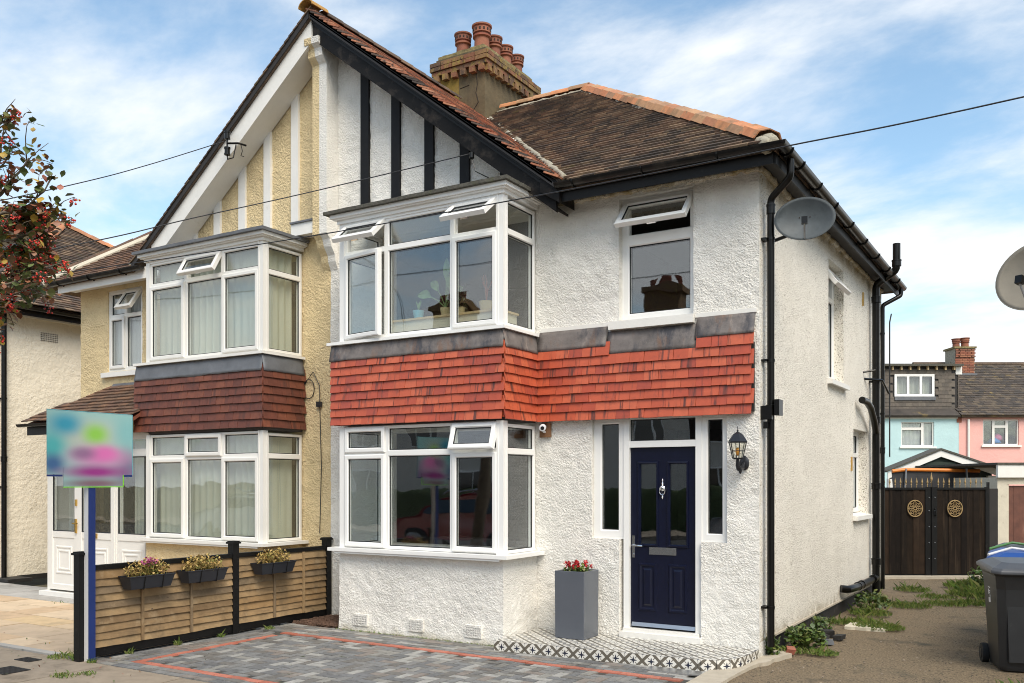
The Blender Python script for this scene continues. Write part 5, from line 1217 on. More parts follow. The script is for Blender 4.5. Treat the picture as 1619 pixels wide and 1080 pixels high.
potplant((-5.66, 8.68, 3.725), 'pot_cream', .09, .12, lambda mb, c: [mb.tube([c, c + Vector((rnd.uniform(-.02, .02), 0, .12)), c + Vector((rnd.uniform(-.07, .07), rnd.uniform(-.03, .03), rnd.uniform(.2, .32)))], .005, 4) for _ in range(7)], 'round cream pot with thin stems in the right casement of the upper bay', 'pot_clay')
# dim furniture in the ground floor bay: a low sofa back
sf = thing('sofa', (-6.3, 9.9, .16), 'dark sofa back seen dimly through the lower bay window of the white house', 'sofa')
mb = MB(); mb.box((-7.3, 9.8, .16), (-5.4, 10.1, 1.05)); mb.build('back', 'room_dark', sf); mb = MB(); mb.box((-7.3, 10.101, .16), (-5.4, 10.7, .6)); mb.build('seat', 'room_dark', sf)

# ================================================================ ON THE HOUSE
# lantern
lx, ly, lz = -2.80, YM - .015, 1.98
ln_ = thing('wall_lantern', (lx, ly, lz), 'black coach lantern with an amber bulb on the wall right of the navy door', 'lantern')
cx, cy = lx - .02, ly - .17
mb = MB(); mb.lathe([(.004, 0), (.045, .004), (.05, .015), (.03, .03)], (0, 0, 0), 14, T(lx, ly, lz) @ RX(90) @ Matrix.Diagonal((1, 1.5, 1, 1))); mb.tube([(lx, ly - .02, lz), (lx - .005, ly - .06, lz - .05), (cx, cy + .03, lz - .055), (cx, cy, lz - .02), (cx, cy, lz + .05)], [.014, .02, .026, .022, .014], 10); mb.lathe([(.004, -.10), (.014, -.085), (.022, -.06), (.01, -.03)], (cx + .01, cy + .05, lz - .01), 10); mb.build('bracket', 'lamp_metal', ln_, smooth='auto')
mb = MB(); mb.lathe([(.095, .20), (.098, .212), (.075, .25), (.045, .29), (.02, .305), (.008, .312), (.01, .325), (.004, .33), (.004, .365)], (cx, cy, lz), 6, ); mb.lathe([(.045, .035), (.055, .05)], (cx, cy, lz), 6); mb.build('cap', 'lamp_metal', ln_)
mb = MB()
for k in range(6):
    a = k * 6.283 / 6; mb.tube([(cx + .052 * math.cos(a), cy + .052 * math.sin(a), lz + .045), (cx + .088 * math.cos(a), cy + .088 * math.sin(a), lz + .205)], .005, 5)
for r_, z in ((.068, .12),): mb.tube([(cx + r_ * math.cos(k * 6.283 / 6), cy + r_ * math.sin(k * 6.283 / 6), lz + z) for k in range(6)], .003, 4, closed=True)
mb.build('cage', 'lamp_metal', ln_)
mb = MB(); vs = [(cx + r_ * math.cos(k * 6.283 / 6), cy + r_ * math.sin(k * 6.283 / 6), lz + z) for (r_, z) in ((.050, .05), (.086, .20)) for k in range(6)]; mb.add(vs, [(k, (k + 1) % 6, 6 + (k + 1) % 6, 6 + k) for k in range(6)]); mb.build('glass', 'lamp_glass', ln_)
mb = MB(); mb.lathe([(.004, .07), (.014, .08), (.024, .115), (.02, .14), (.004, .155)], (cx, cy, lz), 12); mb.build('bulb', 'amber', ln_, smooth=True)
# camera
ct = thing('security_camera', (-5.10, YM - .02, 2.38), 'white security camera on a brown wooden block beside the bay', 'camera')
mb = MB(); mb.box((-5.185, YM - .035, 2.30), (-5.04, YM - .012, 2.46)); mb.build('wooden_block', 'plywood', ct)
Tc = T(-5.11, YM - .09, 2.41) @ RZ(25) @ RX(100)
mb = MB(); mb.lathe([(.030, -.05), (.038, -.045), (.040, .0), (.040, .05), (.036, .058), (.03, .06)], (0, 0, 0), 18, Tc); mb.build('housing', 'cam_white', ct, smooth='auto')
mb = MB(); mb.lathe([(.022, .0601), (.022, .064), (.010, .066)], (0, 0, 0), 14, Tc); mb.build('lens', 'car_glass', ct); mb = MB(); mb.tube([(-5.11, YM - .03, 2.36), (-5.11, YM - .07, 2.36), (-5.11, YM - .09, 2.39)], .012, 8); mb.build('arm', 'cam_white', ct)

# satellite dishes
def dish(name, c, look, rx, rz, m, label, mount, arm=True, roll=0):
    t = thing(name, c, label, 'satellite dish'); look = Vector(look).normalized()
    Q = look.to_track_quat('Y', 'Z').to_matrix().to_4x4(); B = T(*c) @ Q @ RY(roll)   # local +y points out of the bowl
    mb = MB(B); n = 12; sg = 40; vs = []; fs = []
    for i in range(n + 1):
        q = i / n
        for k in range(sg): a = k * 6.283185 / sg; vs.append((rx * q * math.cos(a), .075 * q * q, rz * q * math.sin(a)))
    for i in range(n):
        for k in range(sg): fs.append((i * sg + k, i * sg + (k + 1) % sg, (i + 1) * sg + (k + 1) % sg, (i + 1) * sg + k))
    mb.add(vs, fs); o = mb.build('reflector', m, t, smooth=True); s = o.modifiers.new('t', 'SOLIDIFY'); s.thickness = .006
    mb = MB(B); mb.tube([(rx * math.cos(k * 6.283 / 40), .075, rz * math.sin(k * 6.283 / 40)) for k in range(40)], .006, 6, closed=True); mb.build('rim', m, t)
    mb = MB(B); mb.tube([(0, .06, -rz * .97), (0, .20, -rz * .80), (0, .30, -rz * .50)], .010, 6); mb.build('feed_arm', 'galv', t)
    mb = MB(B); mb.box((-.028, .27, -rz * .40 - .035), (.028, .33, -rz * .40 + .03)); mb.lathe([(.02, 0), (.028, .01), (.028, .05), (.02, .06)], (0, 0, 0), 12, T(0, .30, -rz * .40) @ RX(80)); mb.build('receiver', 'black_plastic', t)
    mb = MB(B)
    for (a, b) in ((-.05, .03), (.05, .03), (-.05, -.07), (.05, -.07)): mb.lathe([(.006, 0), (.006, .01)], (0, 0, 0), 8, T(a, .005, b) @ RX(-90))
    mb.build('bolt', 'hole_shade_bolt', t)
    mb = MB(); mb.tube([tuple(Vector(c) - look * .02), tuple(Vector(c) - look * .12 + Vector((0, 0, -.05))), mount], .018, 8); mb.box((-.06, -.01, -.09), (.06, .01, .09), T(*mount) @ RZ(90)); mb.build('wall_bracket', 'black_plastic', t); return t
dish('satellite_dish', (-2.25, 9.27, 4.40), (.22, -.95, .02), .285, .208, 'dish_grey', 'smoky grey oval dish on the corner of the white house below the gutter', (XS + .02, 9.45, 4.28))

# ================================================================ RIGHT NEIGHBOUR (outside the frame) with its dish
rh = thing('side_house', (2.4, 9.0, 0), 'rendered house across the alley, outside the right edge of the picture', 'house')
wall('wall', rh, T(2.6, 15.5, 0) @ RZ(-90), 0, 6.8, 0, 4.95, 'far_render', [], step=.12, wob=0)
mb = MB(); mb.box((2.6, 8.68, 0), (9.3, 8.93, 4.95)); mb.build('wall', 'far_render', rh)
slab(rh, 'roof', [(2.2, 8.4, 4.97), (9.4, 8.4, 4.97), (9.4, 12.2, 7.6), (6.0, 12.2, 7.6)], 'roof_tile'); slab(rh, 'hip_slope', [(2.2, 15.9, 4.97), (2.2, 8.4, 4.97), (6.0, 12.2, 7.6)], 'roof_tile')
dish('satellite_dish', (-.20, 8.80, 3.50), (-.42, -.85, .20), .34, .30, 'dish_cream', 'cream dish cut by the right edge of the picture, high above the bins', (.16, 9.05, 3.45))
mb = MB(); mb.tube([(.16, 9.05, 0), (.16, 9.05, 3.75)], .03, 10); tag(mb.build('mast', 'galv'), 'steel mast carrying the cream dish, just outside the right edge', 'mast')

# ================================================================ FENCE
FXc = -8.42
fe = thing('garden_fence', (FXc, 7.3, 0), 'low black framed fence of wavy brown boards between the tan path and the driveway', 'fence')
for y in (5.49, 7.44, 9.02):
    mb = MB(); z = 1.06 if y < 9 else 1.02; mb.box((FXc - .045, y - .045, 0), (FXc + .045, y + .045, z)); po_ = mb.build('post', 'black_paint', fe)
    mb = MB(); mb.box((FXc - .062, y - .062, z), (FXc + .062, y + .062, z + .022)); mb.box((FXc - .05, y - .05, z + .022), (FXc + .05, y + .05, z + .034)); mb.build('post_cap', 'black_paint', po_)
for (a, b) in ((5.605, 7.395), (7.485, 8.975)):
    mb = MB(); mb.box((FXc - .035, a, .895), (FXc + .035, b, .945)); mb.build('top_rail', 'black_paint', fe)
    mb = MB(); mb.box((FXc - .02, a, .02), (FXc + .025, b, .125)); mb.build('gravel_board', 'black_paint', fe)
    n = 10; z0 = .125; hh = (.895 - z0) / n
    for i in range(n):
        mb = MB(); z = z0 + i * hh; ny = 24; vs = []; fs = []
        for j in range(ny + 1):
            y = a + (b - a) * j / ny; wv = .006 * noise.noise(Vector((y * 2.5, i * 3.3, a))) + .003 * noise.noise(Vector((y * 9, i * 5, a)))
            vs += [(FXc + .040 + wv, y, z - .014 + wv * 1.5), (FXc + .016 + wv, y, z + hh), (FXc + .006, y, z + hh), (FXc + .022 + wv, y, z - .014 + wv * 1.5)]
        for j in range(ny):
            for k in range(4): fs.append((j * 4 + k, j * 4 + (k + 1) % 4, (j + 1) * 4 + (k + 1) % 4, (j + 1) * 4 + k))
        fs += [(0, 1, 2, 3), (ny * 4 + 3, ny * 4 + 2, ny * 4 + 1, ny * 4)]
        mb.add(vs, fs); mb.build('board', 'fence_board', fe)
for y in (6.17, 6.80, 8.05, 8.55):
    mb = MB(); mb.box((FXc + .038, y - .018, .115), (FXc + .056, y + .0, .893)); mb.box((FXc + .038, y + .003, .115), (FXc + .052, y + .018, .893)); mb.build('batten', 'fence_board', fe)
def trough(y0, y1, z, label, plab, purple):
    t = thing('planter_trough', (FXc + .13, (y0 + y1) / 2, z), label, 'planter', 'dark troughs hung along the fence'); xm = FXc + .05
    mb = MB(); xo = .19; tp = .035
    lo = [(xm + .03, y0 + tp, z), (xm + xo - .03, y0 + tp, z), (xm + xo - .03, y1 - tp, z), (xm + .03, y1 - tp, z)]; hi = [(xm, y0, z + .13), (xm + xo, y0, z + .13), (xm + xo, y1, z + .13), (xm, y1, z + .13)]
    hi2 = [(xm + .012, y0 + .012, z + .13), (xm + xo - .012, y0 + .012, z + .13), (xm + xo - .012, y1 - .012, z + .13), (xm + .012, y1 - .012, z + .13)]; lo2 = [(p[0], p[1], z + .10) for p in hi2]
    mb.add(lo + hi + hi2 + lo2, [(3, 2, 1, 0)] + [(i, (i + 1) % 4, 4 + (i + 1) % 4, 4 + i) for i in range(4)] + [(4 + i, 4 + (i + 1) % 4, 8 + (i + 1) % 4, 8 + i) for i in range(4)] + [(8 + i, 8 + (i + 1) % 4, 12 + (i + 1) % 4, 12 + i) for i in range(4)] + [(12, 13, 14, 15)])
    mb.build('trough', 'trough', t)
    mb = MB(); mb.tube([hi[0], hi[1], hi[2], hi[3]], .008, 6, closed=True); mb.build('rim', 'trough', t)
    for f in (.33, .74):
        y = y0 + (y1 - y0) * f; mb = MB(); mb.tube([(xm - .01, y, z + .14), (xm + xo + .006, y, z + .135), (xm + xo - .026, y, z - .006), (xm, y, z - .006)], .006, 6); mb.build('bracket', 'black_plastic', t)
    p = thing('bedding_plant', (xm + .09, (y0 + y1) / 2, z + .1), plab, 'plant'); c = (xm + .09, (y0 + y1) / 2, z + .165)
    mb = MB(); foliage(mb, (c[0], c[1], c[2] + .03), (.11, (y1 - y0) * .48, .10), 560, .036, .6); 
    for _ in range(60):
        q = Vector((c[0] + rnd.uniform(-.07, .07), rnd.uniform(y0 + .04, y1 - .04), z + .1)); mb.tube([q, q + Vector((rnd.uniform(-.04, .05), rnd.uniform(-.04, .04), rnd.uniform(.05, .13)))], .0025, 3)
    mb.build('leaves', 'dry_leaf', p, fixn=False)
    if purple:
        mb = MB(); foliage(mb, (c[0], (y0 + y1) / 2 + .02, z + .19), (.09, .12, .09), 240, .032); mb.build('green_leaves', 'grass_blade', p, fixn=False)
        mb = MB(); foliage(mb, (c[0], (y0 + y1) / 2 + .02, z + .26), (.08, .10, .04), 160, .026, .9); mb.build('petals', 'purple_petal', p, fixn=False)
trough(5.88, 6.43, .68, 'dark trough nearest the black end post, holding the purple flowers', 'yellowed bedding plant with purple flowers in the trough nearest the sign post', True)
trough(6.60, 7.15, .68, 'dark trough just left of the middle fence post', 'dried golden plant in the trough just left of the middle fence post', False)
trough(7.66, 8.22, .68, 'dark trough between the middle fence post and the white house', 'dried golden plant in the trough nearest the white house', False)

# ================================================================ SALE BOARD
sg = thing('sale_board', (-8.36, 5.55, 0), 'blurred teal and magenta sale board on a blue post at the driveway edge', 'sign')
mb = MB(); mb.box((-8.375, 5.50, 0), (-8.305, 5.57, 1.80)); mb.box((-8.375, 5.50, 1.80), (-8.325, 5.57, 2.3)); mb.build('post', 'sign_white', sg); mb = MB(); mb.box((-8.3049, 5.498, 0), (-8.298, 5.572, 1.73)); mb.build('post_face', 'sign_blue', sg)
def uvbox(name, m, x, y0, y1, z0, z1, parent, th=.012, uvr=None):
    me = bpy.data.meshes.new(name); U = uvr or (y0, y1, z0, z1)
    v = [(x, y0, z0), (x, y1, z0), (x, y1, z1), (x, y0, z1), (x - th, y0, z0), (x - th, y1, z0), (x - th, y1, z1), (x - th, y0, z1)]
    me.from_pydata(v, [], [(0, 1, 2, 3), (7, 6, 5, 4), (0, 4, 5, 1), (1, 5, 6, 2), (2, 6, 7, 3), (3, 7, 4, 0)]); uv = me.uv_layers.new()
    for l in me.loops: p = v[l.vertex_index]; uv.data[l.index].uv = ((p[1] - U[0]) / (U[1] - U[0]), (p[2] - U[2]) / (U[3] - U[2]))
    me.materials.append(M_[m]); me.update(); return link(name, me, parent)
ub = (5.07, 5.99, 1.85, 2.48)
uvbox('board', 'board_print', -8.30, 5.07, 5.99, 1.862, 2.48, sg, uvr=ub); uvbox('slip_board', 'board_print', -8.293, 5.235, 5.875, 1.745, 1.93, sg, uvr=ub)
mb = MB(); mb.box((-8.312, 5.07, 1.842), (-8.2995, 5.225, 1.861)); mb.box((-8.312, 5.89, 1.842), (-8.2995, 5.99, 1.861)); mb.build('board_edge', 'sign_blue', sg)
mb = MB(); mb.box((-8.30, 5.23, 1.735), (-8.291, 5.88, 1.744)); mb.box((-8.30, 5.876, 1.745), (-8.291, 5.886, 1.86)); mb.build('slip_edge', 'lime', sg)
mb = MB(); mb.box((-8.312, 5.065, 2.481), (-8.299, 5.995, 2.487)); mb.box((-8.312, 5.991, 1.862), (-8.299, 5.996, 2.481)); mb.build('board_edge', 'tile_teal', sg)
mb = MB(); mb.box((-8.345, 5.49, 2.2), (-8.3125, 5.58, 2.487)); mb.build('clamp', 'lime', sg)

# ================================================================ DOORSTEP
st = thing('doorstep', (-3.9, 8.7, 0), 'low step with black white and grey patterned tiles below the navy door', 'step')
zt = .105
outl = [(-5.21, 8.14), (-2.97, 8.27), (-2.84, 8.33), (-2.74, 8.43), (-2.685, 8.58), (-2.67, 8.80), (-2.67, YM - .012), (-5.21, YM - .012)]
mb = MB(); mb.prism([(p[0] , p[1] + (.008 if p[1] < 9 else 0)) for p in outl], 'z', 0, zt - .008); mb.build('step_core', 'mortar', st)
def uvmesh(name, vs, fs, uvs, m, parent):
    me = bpy.data.meshes.new(name); me.from_pydata(vs, [], fs); uv = me.uv_layers.new()
    i = 0
    for f in uvs:
        for q in f: uv.data[i].uv = q; i += 1
    me.materials.append(M_[m]); me.update(); return link(name, me, parent)
def clip_poly(poly, a, b):
    """keep the part of poly to the left of a->b"""
    o = []; nrm = (-(b[1] - a[1]), b[0] - a[0])
    side = lambda p: (p[0] - a[0]) * nrm[0] + (p[1] - a[1]) * nrm[1]
    for i in range(len(poly)):
        p, q = poly[i], poly[(i + 1) % len(poly)]; sp, sq = side(p), side(q)
        if sp >= 0: o.append(p)
        if sp * sq < 0: t = sp / (sp - sq); o.append((p[0] + (q[0] - p[0]) * t, p[1] + (q[1] - p[1]) * t))
    return o
ts = .1845; g = .0012
ang = math.atan2(.13, 2.24); ca, sa = math.cos(ang), math.sin(ang)
for i in range(-1, 15):
    for j in range(0, 7):
        lx0, ly0 = i * ts, j * ts; q = [(lx0 + g, ly0 + g), (lx0 + ts - g, ly0 + g), (lx0 + ts - g, ly0 + ts - g), (lx0 + g, ly0 + ts - g)]
        poly = [(-5.21 + a * ca - b * sa, 8.14 + a * sa + b * ca) for a, b in q]
        for a, b in zip(outl, outl[1:] + outl[:1]):
            poly = clip_poly(poly, a, b)
            if len(poly) < 3: break
        if len(poly) < 3: continue
        n = len(poly); vs = [(p[0], p[1], zt) for p in poly] + [(p[0], p[1], zt - .008) for p in poly]
        def uvp(p): a, b = p[0] + 5.21, p[1] - 8.14; return ((a * ca + b * sa) / ts, (-a * sa + b * ca) / ts)
        fs = [tuple(range(n)), tuple(range(2 * n - 1, n - 1, -1))] + [(k, n + k, n + (k + 1) % n, (k + 1) % n) for k in range(n)]
        us = [[uvp(p) for p in poly], [uvp(p) for p in poly][::-1]] + [[uvp(poly[k]), uvp(poly[k]), uvp(poly[(k + 1) % n]), uvp(poly[(k + 1) % n])] for k in range(n)]
        uvmesh('tile', vs, fs, us, 'patterned_tile', st)
# riser tiles
d0 = 0
for (a, b) in zip(outl[:6], outl[1:7]):
    a = Vector((*a, 0)); b = Vector((*b, 0)); l = (b - a).length; dd = (b - a).normalized(); nn = Vector((dd.y, -dd.x, 0)); s = 0
    while s < l - .002:
        e = min(l, (math.floor((d0 + s) / ts + 1e-6) + 1) * ts - d0); p, q = a + dd * (s + .001), a + dd * (e - .001); o = nn * .009
        vs = []; 
        for w_ in (p + o, q + o, q, p): vs.append((w_.x, w_.y, 0.0))
        for w_ in (p + o, q + o, q, p): vs.append((w_.x, w_.y, zt + .001))
        u0, u1 = (d0 + s) / ts, (d0 + e) / ts; h = (zt) / ts
        F_ = [(u0, .5 - h * .42), (u1, .5 - h * .42), (u1, .5 + h * .6), (u0, .5 + h * .6)]; c0 = [(u0, .02)] * 4
        uvmesh('riser_tile', vs, [(0, 1, 5, 4), (1, 2, 6, 5), (2, 3, 7, 6), (3, 0, 4, 7), (4, 5, 6, 7), (3, 2, 1, 0)], [F_, c0, c0, c0, c0, c0], 'patterned_tile', st); s = e
    d0 += l
mb = MB(); mb.box((-3.45, 8.02, .0), (-2.84, 8.20, .012)); mb.build('drain_channel', 'aluminium', None, label='short metal drain channel in front of the right end of the tiled step', cat='drain') 

# planter with red flowers
pl = thing('tall_planter', (-4.55, 8.85, zt), 'tall smooth slate grey box planter standing left of the navy door', 'planter')
px0, py0 = -4.745, 8.625; Mp = T(px0, py0, zt + .002); W_ = .355; H_ = .725
mb = MB(Mp); tpz = .004
mb.add([(tpz, tpz, 0), (W_ - tpz, tpz, 0), (W_ - tpz, W_ - tpz, 0), (tpz, W_ - tpz, 0), (0, 0, H_), (W_, 0, H_), (W_, W_, H_), (0, W_, H_), (.02, .02, H_), (W_ - .02, .02, H_), (W_ - .02, W_ - .02, H_), (.02, W_ - .02, H_), (.02, .02, H_ - .08), (W_ - .02, .02, H_ - .08), (W_ - .02, W_ - .02, H_ - .08), (.02, W_ - .02, H_ - .08)],
       [(3, 2, 1, 0)] + [(i, (i + 1) % 4, 4 + (i + 1) % 4, 4 + i) for i in range(4)] + [(4 + i, 4 + (i + 1) % 4, 8 + (i + 1) % 4, 8 + i) for i in range(4)] + [(8 + i, 8 + (i + 1) % 4, 12 + (i + 1) % 4, 12 + i) for i in range(4)])
o = mb.build('box', 'planter_zinc', pl); bv = o.modifiers.new('b', 'BEVEL'); bv.width = .004; bv.segments = 2
mb = MB(Mp); mb.box((.021, .021, H_ - .12), (W_ - .021, W_ - .021, H_ - .05)); mb.build('soil', 'soil', pl)
rf = thing('red_flowers', (px0 + .18, py0 + .18, zt + H_ - .05), 'crimson flowers growing from the top of the tall grey planter', 'flowers')
c = (px0 + .18, py0 + .18, zt + H_ + .0)
mb = MB(); foliage(mb, c, (.15, .15, .06), 330, .04, .6); mb.build('leaves', 'grass_blade', rf, fixn=False)
mb = MB()
for _ in range(26):
    q = Vector((c[0] + rnd.uniform(-.15, .15), c[1] + rnd.uniform(-.15, .15), c[2] + rnd.uniform(.03, .08)))
    for k in range(16): leaf(mb, q + Vector((rnd.uniform(-.008, .008), rnd.uniform(-.008, .008), k * .002)), .026, rnd, .8)
mb.build('petals', 'red_petal', rf, fixn=False)

# ================================================================ WIRES
def wire(pts, label, r=.006):
    # pass a smooth curve through the points
    P_ = [Vector(p) for p in pts]; o = []
    for i in range(len(P_) - 1):
        p0, p1, p2, p3 = P_[max(i - 1, 0)], P_[i], P_[i + 1], P_[min(i + 2, len(P_) - 1)]
        for k in range(8):
            t = k / 8; o.append(.5 * ((2 * p1) + (p2 - p0) * t + (2 * p0 - 5 * p1 + 4 * p2 - p3) * t * t + (3 * p1 - p0 - 3 * p2 + p3) * t ** 3))
    o.append(P_[-1]); mb = MB(); mb.tube(o, r, 6); return tag(mb.build('overhead_wire', 'wire', None, smooth=True), label, 'wire')
wire([(4.5, 7.3, 4.70), (-.272, 7.4, 4.524), (-1.958, 7.4, 4.495), (-3.287, 7.4, 4.480), (-4.746, 7.4, 4.480), (-7.06, 7.4, 4.504), (-10.113, 7.4, 4.59), (-12.6, 7.4, 4.70), (-19, 7.4, 5.05)], 'lowest wire, running right across the picture in front of both bay roofs')
wire([(-5.876, 8.66, 5.563), (-7.0, 7.3, 5.02), (-7.55, 5.9, 4.45), (-7.85, 5.1, 4.06), (-9.6, .5, 3.0 + 1.1)], 'thin wire from the black bargeboard down to the left across the cream gable', .005) if False else None
def scr(u, v, d):      # a point at a known distance, found once while surveying the place
    t = (u - 809.5) / 1437; c_, s_ = math.cos(YAW), math.sin(YAW); return (d * (-s_ + t * c_), d * (c_ + t * s_), 1.79 - (v - 762) * d / 1437)
wire([(-5.876, 8.66, 5.563), scr(485, 305, 10.6), scr(300, 346, 10.0), scr(140, 383, 9.5), scr(-250, 455, 8.8)], 'upper wire from the black bargeboard falling left across the cream gable')
wire([(-9.905, 8.60, 6.48), scr(230, 262, 12.2), scr(110, 293, 10.9), scr(-250, 372, 9.2)], 'wire from the insulator on the white bargeboard out over the berry tree')
ib = thing('wire_insulator', (-9.85, 8.66, 6.5), 'pair of dark insulators bracketed to the sloping white bargeboard', 'insulator')
for z in (6.56, 6.34):
    mb = MB(); mb.lathe([(.030, -.055), (.042, -.05), (.042, -.03), (.036, -.025), (.036, .03), (.044, .035), (.044, .055), (.02, .065)], (-9.88, 8.62, z), 14); mb.build('insulator', 'black_plastic', ib, smooth='auto')
mb = MB(); mb.tube([(-9.88, 8.62, 6.30), (-9.88, 8.62, 6.62)], .012, 6); mb.tube([(-9.88, 8.62, 6.45), (-9.70, 8.66, 6.43), (-9.66, 8.76, 6.42)], .014, 6); mb.tube([(-9.88, 8.62, 6.29), (-9.85, 8.60, 6.22), (-9.76, 8.62, 6.23), (-9.75, 8.66, 6.42)], .009, 6); mb.tube([(-9.70, 8.70, 6.42), (-9.67, 8.70, 6.33), (-9.70, 8.70, 6.27), (-9.64, 8.70, 6.25)], .006, 5); mb.build('bracket', 'black_plastic', ib)
mb = MB(); mb.lathe([(.02, 0), (.03, .01), (.03, .07)], (-5.85, 8.66, 5.50), 10); mb.tube([(-5.85, 8.66, 5.5), (-5.80, 8.66, 5.35), (-5.62, 9.0, 5.25), (-5.62, 9.06, 5.08)], .006, 5); wi = mb.build('wire_insulator', 'black_plastic'); tag(wi, 'small black wire hook at the middle of the black bargeboard', 'insulator')

# ================================================================ BINS
def bin_(loc, label, lidm, strap, rot=0):
    t = thing('wheelie_bin', loc, label, 'wheelie bin', 'wheelie bins beside the alley'); B = T(*loc) @ RZ(rot)
    w0, w1, d0_, d1_ = .235, .285, .25, .35
    mb = MB(B); c = .05
    def oct_(w, d, z, k): return [(-w + k, -d, z), (w - k, -d, z), (w, -d + k, z), (w, d - k * .4, z), (w - k * .4, d, z), (-w + k * .4, d, z), (-w, d - k * .4, z), (-w, -d + k, z)]
    L_ = [oct_(w0 * .96, d0_ * .96, .025, c), oct_(w0, d0_, .06, c), oct_(w0 + .035, d0_ + .07, .80, c * 1.3), oct_(w1, d1_, .93, c * 1.3), oct_(w1 + .012, d1_ + .012, .935, c * 1.3), oct_(w1 + .012, d1_ + .012, .975, c * 1.3)]
    vs = [p for r_ in L_ for p in r_]; fs = [tuple(range(7, -1, -1))]
    for i in range(len(L_) - 1): fs += [(i * 8 + k, i * 8 + (k + 1) % 8, (i + 1) * 8 + (k + 1) % 8, (i + 1) * 8 + k) for k in range(8)]
    fs.append(tuple(40 + k for k in range(8))); mb.add(vs, fs); o = mb.build('body', 'bin_grey', t); b_ = o.modifiers.new('b', 'BEVEL'); b_.width = .010; b_.segments = 2
    mb = MB(B); mb.prism([(-.17, .12), (.17, .12), (.19, .70), (.15, .76), (-.15, .76), (-.19, .70)], 'y', -.305, -.262)
    pb = mb.build('front_panel', 'bin_grey', t); 
    # lid: shallow dome with overhanging lip, sloped to the front
    mb = MB(B); W = w1 + .045; D = d1_ + .04
    L2 = [oct_(W, D, .975, .07), oct_(W, D, 1.005, .07), oct_(W - .025, D - .025, 1.025, .07), oct_(W - .05, D - .05, 1.035, .07), oct_(W - .12, D - .14, 1.065, .06)]
    vs = [(p[0], p[1], p[2] - .03 * max(0, -p[1]) / D) for r_ in L2 for p in r_]; fs = [tuple(range(7, -1, -1))]
    for i in range(4): fs += [(i * 8 + k, i * 8 + (k + 1) % 8, (i + 1) * 8 + (k + 1) % 8, (i + 1) * 8 + k) for k in range(8)]
    fs.append(tuple(32 + k for k in range(8))); mb.add(vs, fs); o = mb.build('lid', lidm, t); b_ = o.modifiers.new('b', 'BEVEL'); b_.width = .008; b_.segments = 2
    mb = MB(B); mb.tube([(-.24, D - .02, .99), (-.24, D + .06, 1.0), (.24, D + .06, 1.0), (.24, D - .02, .99)], .014, 8); mb.build('handle', 'bin_grey', t)
    for s in (-1, 1):
        Tw = B @ T(s * .265, .30, .10) @ RY(90); mb = MB(); mb.lathe([(.05, -.03), (.095, -.03), (.10, -.02), (.10, .02), (.095, .03), (.05, .03)], (0, 0, 0), 24, Tw); wo = mb.build('wheel', 'rubber', t, smooth='auto')
        mb = MB(); mb.lathe([(.045, -.034), (.045, .034)], (0, 0, 0), 12, Tw); mb.build('hub', 'bin_grey', wo)
    mb = MB(B); mb.tube([(-.25, .30, .10), (.25, .30, .10)], .012, 8); mb.build('axle', 'galv', t)
    if strap:
        mb = MB(B)
        for (x, w_) in ((-.19, .03), (.1, .03)): pass
        mb.tube([(-W + .02, -D + .1, 1.02), (-.1, -.1, 1.085), (W - .02, 0, 1.03)], .014, 8); mb.build('strap', strap, t)
    # printed panel on the left flank near the front: recycling marks
    mb = MB(B @ T(-.2655, -.13, 0) @ RZ(-90) @ RX(2.9))
    for i, (a, z, w_, h) in enumerate(((-.04, .80, .075, .008), (-.04, .735, .020, .05), (-.012, .765, .045, .010), (-.012, .745, .030, .010), (-.04, .66, .03, .045), (.0, .665, .03, .045), (.012, .715, .02, .02))):
        mb.box((a, -.002, z), (a + w_, .0005, z + h))
    mb.build('printed_label', 'print_white', t)
    return t
bin_((-.39, 10.02, -.02), 'nearest grey wheelie bin with a white printed label, at the right edge', 'bin_lid', None, 15)
bin_((-.42, 11.0, .01), 'wheelie bin behind the nearest one, with a blue lid', 'bin_blue', 'cam_white', 2)
bin_((-.45, 11.95, .01), 'third wheelie bin from the front, farthest toward the gate, with a grey lid', 'bin_lid', 'bin_green', -2)
mb = MB(); mb.tube([(-.30, 8.55, .02), (-.15, 8.75, .30), (-.02, 8.95, .62)], .018, 8); tag(mb.build('wooden_stake', 'bark'), 'grey stick leaning at the bottom right corner in front of the nearest bin', 'stick')

# ================================================================ GATE, FENCE PIECE, GARAGE, CARPORT (frame turned to the street behind)
def FX_(u, d): return (u - 809.5) / 1437 * d
def FZ(v, d): return 1.79 + (762 - v) * d / 1437
gd = 17.1
gt = thing('driveway_gate', tuple(CF @ Vector((FX_(1473, gd), gd, 0))), 'double gate of dark brown boards with gold spear tips across the alley', 'gate')
xL, xM, xR = FX_(1385, gd), FX_(1473, gd), FX_(1562, gd); zt_ = FZ(770, gd); G = CF @ T(0, gd, 0)
def boards(a, b, n):
    w_ = (b - a) / n
    for i in range(n):
        mb = MB(G); mb.box((a + i * w_ + .003, .0 + (i % 2) * .010, .06), (a + (i + 1) * w_ - .003, .025 + (i % 2) * .010, zt_ - .04)); mb.build('board', 'gate_board', gt)
boards(xL + .02, xM - .12, 8); boards(xM + .10, xR - .05, 8)
for (a, b) in ((xL, xM - .03), (xM + .0, xR)):
    mb = MB(G); mb.box((a, -.015, zt_ - .05), (b, .045, zt_ - .01)); mb.box((a, .026, .03), (b, .045, .08)); mb.build('frame_rail', 'black_paint', gt)
mb = MB(G); mb.box((xM - .12, -.01, .04), (xM - .005, .04, zt_)); mb.box((xM + .005, -.012, .04), (xM + .10, .04, zt_)); mb.box((xR - .05, -.01, .03), (xR, .04, zt_)); mb.box((xM - .012, -.03, -.02), (xM - .0, -.016, zt_ + .1)); mb.build('stile', 'black_paint', gt)
k = 0
x = xL + .06
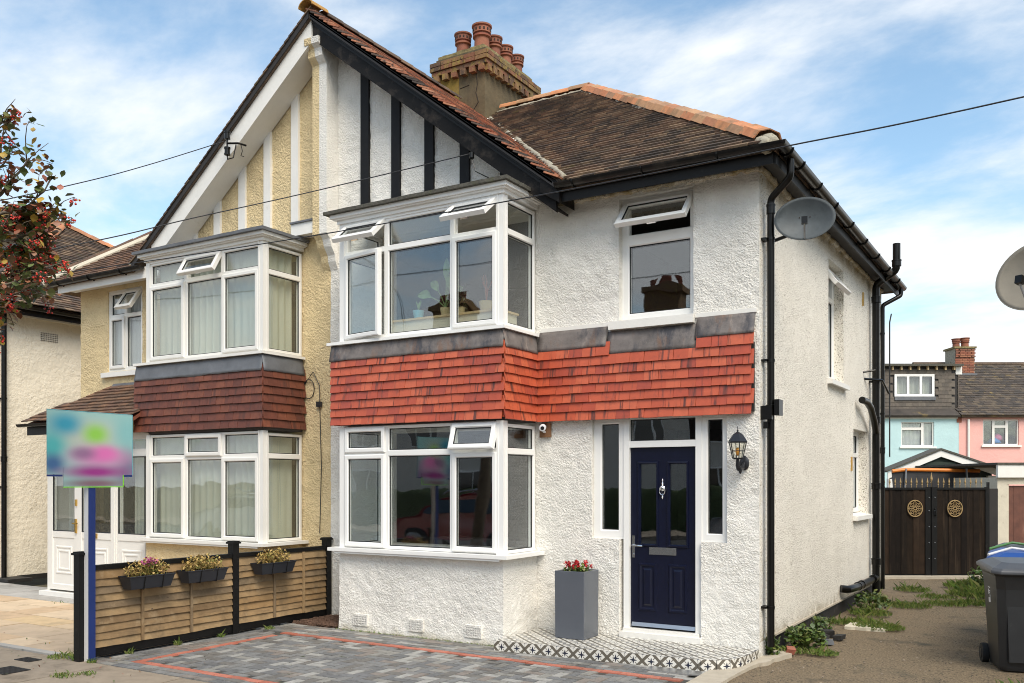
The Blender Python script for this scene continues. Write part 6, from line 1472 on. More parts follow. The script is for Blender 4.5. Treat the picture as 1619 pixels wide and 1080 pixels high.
fm = MB(); fm.lathe([(.006, 0), (.006, .05), (.016, .055), (.006, .065), (.019, .10), (.010, .145), (.001, .19)], seg=6); me_f = fm.mesh('spear_tip', 'gold_paint')
while x < xR - .02:
    if abs(x - xM) > .06: link('spear_tip', me_f, gt, CF @ T(x, gd + .012, zt_ - .012))
    x += .1015
link('spear_tip', me_f, gt, CF @ T(xM, gd + .012, zt_) @ Matrix.Diagonal((1.4, 1.4, 1.45, 1)))
for u in (1446, 1509):
    cx, cz = FX_(u, gd), FZ(804, gd); mb = MB(G); r0_ = .138
    mb.tube([(cx + r0_ * math.cos(k * 6.283 / 28), -.022, cz + r0_ * 1.1 * math.sin(k * 6.283 / 28)) for k in range(28)], .011, 6, closed=True); mb.tube([(cx + .03 * math.cos(k * 6.283 / 12), -.022, cz + .03 * math.sin(k * 6.283 / 12)) for k in range(12)], .010, 6, closed=True)
    for k in range(8):
        a = k * 6.283 / 8; ex, ez = cx + .085 * math.cos(a), cz + .093 * math.sin(a); mb.tube([(cx + .035 * math.cos(a), -.022, cz + .035 * math.sin(a)), (cx + r0_ * math.cos(a), -.022, cz + r0_ * 1.1 * math.sin(a))], .005, 4)
        mb.tube([(ex + .034 * math.cos(j * 6.283 / 10), -.022, ez + .034 * math.sin(j * 6.283 / 10)) for j in range(10)], .005, 4, closed=True)
    mb.build('rosette', 'gold_paint', gt)
for x in (xM - .055, xM + .055):
    for z in (.35, .65, .95, 1.25, 1.5): 
        mb = MB(G); mb.lathe([(.011, 0), (.008, .010)], (0, 0, 0), 8, T(x, -.012, z) @ RX(90)); mb.build('bolt', 'galv', gt)
mb = MB(G); mb.tube([(xM + .06, -.015, 1.15), (xM + .06, -.05, 1.17), (xM + .05, -.05, 1.27), (xM + .06, -.015, 1.29)], .010, 6); mb.build('handle', 'black_paint', gt)
sf_ = thing('side_screen', tuple(CF @ Vector((FX_(1570, gd), gd, 0))), 'narrow black board between the gate and the cream garage', 'fence')
mb = MB(G); mb.box((xR + .03, .05, 0), (FX_(1580, gd), .09, zt_ - .03)); mb.build('board', 'soffit_dark', sf_); mb = MB(G); mb.box((xR + .0, .0, 0), (xR + .03, .06, zt_ + .09)); mb.build('post', 'black_paint', sf_)
mb = MB(G); mb.box((xL - .3, -.25, -.03), (xR + .6, .35, .03)); mb.build('gate_sill', 'concrete', None, kind='structure')
# garage
ga = thing('garage', tuple(CF @ Vector((FX_(1640, 20), 20, 0))), 'cream garage with a brown timber door at the far right edge', 'garage')
gD = 20.0; GG = CF @ T(0, gD, 0); a = FX_(1577, gD); b = FX_(1760, gD)
mb = MB(GG); mb.box((a, 0, 0), (a + .22, .25, FZ(755, gD))); mb.box((a + .22, .001, FZ(766, gD)), (b, .25, FZ(755, gD))); mb.box((a, .25, 0), (a + .2, 4, FZ(755, gD))); mb.box((b - .2, 0.002, 0), (b, .25, FZ(766, gD))); mb.build('wall', 'garage_wall', ga)
mb = MB(GG); mb.box((a - .03, -.08, FZ(755, gD)), (b, -.0, FZ(735, gD))); mb.build('fascia', 'white_paint', ga); mb = MB(GG); mb.box((a - .05, -.1, FZ(735, gD)), (b, 4, FZ(731.5, gD))); mb.build('roof', 'felt_edge', ga)
xg = a + .235
mb = MB(GG); mb.box((a + .22, .02, 0), (a + .26, .16, FZ(766, gD))); mb.build('door_frame', 'garage_wall', ga)
while xg < b - .25:
    mb = MB(GG); mb.box((xg + .028, .06, .02), (xg + .148, .09, FZ(768, gD))); mb.build('door_board', 'garage_door', ga); xg += .124
# carport with trampoline or canopy behind the gate
cpd = 24.0; K = CF @ T(0, cpd, 0); cpo = thing('carport', tuple(CF @ Vector((FX_(1487, cpd), cpd, 0))), 'white edged gabled shelter with dark green boards rising behind the gate', 'shelter')
xa, xm_, xb2 = FX_(1403, cpd), FX_(1487, cpd), FX_(1576, cpd); za, zm, zb = FZ(747, cpd), FZ(712, cpd), FZ(742, cpd); th = .17
mb = MB(K); mb.prism([(xa, za), (xm_, zm), (xm_, zm - th), (xa, za - th)], 'y', -.04, 0); mb.prism([(xm_ + .001, zm), (xb2, zb), (xb2, zb - th), (xm_ + .001, zm - th)], 'y', -.04, 0); mb.build('bargeboard', 'white_paint', cpo)
mb = MB(K); mb.prism([(xa - .05, za + .0), (xm_, zm + .005), (xb2 + .04, zb + .0), (xb2 + .04, zb + .05), (xm_, zm + .055), (xa - .05, za + .05)], 'y', -.07, .6); mb.build('roof', 'felt_edge', cpo)
mb = MB(K); mb.prism([(xa + .1, 1.5), (xb2 - .1, 1.5), (xb2 - .1, zb - .1), (xm_, zm - .1), (xa + .1, za - .1)], 'y', .06, .12); mb.build('end_boarding', 'dark_green', cpo)
zz = 1.9; i = 0
while zz < zm - .1:
    h = .14; t0 = (zm - th - zz - h) / (zm - za); 
    if t0 < 0: break
    l = xm_ - (xm_ - xa) * min(1, t0 + .05); r2 = xm_ + (xb2 - xm_) * min(1, t0 + .05)
    mb = MB(K); mb.prism([(.02, zz), (.05, zz), (.035, zz + h - .004), (.02, zz + h - .004)], 'x', l, r2); mb.build('board', 'dark_green', cpo); zz += h
mb = MB(K); mb.box((xa + .02, -.03, 0), (xa + .16, .1, za - th)); mb.box((xb2 - .25, -.03, 0), (xb2 - .02, .1, zb - th)); mb.build('post', 'white_paint', cpo)
tp_ = 22.0; K2 = CF @ T(0, tp_, 0); tr = thing('trampoline', tuple(CF @ Vector((FX_(1480, tp_), tp_, 0))), 'black screened frame with an orange padded top behind the gate', 'trampoline')
mb = MB(K2); mb.prism([(FX_(1410, tp_), FZ(744, tp_)), (FX_(1548, tp_), FZ(745, tp_)), (FX_(1540, tp_), .3), (FX_(1420, tp_), .3)], 'y', 0, .03); mb.build('net', 'tarp', tr)
mb = MB(K2); mb.tube([(FX_(1410, tp_), -.02, FZ(745, tp_)), (FX_(1432, tp_), -.02, FZ(742.5, tp_)), (FX_(1548, tp_), -.02, FZ(744.5, tp_))], .042, 8); mb.build('orange_pad', 'orange_pad', tr)
for (u0, u1) in ((1431, 1424), (1526, 1533)):
    mb = MB(K2); mb.tube([(FX_(u0, tp_), -.06, FZ(741, tp_)), (FX_(u1, tp_), -.06, .1)], .022, 8); mb.build('pole', 'galv', tr)

# ================================================================ BLUE AND PINK TERRACE BEHIND
td = 40.0; H = CF @ T(0, td, 0)
bh = thing('terraced_house', tuple(CF @ Vector((FX_(1457, td), td, 0))), 'pale blue house beyond the gate with a dark tiled dormer in its roof', 'house')
ph2 = thing('terraced_house', tuple(CF @ Vector((FX_(1590, td), td, 0))), 'pink house beyond the gate with a lichen covered old tile roof', 'house')
xj = FX_(1516, td); xl = FX_(1340, td); xr = FX_(1850, td); ez = FZ(658, td)
def farwall(parent, x0, x1, zt, m, holes):
    mb = MB(H); xs = sorted({x0, x1} | {h[0] for h in holes} | {h[1] for h in holes}); zs = sorted({0, zt} | {h[2] for h in holes} | {h[3] for h in holes})
    for p, q in zip(xs, xs[1:]):
        for r_, s_ in zip(zs, zs[1:]):
            if any(h[0] <= p and q <= h[1] and h[2] <= r_ and s_ <= h[3] for h in holes): continue
            mb.box((p, 0, r_), (q, .25, s_))
    mb.build('wall', m, parent)
wb = (FX_(1425, td), FX_(1477, td), FZ(706, td), FZ(667, td)); wp = (FX_(1554, td), FX_(1611, td), FZ(704, td), FZ(663, td)); wp2 = (FX_(1660, td), FX_(1717, td), FZ(704, td), FZ(663, td))
farwall(bh, xl, xj - .004, ez, 'blue_wall', [wb]); farwall(ph2, xj + .004, xr, ez, 'pink_wall', [wp, wp2])
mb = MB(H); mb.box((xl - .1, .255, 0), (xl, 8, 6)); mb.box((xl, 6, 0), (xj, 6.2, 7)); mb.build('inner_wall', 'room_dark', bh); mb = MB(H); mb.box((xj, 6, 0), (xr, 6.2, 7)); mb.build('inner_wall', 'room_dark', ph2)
FR2 = [(0, .06), (0, 0), (.05, 0), (.06, .01), (.06, .06)]
def w4(parent, r_, cells, m='old_upvc'):
    x0, x1, z0, z1 = r_; X = lambda t: x0 + (x1 - x0) * t; Z = lambda t: z0 + (z1 - z0) * t
    window(parent, H @ T(0, .06, 0), [(X(a), X(b), Z(c), Z(d), 'f', 0) for a, b, c, d in cells], 'window', m, fr=FR2, border=0, handle=False)
    mb = MB(H); mb.box((x0 - .08, -.08, z0 - .08), (x1 + .08, .05, z0 - .003)); mb.build('sill', 'white_paint', parent)
w4(bh, wb, [(0, .66, 0, .72), (0, .66, .72, 1), (.66, 1, 0, 1)]); w4(ph2, wp, [(0, .31, 0, 1), (.31, .68, 0, .72), (.31, .68, .72, 1), (.68, 1, 0, 1)]); w4(ph2, wp2, [(0, .5, 0, 1), (.5, 1, 0, 1)])
# white party strip and timber head
mb = MB(H); mb.box((xj - .10, -.02, FZ(668, td)), (xj + .12, -.001, ez)); mb.build('brick_pier', 'brick_far', ph2); mb = MB(H); mb.box((xl, -.10, FZ(662, td)), (xj - .1, -.0, FZ(656, td))); mb.build('gutter', 'white_paint', bh); mb = MB(H); mb.tube([(xj, -.1, FZ(658, td)), (xr, -.1, FZ(656, td))], .07, 8); mb.build('gutter', 'black_plastic', ph2)
def lacec(x0, x1, z0, z1, lab):
    mb = MB(H @ T(0, .2, 0)); mb.grid(lambda a, b: (x0 + (x1 - x0) * a, .03 * math.sin(a * 50), z0 + (z1 - z0) * b), 40, 3); o = mb.build('net_curtain', 'net_white', None, True, False); tag(o, lab, 'curtain')
lacec(wb[0], wb[1], wb[2], wb[3], 'white lace curtain in the blue house window')
lt = thing('laundry', tuple(H @ Vector((wp[0] + .75, .3, wp[2] + .1))), 'pink and blue cloth heaped inside the pink house window', 'laundry')
mb = MB(H); mb.lathe([(.02, 0), (.3, .02), (.22, .14), (.05, .28)], (wp[0] + .68, .38, wp[2] + .1), 10); mb.build('blue_cloth', 'cloth_blue', lt, smooth=True); mb = MB(H); mb.lathe([(.02, 0), (.22, .05), (.2, .2), (.04, .34)], (wp[0] + .86, .42, wp[2] + .2), 9); mb.build('pink_cloth', 'cloth_pink', lt, smooth=True)
# roofs: eave -> ridge
ry = 4.6; rz = 1.79 + (762 - 577) * (td + ry) / 1437
def froof(parent, x0, x1):
    mb = MB(H); mb.add([(x0, -.25, ez + .02), (x1, -.25, ez + .02), (x1, ry, rz), (x0, ry, rz), (x0, 2 * ry, ez), (x1, 2 * ry, ez)], [(0, 1, 2, 3), (3, 2, 5, 4)]); o = mb.build('roof', 'old_roof', parent); s_ = o.modifiers.new('t', 'SOLIDIFY'); s_.thickness = .1; s_.offset = -1; return o
r1 = froof(bh, xl, xj - .02); r2 = froof(ph2, xj + .02, xr)
for (u_, z_) in ((1530, 2.2),): mb = MB(H); mb.tube([(FX_(u_, td), -.08, 0), (FX_(u_, td), -.08, ez - .15)], .05, 8); mb.build('downpipe', 'old_upvc', ph2)
mb = MB(H); mb.tube([(FX_(1555, td), 3.2, 6.5), (FX_(1555, td), 3.2, 8.6)], .03, 6)
tmb = MB(); tmb.box((-.15, 0, 0), (.15, .28, .02)); mt = tmb.mesh('roof_tile', 'old_roof')
sv = Vector((0, ry + .25, rz - ez - .02)); sl_ = sv.length; sv.normalize(); nv = Vector((1, 0, 0)).cross(sv); Bt = Matrix((Vector((1, 0, 0)), sv, nv)).transposed().to_4x4(); rr = random.Random(8); ms = []
for r_ in range(int(sl_ / .2)):
    x = xj + .1 + (r_ % 2) * .13
    while x < FX_(1700, td):
        p = Vector((x, -.28, ez)) + sv * r_ * .2; ms.append(H @ T(*p) @ Bt @ T(0, 0, .035 + rr.uniform(0, .008)) @ RX(-6 + rr.uniform(-1, 1)) @ Matrix.Diagonal((.88, 1, 1, 1))); x += .27
pieces('roof_tile', mt, ms, 'old_roof', r2, 150)
mb = MB(H); mb.tube([(xj, ry, rz + .02), (xr, ry, rz + .02)], .12, 8); mb.build('ridge', 'roof_tile', r2)
mb = MB(H)
for k in range(4): mb.box((FX_(1595 + rr.uniform(-10, 40), td), 2.0, 5.6), (FX_(1595, td) + .2, 2.1, 5.62))
# dormer
dz0, dz1 = FZ(648, td), FZ(578, td); dx1 = FX_(1524, td); dx1b = FX_(1517, td); dy = .35
wd = (FX_(1421, td), FX_(1481, td), FZ(624, td), FZ(592, td))
dm = MB(H); xs = [xl, wd[0], wd[1], dx1b]; zs = [dz0, wd[2], wd[3], dz1]
for i in range(3):
    for j in range(3):
        if i == 1 and j == 1: continue
        dm.box((xs[i], dy + .03, zs[j]), (xs[i + 1], dy + .2, zs[j + 1]))
dm.box((dx1b - .0, dy + .04, dz0), (dx1b + .1, 5, dz1)); do = dm.build('dormer', 'soffit_dark', bh)
tm = MB(); tm.box((-.15, -.012, 0), (.15, .014, .26)); mdt = tm.mesh('tile', 'dormer_tile'); ms = []
z = dz0; r_ = 0
while z < dz1 - .2:
    x = FX_(1396, td) + (r_ % 2) * .14
    while x < dx1b - .05:
        if not (wd[0] - .12 < x < wd[1] + .12 and wd[2] - .25 < z < wd[3]): ms.append(H @ T(x, dy - .01, z) @ RX(-5 + rr.uniform(-1, 1)) @ Matrix.Diagonal((.96, 1, 1, 1)))
        x += .29
    z += .175; r_ += 1
for r_ in range(int((dz1 - .2 - dz0) / .175)):
    for k in range(3): ms.append(H @ T(dx1b + .13, dy + .15 + k * .28, dz0 + r_ * .175) @ RZ(90) @ RX(-5))
pieces('tile', mdt, ms, 'dormer_tile', do, 220)
window(do, H @ T(0, dy - .03, 0), [(wd[0], wd[0] + (wd[1] - wd[0]) * t1, wd[2], wd[3], 'f', 0) if t0 == 0 else (wd[0] + (wd[1] - wd[0]) * t0, wd[0] + (wd[1] - wd[0]) * t1, wd[2], wd[3], 'f', 0) for t0, t1 in ((0, .33), (.33, .67), (.67, 1))], 'window', 'upvc', host=do, fr=FR2, border=0.05, handle=False)
mb = MB(H); mb.box((wd[0] - .05, dy - .06, wd[2] - .22), (wd[1] + .1, dy - .04, wd[2] - .055)); mb.build('lead_apron', 'lead_grey', do)
mb = MB(H); mb.box((xl, dy - .25, dz1 - .0), (dx1 + .05, 5, dz1 + .10)); mb.build('flat_roof', 'felt_edge', do)
for k in range(9):
    x = FX_(1400 + k * 14, td); mb = MB(H); mb.box((x, dy - .15, dz1 - .16), (x + .06, dy + .02, dz1 - .002)); mb.build('rafter_end', 'pale_wood', do)
mb = MB(H); mb.box((dx1b, dy - .02, dz1 - .35), (dx1b + .28, dy + .03, dz1 - .002)); mb.build('white_trim', 'white_paint', do)
mb = MB(H @ T(0, dy + .25, 0)); mb.grid(lambda a, b: (wd[0] + (wd[1] - wd[0]) * a, .04 * math.sin(a * 45), wd[2] + (wd[3] - wd[2]) * b), 60, 2); tag(mb.build('net_curtain', 'net_cream', None, True, False), 'pleated cream blind in the dormer window of the blue house', 'curtain')
# chimney between
cxx = FX_(1510, 43.5); cx2 = FX_(1541, 43.5); cz0 = FZ(592, 43.5); cz1 = FZ(551, 43.5); Hc = CF @ T(0, 43.5, 0)
mb = MB(Hc); mb.box((cxx, 0, cz0 - .6), (cx2, 1.0, cz1)); fco = mb.build('chimney', 'mortar', ph2)
bm_ = MB(); bm_.box((-.105, -.02, 0), (.105, .02, .066)); mbk = bm_.mesh('brick', 'brick_far'); z = cz0 - .3; r_ = 0
while z < cz1 - .06:
    x = cxx + (.115 if r_ % 2 else 0); big = .05 if z > cz1 - .5 else 0
    while x < cx2 + .02: link('brick', mbk, fco, Hc @ T(min(max(x, cxx + .1), cx2 - .1), -.012 - big, z)); x += .225
    z += .08; r_ += 1
mb = MB(Hc); mb.box((cxx - .06, -.08, cz1), (cx2 + .06, 1.08, cz1 + .09)); mb.build('cap', 'flaunching', fco); mb = MB(Hc); mb.box((cxx - .1, -.06, cz0 - .15), (cx2 + .1, -.04, cz0 + .05)); mb.build('lead_flashing', 'lead_grey', fco)
for (u, s) in ((1518, 1.1), (1532, 1.2)): link('chimney_pot', me_p, fco, Hc @ T(FX_(u, 43.5), .4, cz1 + .08) @ Matrix.Diagonal((1.3 * s, 1.3 * s, 1.0 * s, 1)))
# ================================================================ BERRY TREE
tr_ = thing('berry_tree', (-7.9, 3.3, 0), 'rowan like tree with red berries and turning leaves reaching in from the left edge', 'tree')
TL, TM_ = MB(), MB(); BR = MB(); BB = MB(); rt = random.Random(21)
def Ct(u, v, d): return Vector(scr(u - 22 if u > -100 else u, v, d))
def limb(path, r0_, r1_, twigs=6, leafy=1.0, tl=.35, berries=.5):
    P_ = [Vector(p) for p in path]; o = []
    for i in range(len(P_) - 1):
        p0, p1, p2, p3 = P_[max(i - 1, 0)], P_[i], P_[i + 1], P_[min(i + 2, len(P_) - 1)]
        for k in range(6):
            t = k / 6; q = .5 * ((2 * p1) + (p2 - p0) * t + (2 * p0 - 5 * p1 + 4 * p2 - p3) * t * t + (3 * p1 - p0 - 3 * p2 + p3) * t ** 3); o.append(q + Vector((rt.uniform(-1, 1), rt.uniform(-1, 1), rt.uniform(-1, 1))) * .008)
    o.append(P_[-1]); n = len(o); BR.tube(o, [r0_ + (r1_ - r0_) * i / (n - 1) for i in range(n)], 7)
    for _ in range(twigs):
        i = int(rt.uniform(.25, 1) * (n - 1)); q = o[i]; d = (o[min(i + 1, n - 1)] - o[max(i - 1, 0)]).normalized() + Vector((rt.uniform(-.9, .9), rt.uniform(-.9, .9), rt.uniform(-.7, .8))); d.normalize(); ln = tl * rt.uniform(.4, 1.1)
        e = [q]; 
        for k in range(4): d = (d + Vector((rt.uniform(-.35, .35), rt.uniform(-.35, .35), rt.uniform(-.35, .25)))).normalized(); e.append(e[-1] + d * ln / 4)
        BR.tube(e, [.006, .005, .004, .003, .002], 5)
        if rt.random() < leafy:
            for p in e[1:]:
                for _k in range(rt.randint(1, 4)): leaf(TL, p + Vector((rt.uniform(-.05, .05), rt.uniform(-.05, .05), rt.uniform(-.06, .04))), rt.uniform(.04, .085), rt, .75)
            if rt.random() < berries * .6:
                c = e[-1] + Vector((0, 0, -.03))
                for _k in range(rt.randint(6, 14)):
                    q2 = c + Vector((rt.uniform(-.04, .04), rt.uniform(-.04, .04), rt.uniform(-.04, .03))); BR.tube([c + Vector((0, 0, .03)), q2], .0015, 3); r_ = rt.uniform(.007, .010)
                    BB.lathe([(.001, -r_), (r_ * .8, -r_ * .6), (r_, 0), (r_ * .8, r_ * .6), (.001, r_)], tuple(q2), 6)
td_ = 7.3
base = Vector((-8.7, 3.9, 0)); cr = Ct(-260, 420, 7.4)
BRt = MB(); BRt.tube([base, base + (cr - base) * .5 + Vector((.1, .1, 0)), cr, Ct(-240, 250, 7.2)], [.13, .10, .08, .04], 12); BRt.build('trunk', 'bark', tr_, smooth=True)
limb([cr, Ct(-100, 380, 7.3), Ct(-20, 345, 7.2), Ct(30, 300, 7.2), Ct(68, 250, 7.2)], .035, .006, 16, .75)
limb([cr, Ct(-120, 420, 7.0), Ct(-10, 385, 7.0), Ct(50, 378, 7.0), Ct(100, 350, 7.1)], .03, .005, 30, .98, .34, .8)
limb([Ct(-20, 345, 7.2), Ct(10, 290, 7.3), Ct(24, 245, 7.3), Ct(20, 205, 7.3)], .018, .004, 9, .6)
limb([Ct(24, 245, 7.3), Ct(28, 205, 7.3), Ct(40, 222, 7.35), Ct(54, 238, 7.35)], .006, .003, 2, .2, .12)
limb([Ct(-60, 300, 7.2), Ct(0, 260, 7.3), Ct(15, 210, 7.3), Ct(25, 188, 7.3)], .016, .004, 10, .7, .25)
limb([Ct(-40, 350, 7.1), Ct(40, 335, 7.0), Ct(80, 315, 7.0), Ct(105, 275, 7.0)], .016, .003, 14, .7, .2, .3)
limb([cr, Ct(-90, 440, 6.9), Ct(-10, 455, 6.9), Ct(50, 442, 6.9), Ct(80, 415, 7.0)], .024, .004, 30, .98, .3, .6)
limb([cr, Ct(-90, 470, 7.1), Ct(-20, 480, 7.1), Ct(20, 472, 7.1), Ct(70, 455, 7.1)], .02, .004, 28, .98, .28, .7)
limb([Ct(-60, 470, 7.1), Ct(-20, 500, 7.1), Ct(5, 515, 7.1), Ct(10, 525, 7.1)], .012, .004, 12, 1, .15, .9)
limb([Ct(-40, 400, 7.2), Ct(30, 405, 7.2), Ct(70, 395, 7.2), Ct(92, 400, 7.2)], .012, .004, 26, 1, .26, .9)
limb([Ct(-40, 330, 7.2), Ct(20, 340, 7.1), Ct(60, 345, 7.1), Ct(92, 340, 7.1)], .012, .004, 22, 1, .24, .95)
limb([Ct(-60, 420, 7.3), Ct(0, 430, 7.3), Ct(45, 438, 7.3), Ct(72, 450, 7.3)], .012, .004, 20, 1, .26, .7)
BR.build('branches', 'bark', tr_, smooth=True); o = TL.build('leaves', 'tree_leaf', tr_, fixn=False); o['kind'] = 'stuff'; o = BB.build('berries', 'berry', tr_, smooth=True); o['kind'] = 'stuff'

# ================================================================ GRASS AND WEEDS
def tuft(mb, x, y, r_, n, h, z=0.0):
    for _ in range(n):
        a = rnd.uniform(0, 6.283); q = r_ * math.sqrt(rnd.random()); p = Vector((x + q * math.cos(a), y + q * .8 * math.sin(a), z)); d = Vector((rnd.uniform(-.6, .6), rnd.uniform(-.6, .6), 1)).normalized(); hh = h * rnd.uniform(.35, 1.1) * (1.9 if rnd.random() < .06 else 1) * (1.15 - .6 * q / r_); w_ = Vector((-d.y, d.x, 0)); w_ = (w_.normalized() if w_.length > .01 else Vector((1, 0, 0))) * rnd.uniform(.003, .006)
        m_ = p + d * hh * .55; e = m_ + (d + Vector((d.x, d.y, -.3))) * hh * .45; n0 = len(mb.v); mb.v += [tuple(p - w_), tuple(p + w_), tuple(m_ + w_ * .8), tuple(e), tuple(m_ - w_ * .8)]; mb.f += [(n0, n0 + 1, n0 + 2, n0 + 3, n0 + 4)]
g1_ = MB()
for (x, y, r_, n, h) in ((-1.98, 11.85, .30, 800, .10), (-2.25, 12.15, .24, 500, .10), (-2.5, 12.0, .2, 300, .09), (-2.3, 13.0, .28, 420, .13), (-2.0, 14.1, .35, 600, .10), (-1.55, 14.6, .32, 520, .09), (-2.55, 14.6, .2, 260, .14), (-1.15, 14.9, .35, 600, .12),
                         (-1.25, 16.0, .4, 900, .20), (-.95, 16.6, .4, 800, .22), (-1.5, 17.2, .35, 500, .18), (-2.2, 16.2, .3, 360, .12), (-1.75, 15.4, .3, 320, .10), (-2.5, 9.7, .16, 240, .09), (-2.2, 9.75, .18, 320, .08), (-8.47, 5.50, .07, 70, .14), (-8.25, 5.50, .05, 40, .07), (-8.75, 5.50, .16, 130, .07), (-7.9, 4.98, .14, 90, .05), (-7.8, 5.15, .10, 60, .05), (-8.9, 4.55, .08, 50, .05), (-2.62, 10.9, .10, 90, .1), (-.35, 8.9, .2, 240, .08),
                         (-12.8, 8.0, .2, 20, .03), (-8.36, 6.6, .05, 60, .08), (-8.36, 7.2, .05, 60, .07), (-8.36, 6.0, .05, 50, .07), (-8.3, 7.9, .08, 60, .06)):
    tuft(g1_, x, y, r_, n, h)
for i in range(60):      # moss and blades in the wall foot joint
    x = -7.6 + i * .04; tuft(g1_, x, 8.32, .02, 5, .03)
tag(g1_.build('grass', 'grass_blade', None, fixn=False), kind='stuff')
def weed(x, y, r_, n, s, label, h=.10):
    mb = MB(); foliage(mb, (x, y, h * .6), (r_, r_, h * .6), n, s, .8)
    for _ in range(n // 8):
        a = rnd.uniform(0, 6.28); mb.tube([(x, y, 0), (x + r_ * .5 * math.cos(a), y + r_ * .5 * math.sin(a), h * .6), (x + r_ * .9 * math.cos(a), y + r_ * .9 * math.sin(a), h)], .003, 3)
    o = mb.build('weed', 'leaf_green', None, fixn=False); tag(o, label, 'weed')
weed(-2.62, 9.38, .10, 170, .045, 'leafy weed at the foot of the corner downpipe by the tiled step', .18)
weed(-2.42, 10.0, .22, 380, .06, 'broad leaved weed against the side wall just behind the corner downpipe', .20)
weed(-2.50, 11.1, .13, 150, .05, 'weed growing against the side wall beside the rubble', .18)
weed(-2.35, 13.4, .25, 260, .055, 'weed below the long black waste pipe', .22)
weed(-1.0, 16.9, .45, 520, .08, 'tall weed clump behind the bins near the gate', .36)
# rubble by the wall foot
for (x, y, s, m, lab) in ((-2.48, 9.62, .09, 'paver_red', 'broken red brick lying by the weeds at the wall corner'), (-2.22, 9.85, .05, 'ridge_tile', 'small orange brick fragment in the grass by the wall corner'), (-2.30, 10.35, .09, 'lead_grey', 'grey slate piece leaning on the rubble by the side wall'),
                     (-2.40, 10.6, .10, 'plinth', 'dark stone nearest the side wall in the rubble'), (-2.22, 10.75, .08, 'plinth', 'dark lump of rubble out on the alley side'), (-2.45, 10.9, .12, 'plinth', 'black slab of rubble farthest from the street')):
    mb = MB(); q = [Vector((rnd.uniform(-1, 1), rnd.uniform(-1, 1), rnd.uniform(-.4, .5))) for _ in range(8)]
    a_ = rnd.uniform(0, 180); mb.box((-s, -s * .5, 0), (s, s * .5, s * .6), T(x, y, .0) @ RZ(a_) @ RX(rnd.uniform(-8, 12))); o = mb.build('rubble', m); v_ = o.data.vertices
    for p in v_: p.co += Vector((rnd.uniform(-.2, .2) * s, rnd.uniform(-.2, .2) * s, rnd.uniform(-.05, .1) * s))
    tag(o, lab, 'rubble')
# small litter of stones, leaves and berries on the ground
ms = MB()
for _ in range(260):
    x, y = rnd.uniform(-2.6, 0), rnd.uniform(7.5, 17); s = rnd.uniform(.004, .011); ms.box((-s, -s * .8, 0), (s, s * .8, s), T(x, y, -.004) @ RZ(rnd.uniform(0, 90)) @ RX(15))
tag(ms.build('pebbles', 'footway_slab'), kind='stuff')
ms = MB()
for _ in range(70): leaf(ms, (rnd.uniform(-11, -7.2), rnd.uniform(4.6, 6.4), .008), rnd.uniform(.02, .04), rnd)
for _ in range(60): leaf(ms, (rnd.uniform(-7.6, -2.9), rnd.uniform(6.0, 8.3), .004), rnd.uniform(.008, .02), rnd)
tag(ms.build('fallen_leaves', 'tree_leaf', fixn=False), kind='stuff')

# ================================================================ ACROSS THE STREET (seen in the glass)
def opposite(x, label, m):
    t = thing('opposite_house', (x, -17, 0), label, 'house'); mb = MB(T(x, -17, 0)); mb.box((-5, -8, 0), (5, 0, 5.0)); mb.build('wall', m, t)
    mb = MB(T(x, -17, 0)); mb.add([(-5.3, .35, 5), (5.3, .35, 5), (5.3, -8.3, 5), (-5.3, -8.3, 5), (-2, -4, 8), (2, -4, 8)], [(0, 1, 5, 4), (1, 2, 5), (2, 3, 4, 5), (3, 0, 4), (3, 2, 1, 0)]); mb.build('roof', 'roof_tile', t)
    mb = MB(T(x, -17, 0)); mb.box((-.8, -3.2, 6.0), (.8, -1.9, 10.1)); mb.box((-.95, -3.35, 10.1), (.95, -1.75, 10.4)); c_ = mb.build('chimney', 'stack_brick', t)
    for dx in (-.35, 0, .35): link('chimney_pot', me_p, c_, T(x + dx * 1.5, -19.5, 10.4) @ Matrix.Diagonal((1.3, 1.3, 1.3, 1)))
    for (a, z) in ((-3, 1.0), (3, 1.0), (-3, 3.4), (3, 3.4), (0, 3.4)):
        mb = MB(T(x, -17, 0)); mb.box((a - .9, .0, z), (a + .9, .08, z + 1.35)); wi = mb.build('window', 'upvc', t); mb = MB(T(x, -17, 0))
        for k in (-.6, 0, .6): mb.box((a + k - .26, .08, z + .08), (a + k + .26, .09, z + 1.27))
        mb.build('pane', 'car_glass', wi)
for i, (x, m) in enumerate(((-25.6, 'wall_opp'), (-15.2, 'wall_opp'), (-4, 'brick_far'), (7, 'wall_opp'))): opposite(x, ['house across the street, farthest left of the row facing the bays', 'pale house across the street facing the cream porch', 'brick house across the street facing the driveway', 'pale house across the street facing the alley'][i], m)
for i, x in enumerate((-22, -11, 1)):
    mb = MB(); mb.grid(lambda a, b: (x - 4.6 + 9.2 * a, -12.8 - .35 * math.cos(b * 3.14) + .1 * noise.noise(Vector((a * 30, b * 6, x))), 1.5 * math.sin(b * 3.14) + .12 * noise.noise(Vector((a * 40, b * 9, x)))), 80, 14); tag(mb.build('hedge', 'hedge', None, True), ['clipped hedge across the street at the left', 'clipped hedge across the street opposite the bays', 'clipped hedge across the street opposite the alley'][i], 'hedge')
mb = MB(); mb.box((-60, -12, -.15), (40, -9.5, .0)); mb.build('far_pavement', 'footway_slab', kind='structure')
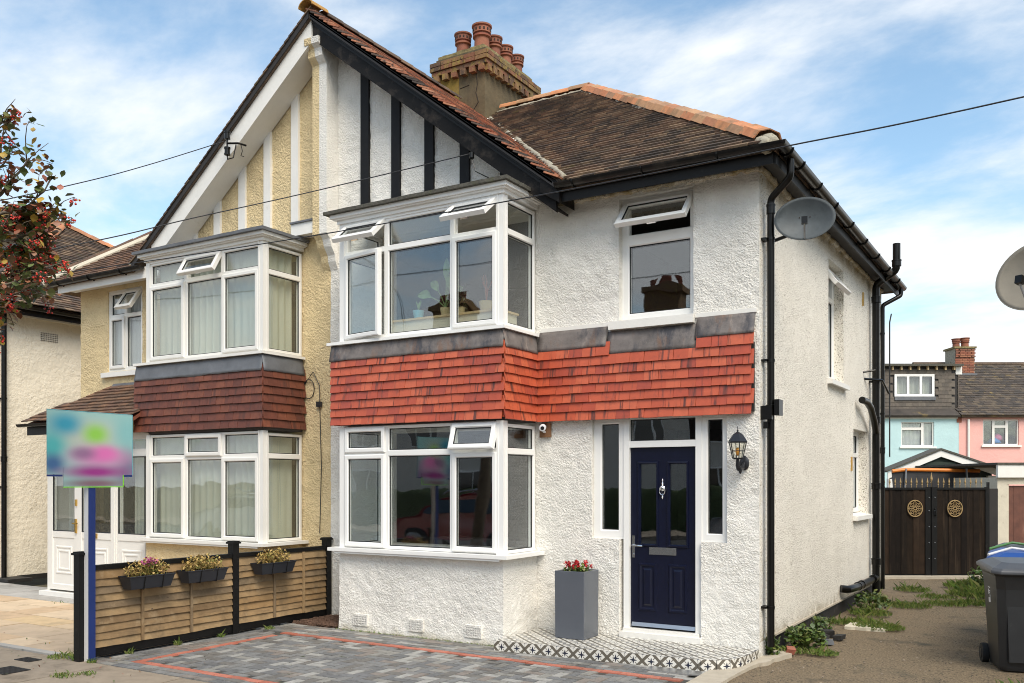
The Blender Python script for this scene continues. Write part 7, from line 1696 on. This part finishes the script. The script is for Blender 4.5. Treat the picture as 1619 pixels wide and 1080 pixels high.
def car(loc, m, label):
    t = thing('parked_car', loc, label, 'car'); B = T(*loc)
    prof = [(-2.15, .35), (-2.18, .75), (-2.05, .98), (-1.25, 1.08), (-.65, 1.52), (.2, 1.62), (1.35, 1.58), (1.85, 1.15), (2.1, 1.02), (2.15, .6), (2.1, .35)]
    secs = []; ws = [(-.86, 0), (-.90, .06), (-.90, .94), (-.86, 1)]
    mb = MB(B); vs = []; n = len(prof)
    for (y, k) in ((-.84, .95), (-.90, 1.0), (.90, 1.0), (.84, .95)):
        for (x, z) in prof: vs.append((x * (k if k < 1 else 1), y * (1 - max(0, z - 1.0) * .28), z if k == 1 else .35 + (z - .35) * .98))
    fs = [tuple(range(n - 1, -1, -1)), tuple(3 * n + i for i in range(n))]
    for s in range(3): fs += [(s * n + i, s * n + (i + 1) % n, (s + 1) * n + (i + 1) % n, (s + 1) * n + i) for i in range(n)]
    mb.add(vs, fs); o = mb.build('body', m, t, smooth='auto'); b_ = o.modifiers.new('b', 'BEVEL'); b_.width = .06; b_.segments = 3
    for s in (-1, 1):
        for (a, b) in ((-1.05, -.15), (-.08, .75), (.82, 1.45)):
            mb = MB(B); tl_ = .35 if a < -1 else .0; tr2 = .3 if b > 1.4 else 0
            mb.add([(a, s * .905, 1.10), (b + tr2 * .6, s * .905, 1.10), (b - tr2 * .2, s * .80, 1.48), (a + tl_ + .05, s * .80, 1.48)], [(0, 1, 2, 3)]); o = mb.build('side_window', 'car_glass', t); q = o.modifiers.new('t', 'SOLIDIFY'); q.thickness = .02
        for x in (-1.35, 1.3):
            Tw = B @ T(x, s * .82, .34) @ RX(90); mb = MB(); mb.lathe([(.2, -.11), (.32, -.11), (.34, -.08), (.34, .08), (.32, .11), (.2, .11)], (0, 0, 0), 24, Tw); wo = mb.build('wheel', 'rubber', t, smooth='auto'); mb = MB(); mb.lathe([(.03, -.12), (.2, -.115), (.2, .115), (.03, .12)], (0, 0, 0), 10, Tw); mb.build('rim', 'galv', wo)
        mb = MB(B); mb.tube([(-.6, s * .66, 1.60), (-.4, s * .66, 1.68), (1.1, s * .66, 1.66), (1.25, s * .66, 1.58)], .018, 6); mb.build('roof_rail', 'galv', t)
    mb = MB(B); mb.add([(-1.22, -.75, 1.11), (-1.22, .75, 1.11), (-.70, .66, 1.50), (-.70, -.66, 1.50)], [(0, 1, 2, 3)]); o = mb.build('windscreen', 'car_glass', t); q = o.modifiers.new('t', 'SOLIDIFY'); q.thickness = .03
car((-13.4, -3.2, -.11), 'car_red', 'dark red parked car across the road, mirrored in the lower bay'); car((-21.5, -3.2, -.11), 'car_silver', 'silver parked car across the road, mirrored in the cream house bay'); car((-6.2, -6.5, -.11), 'car_silver', 'silver car parked across the road facing the navy door')
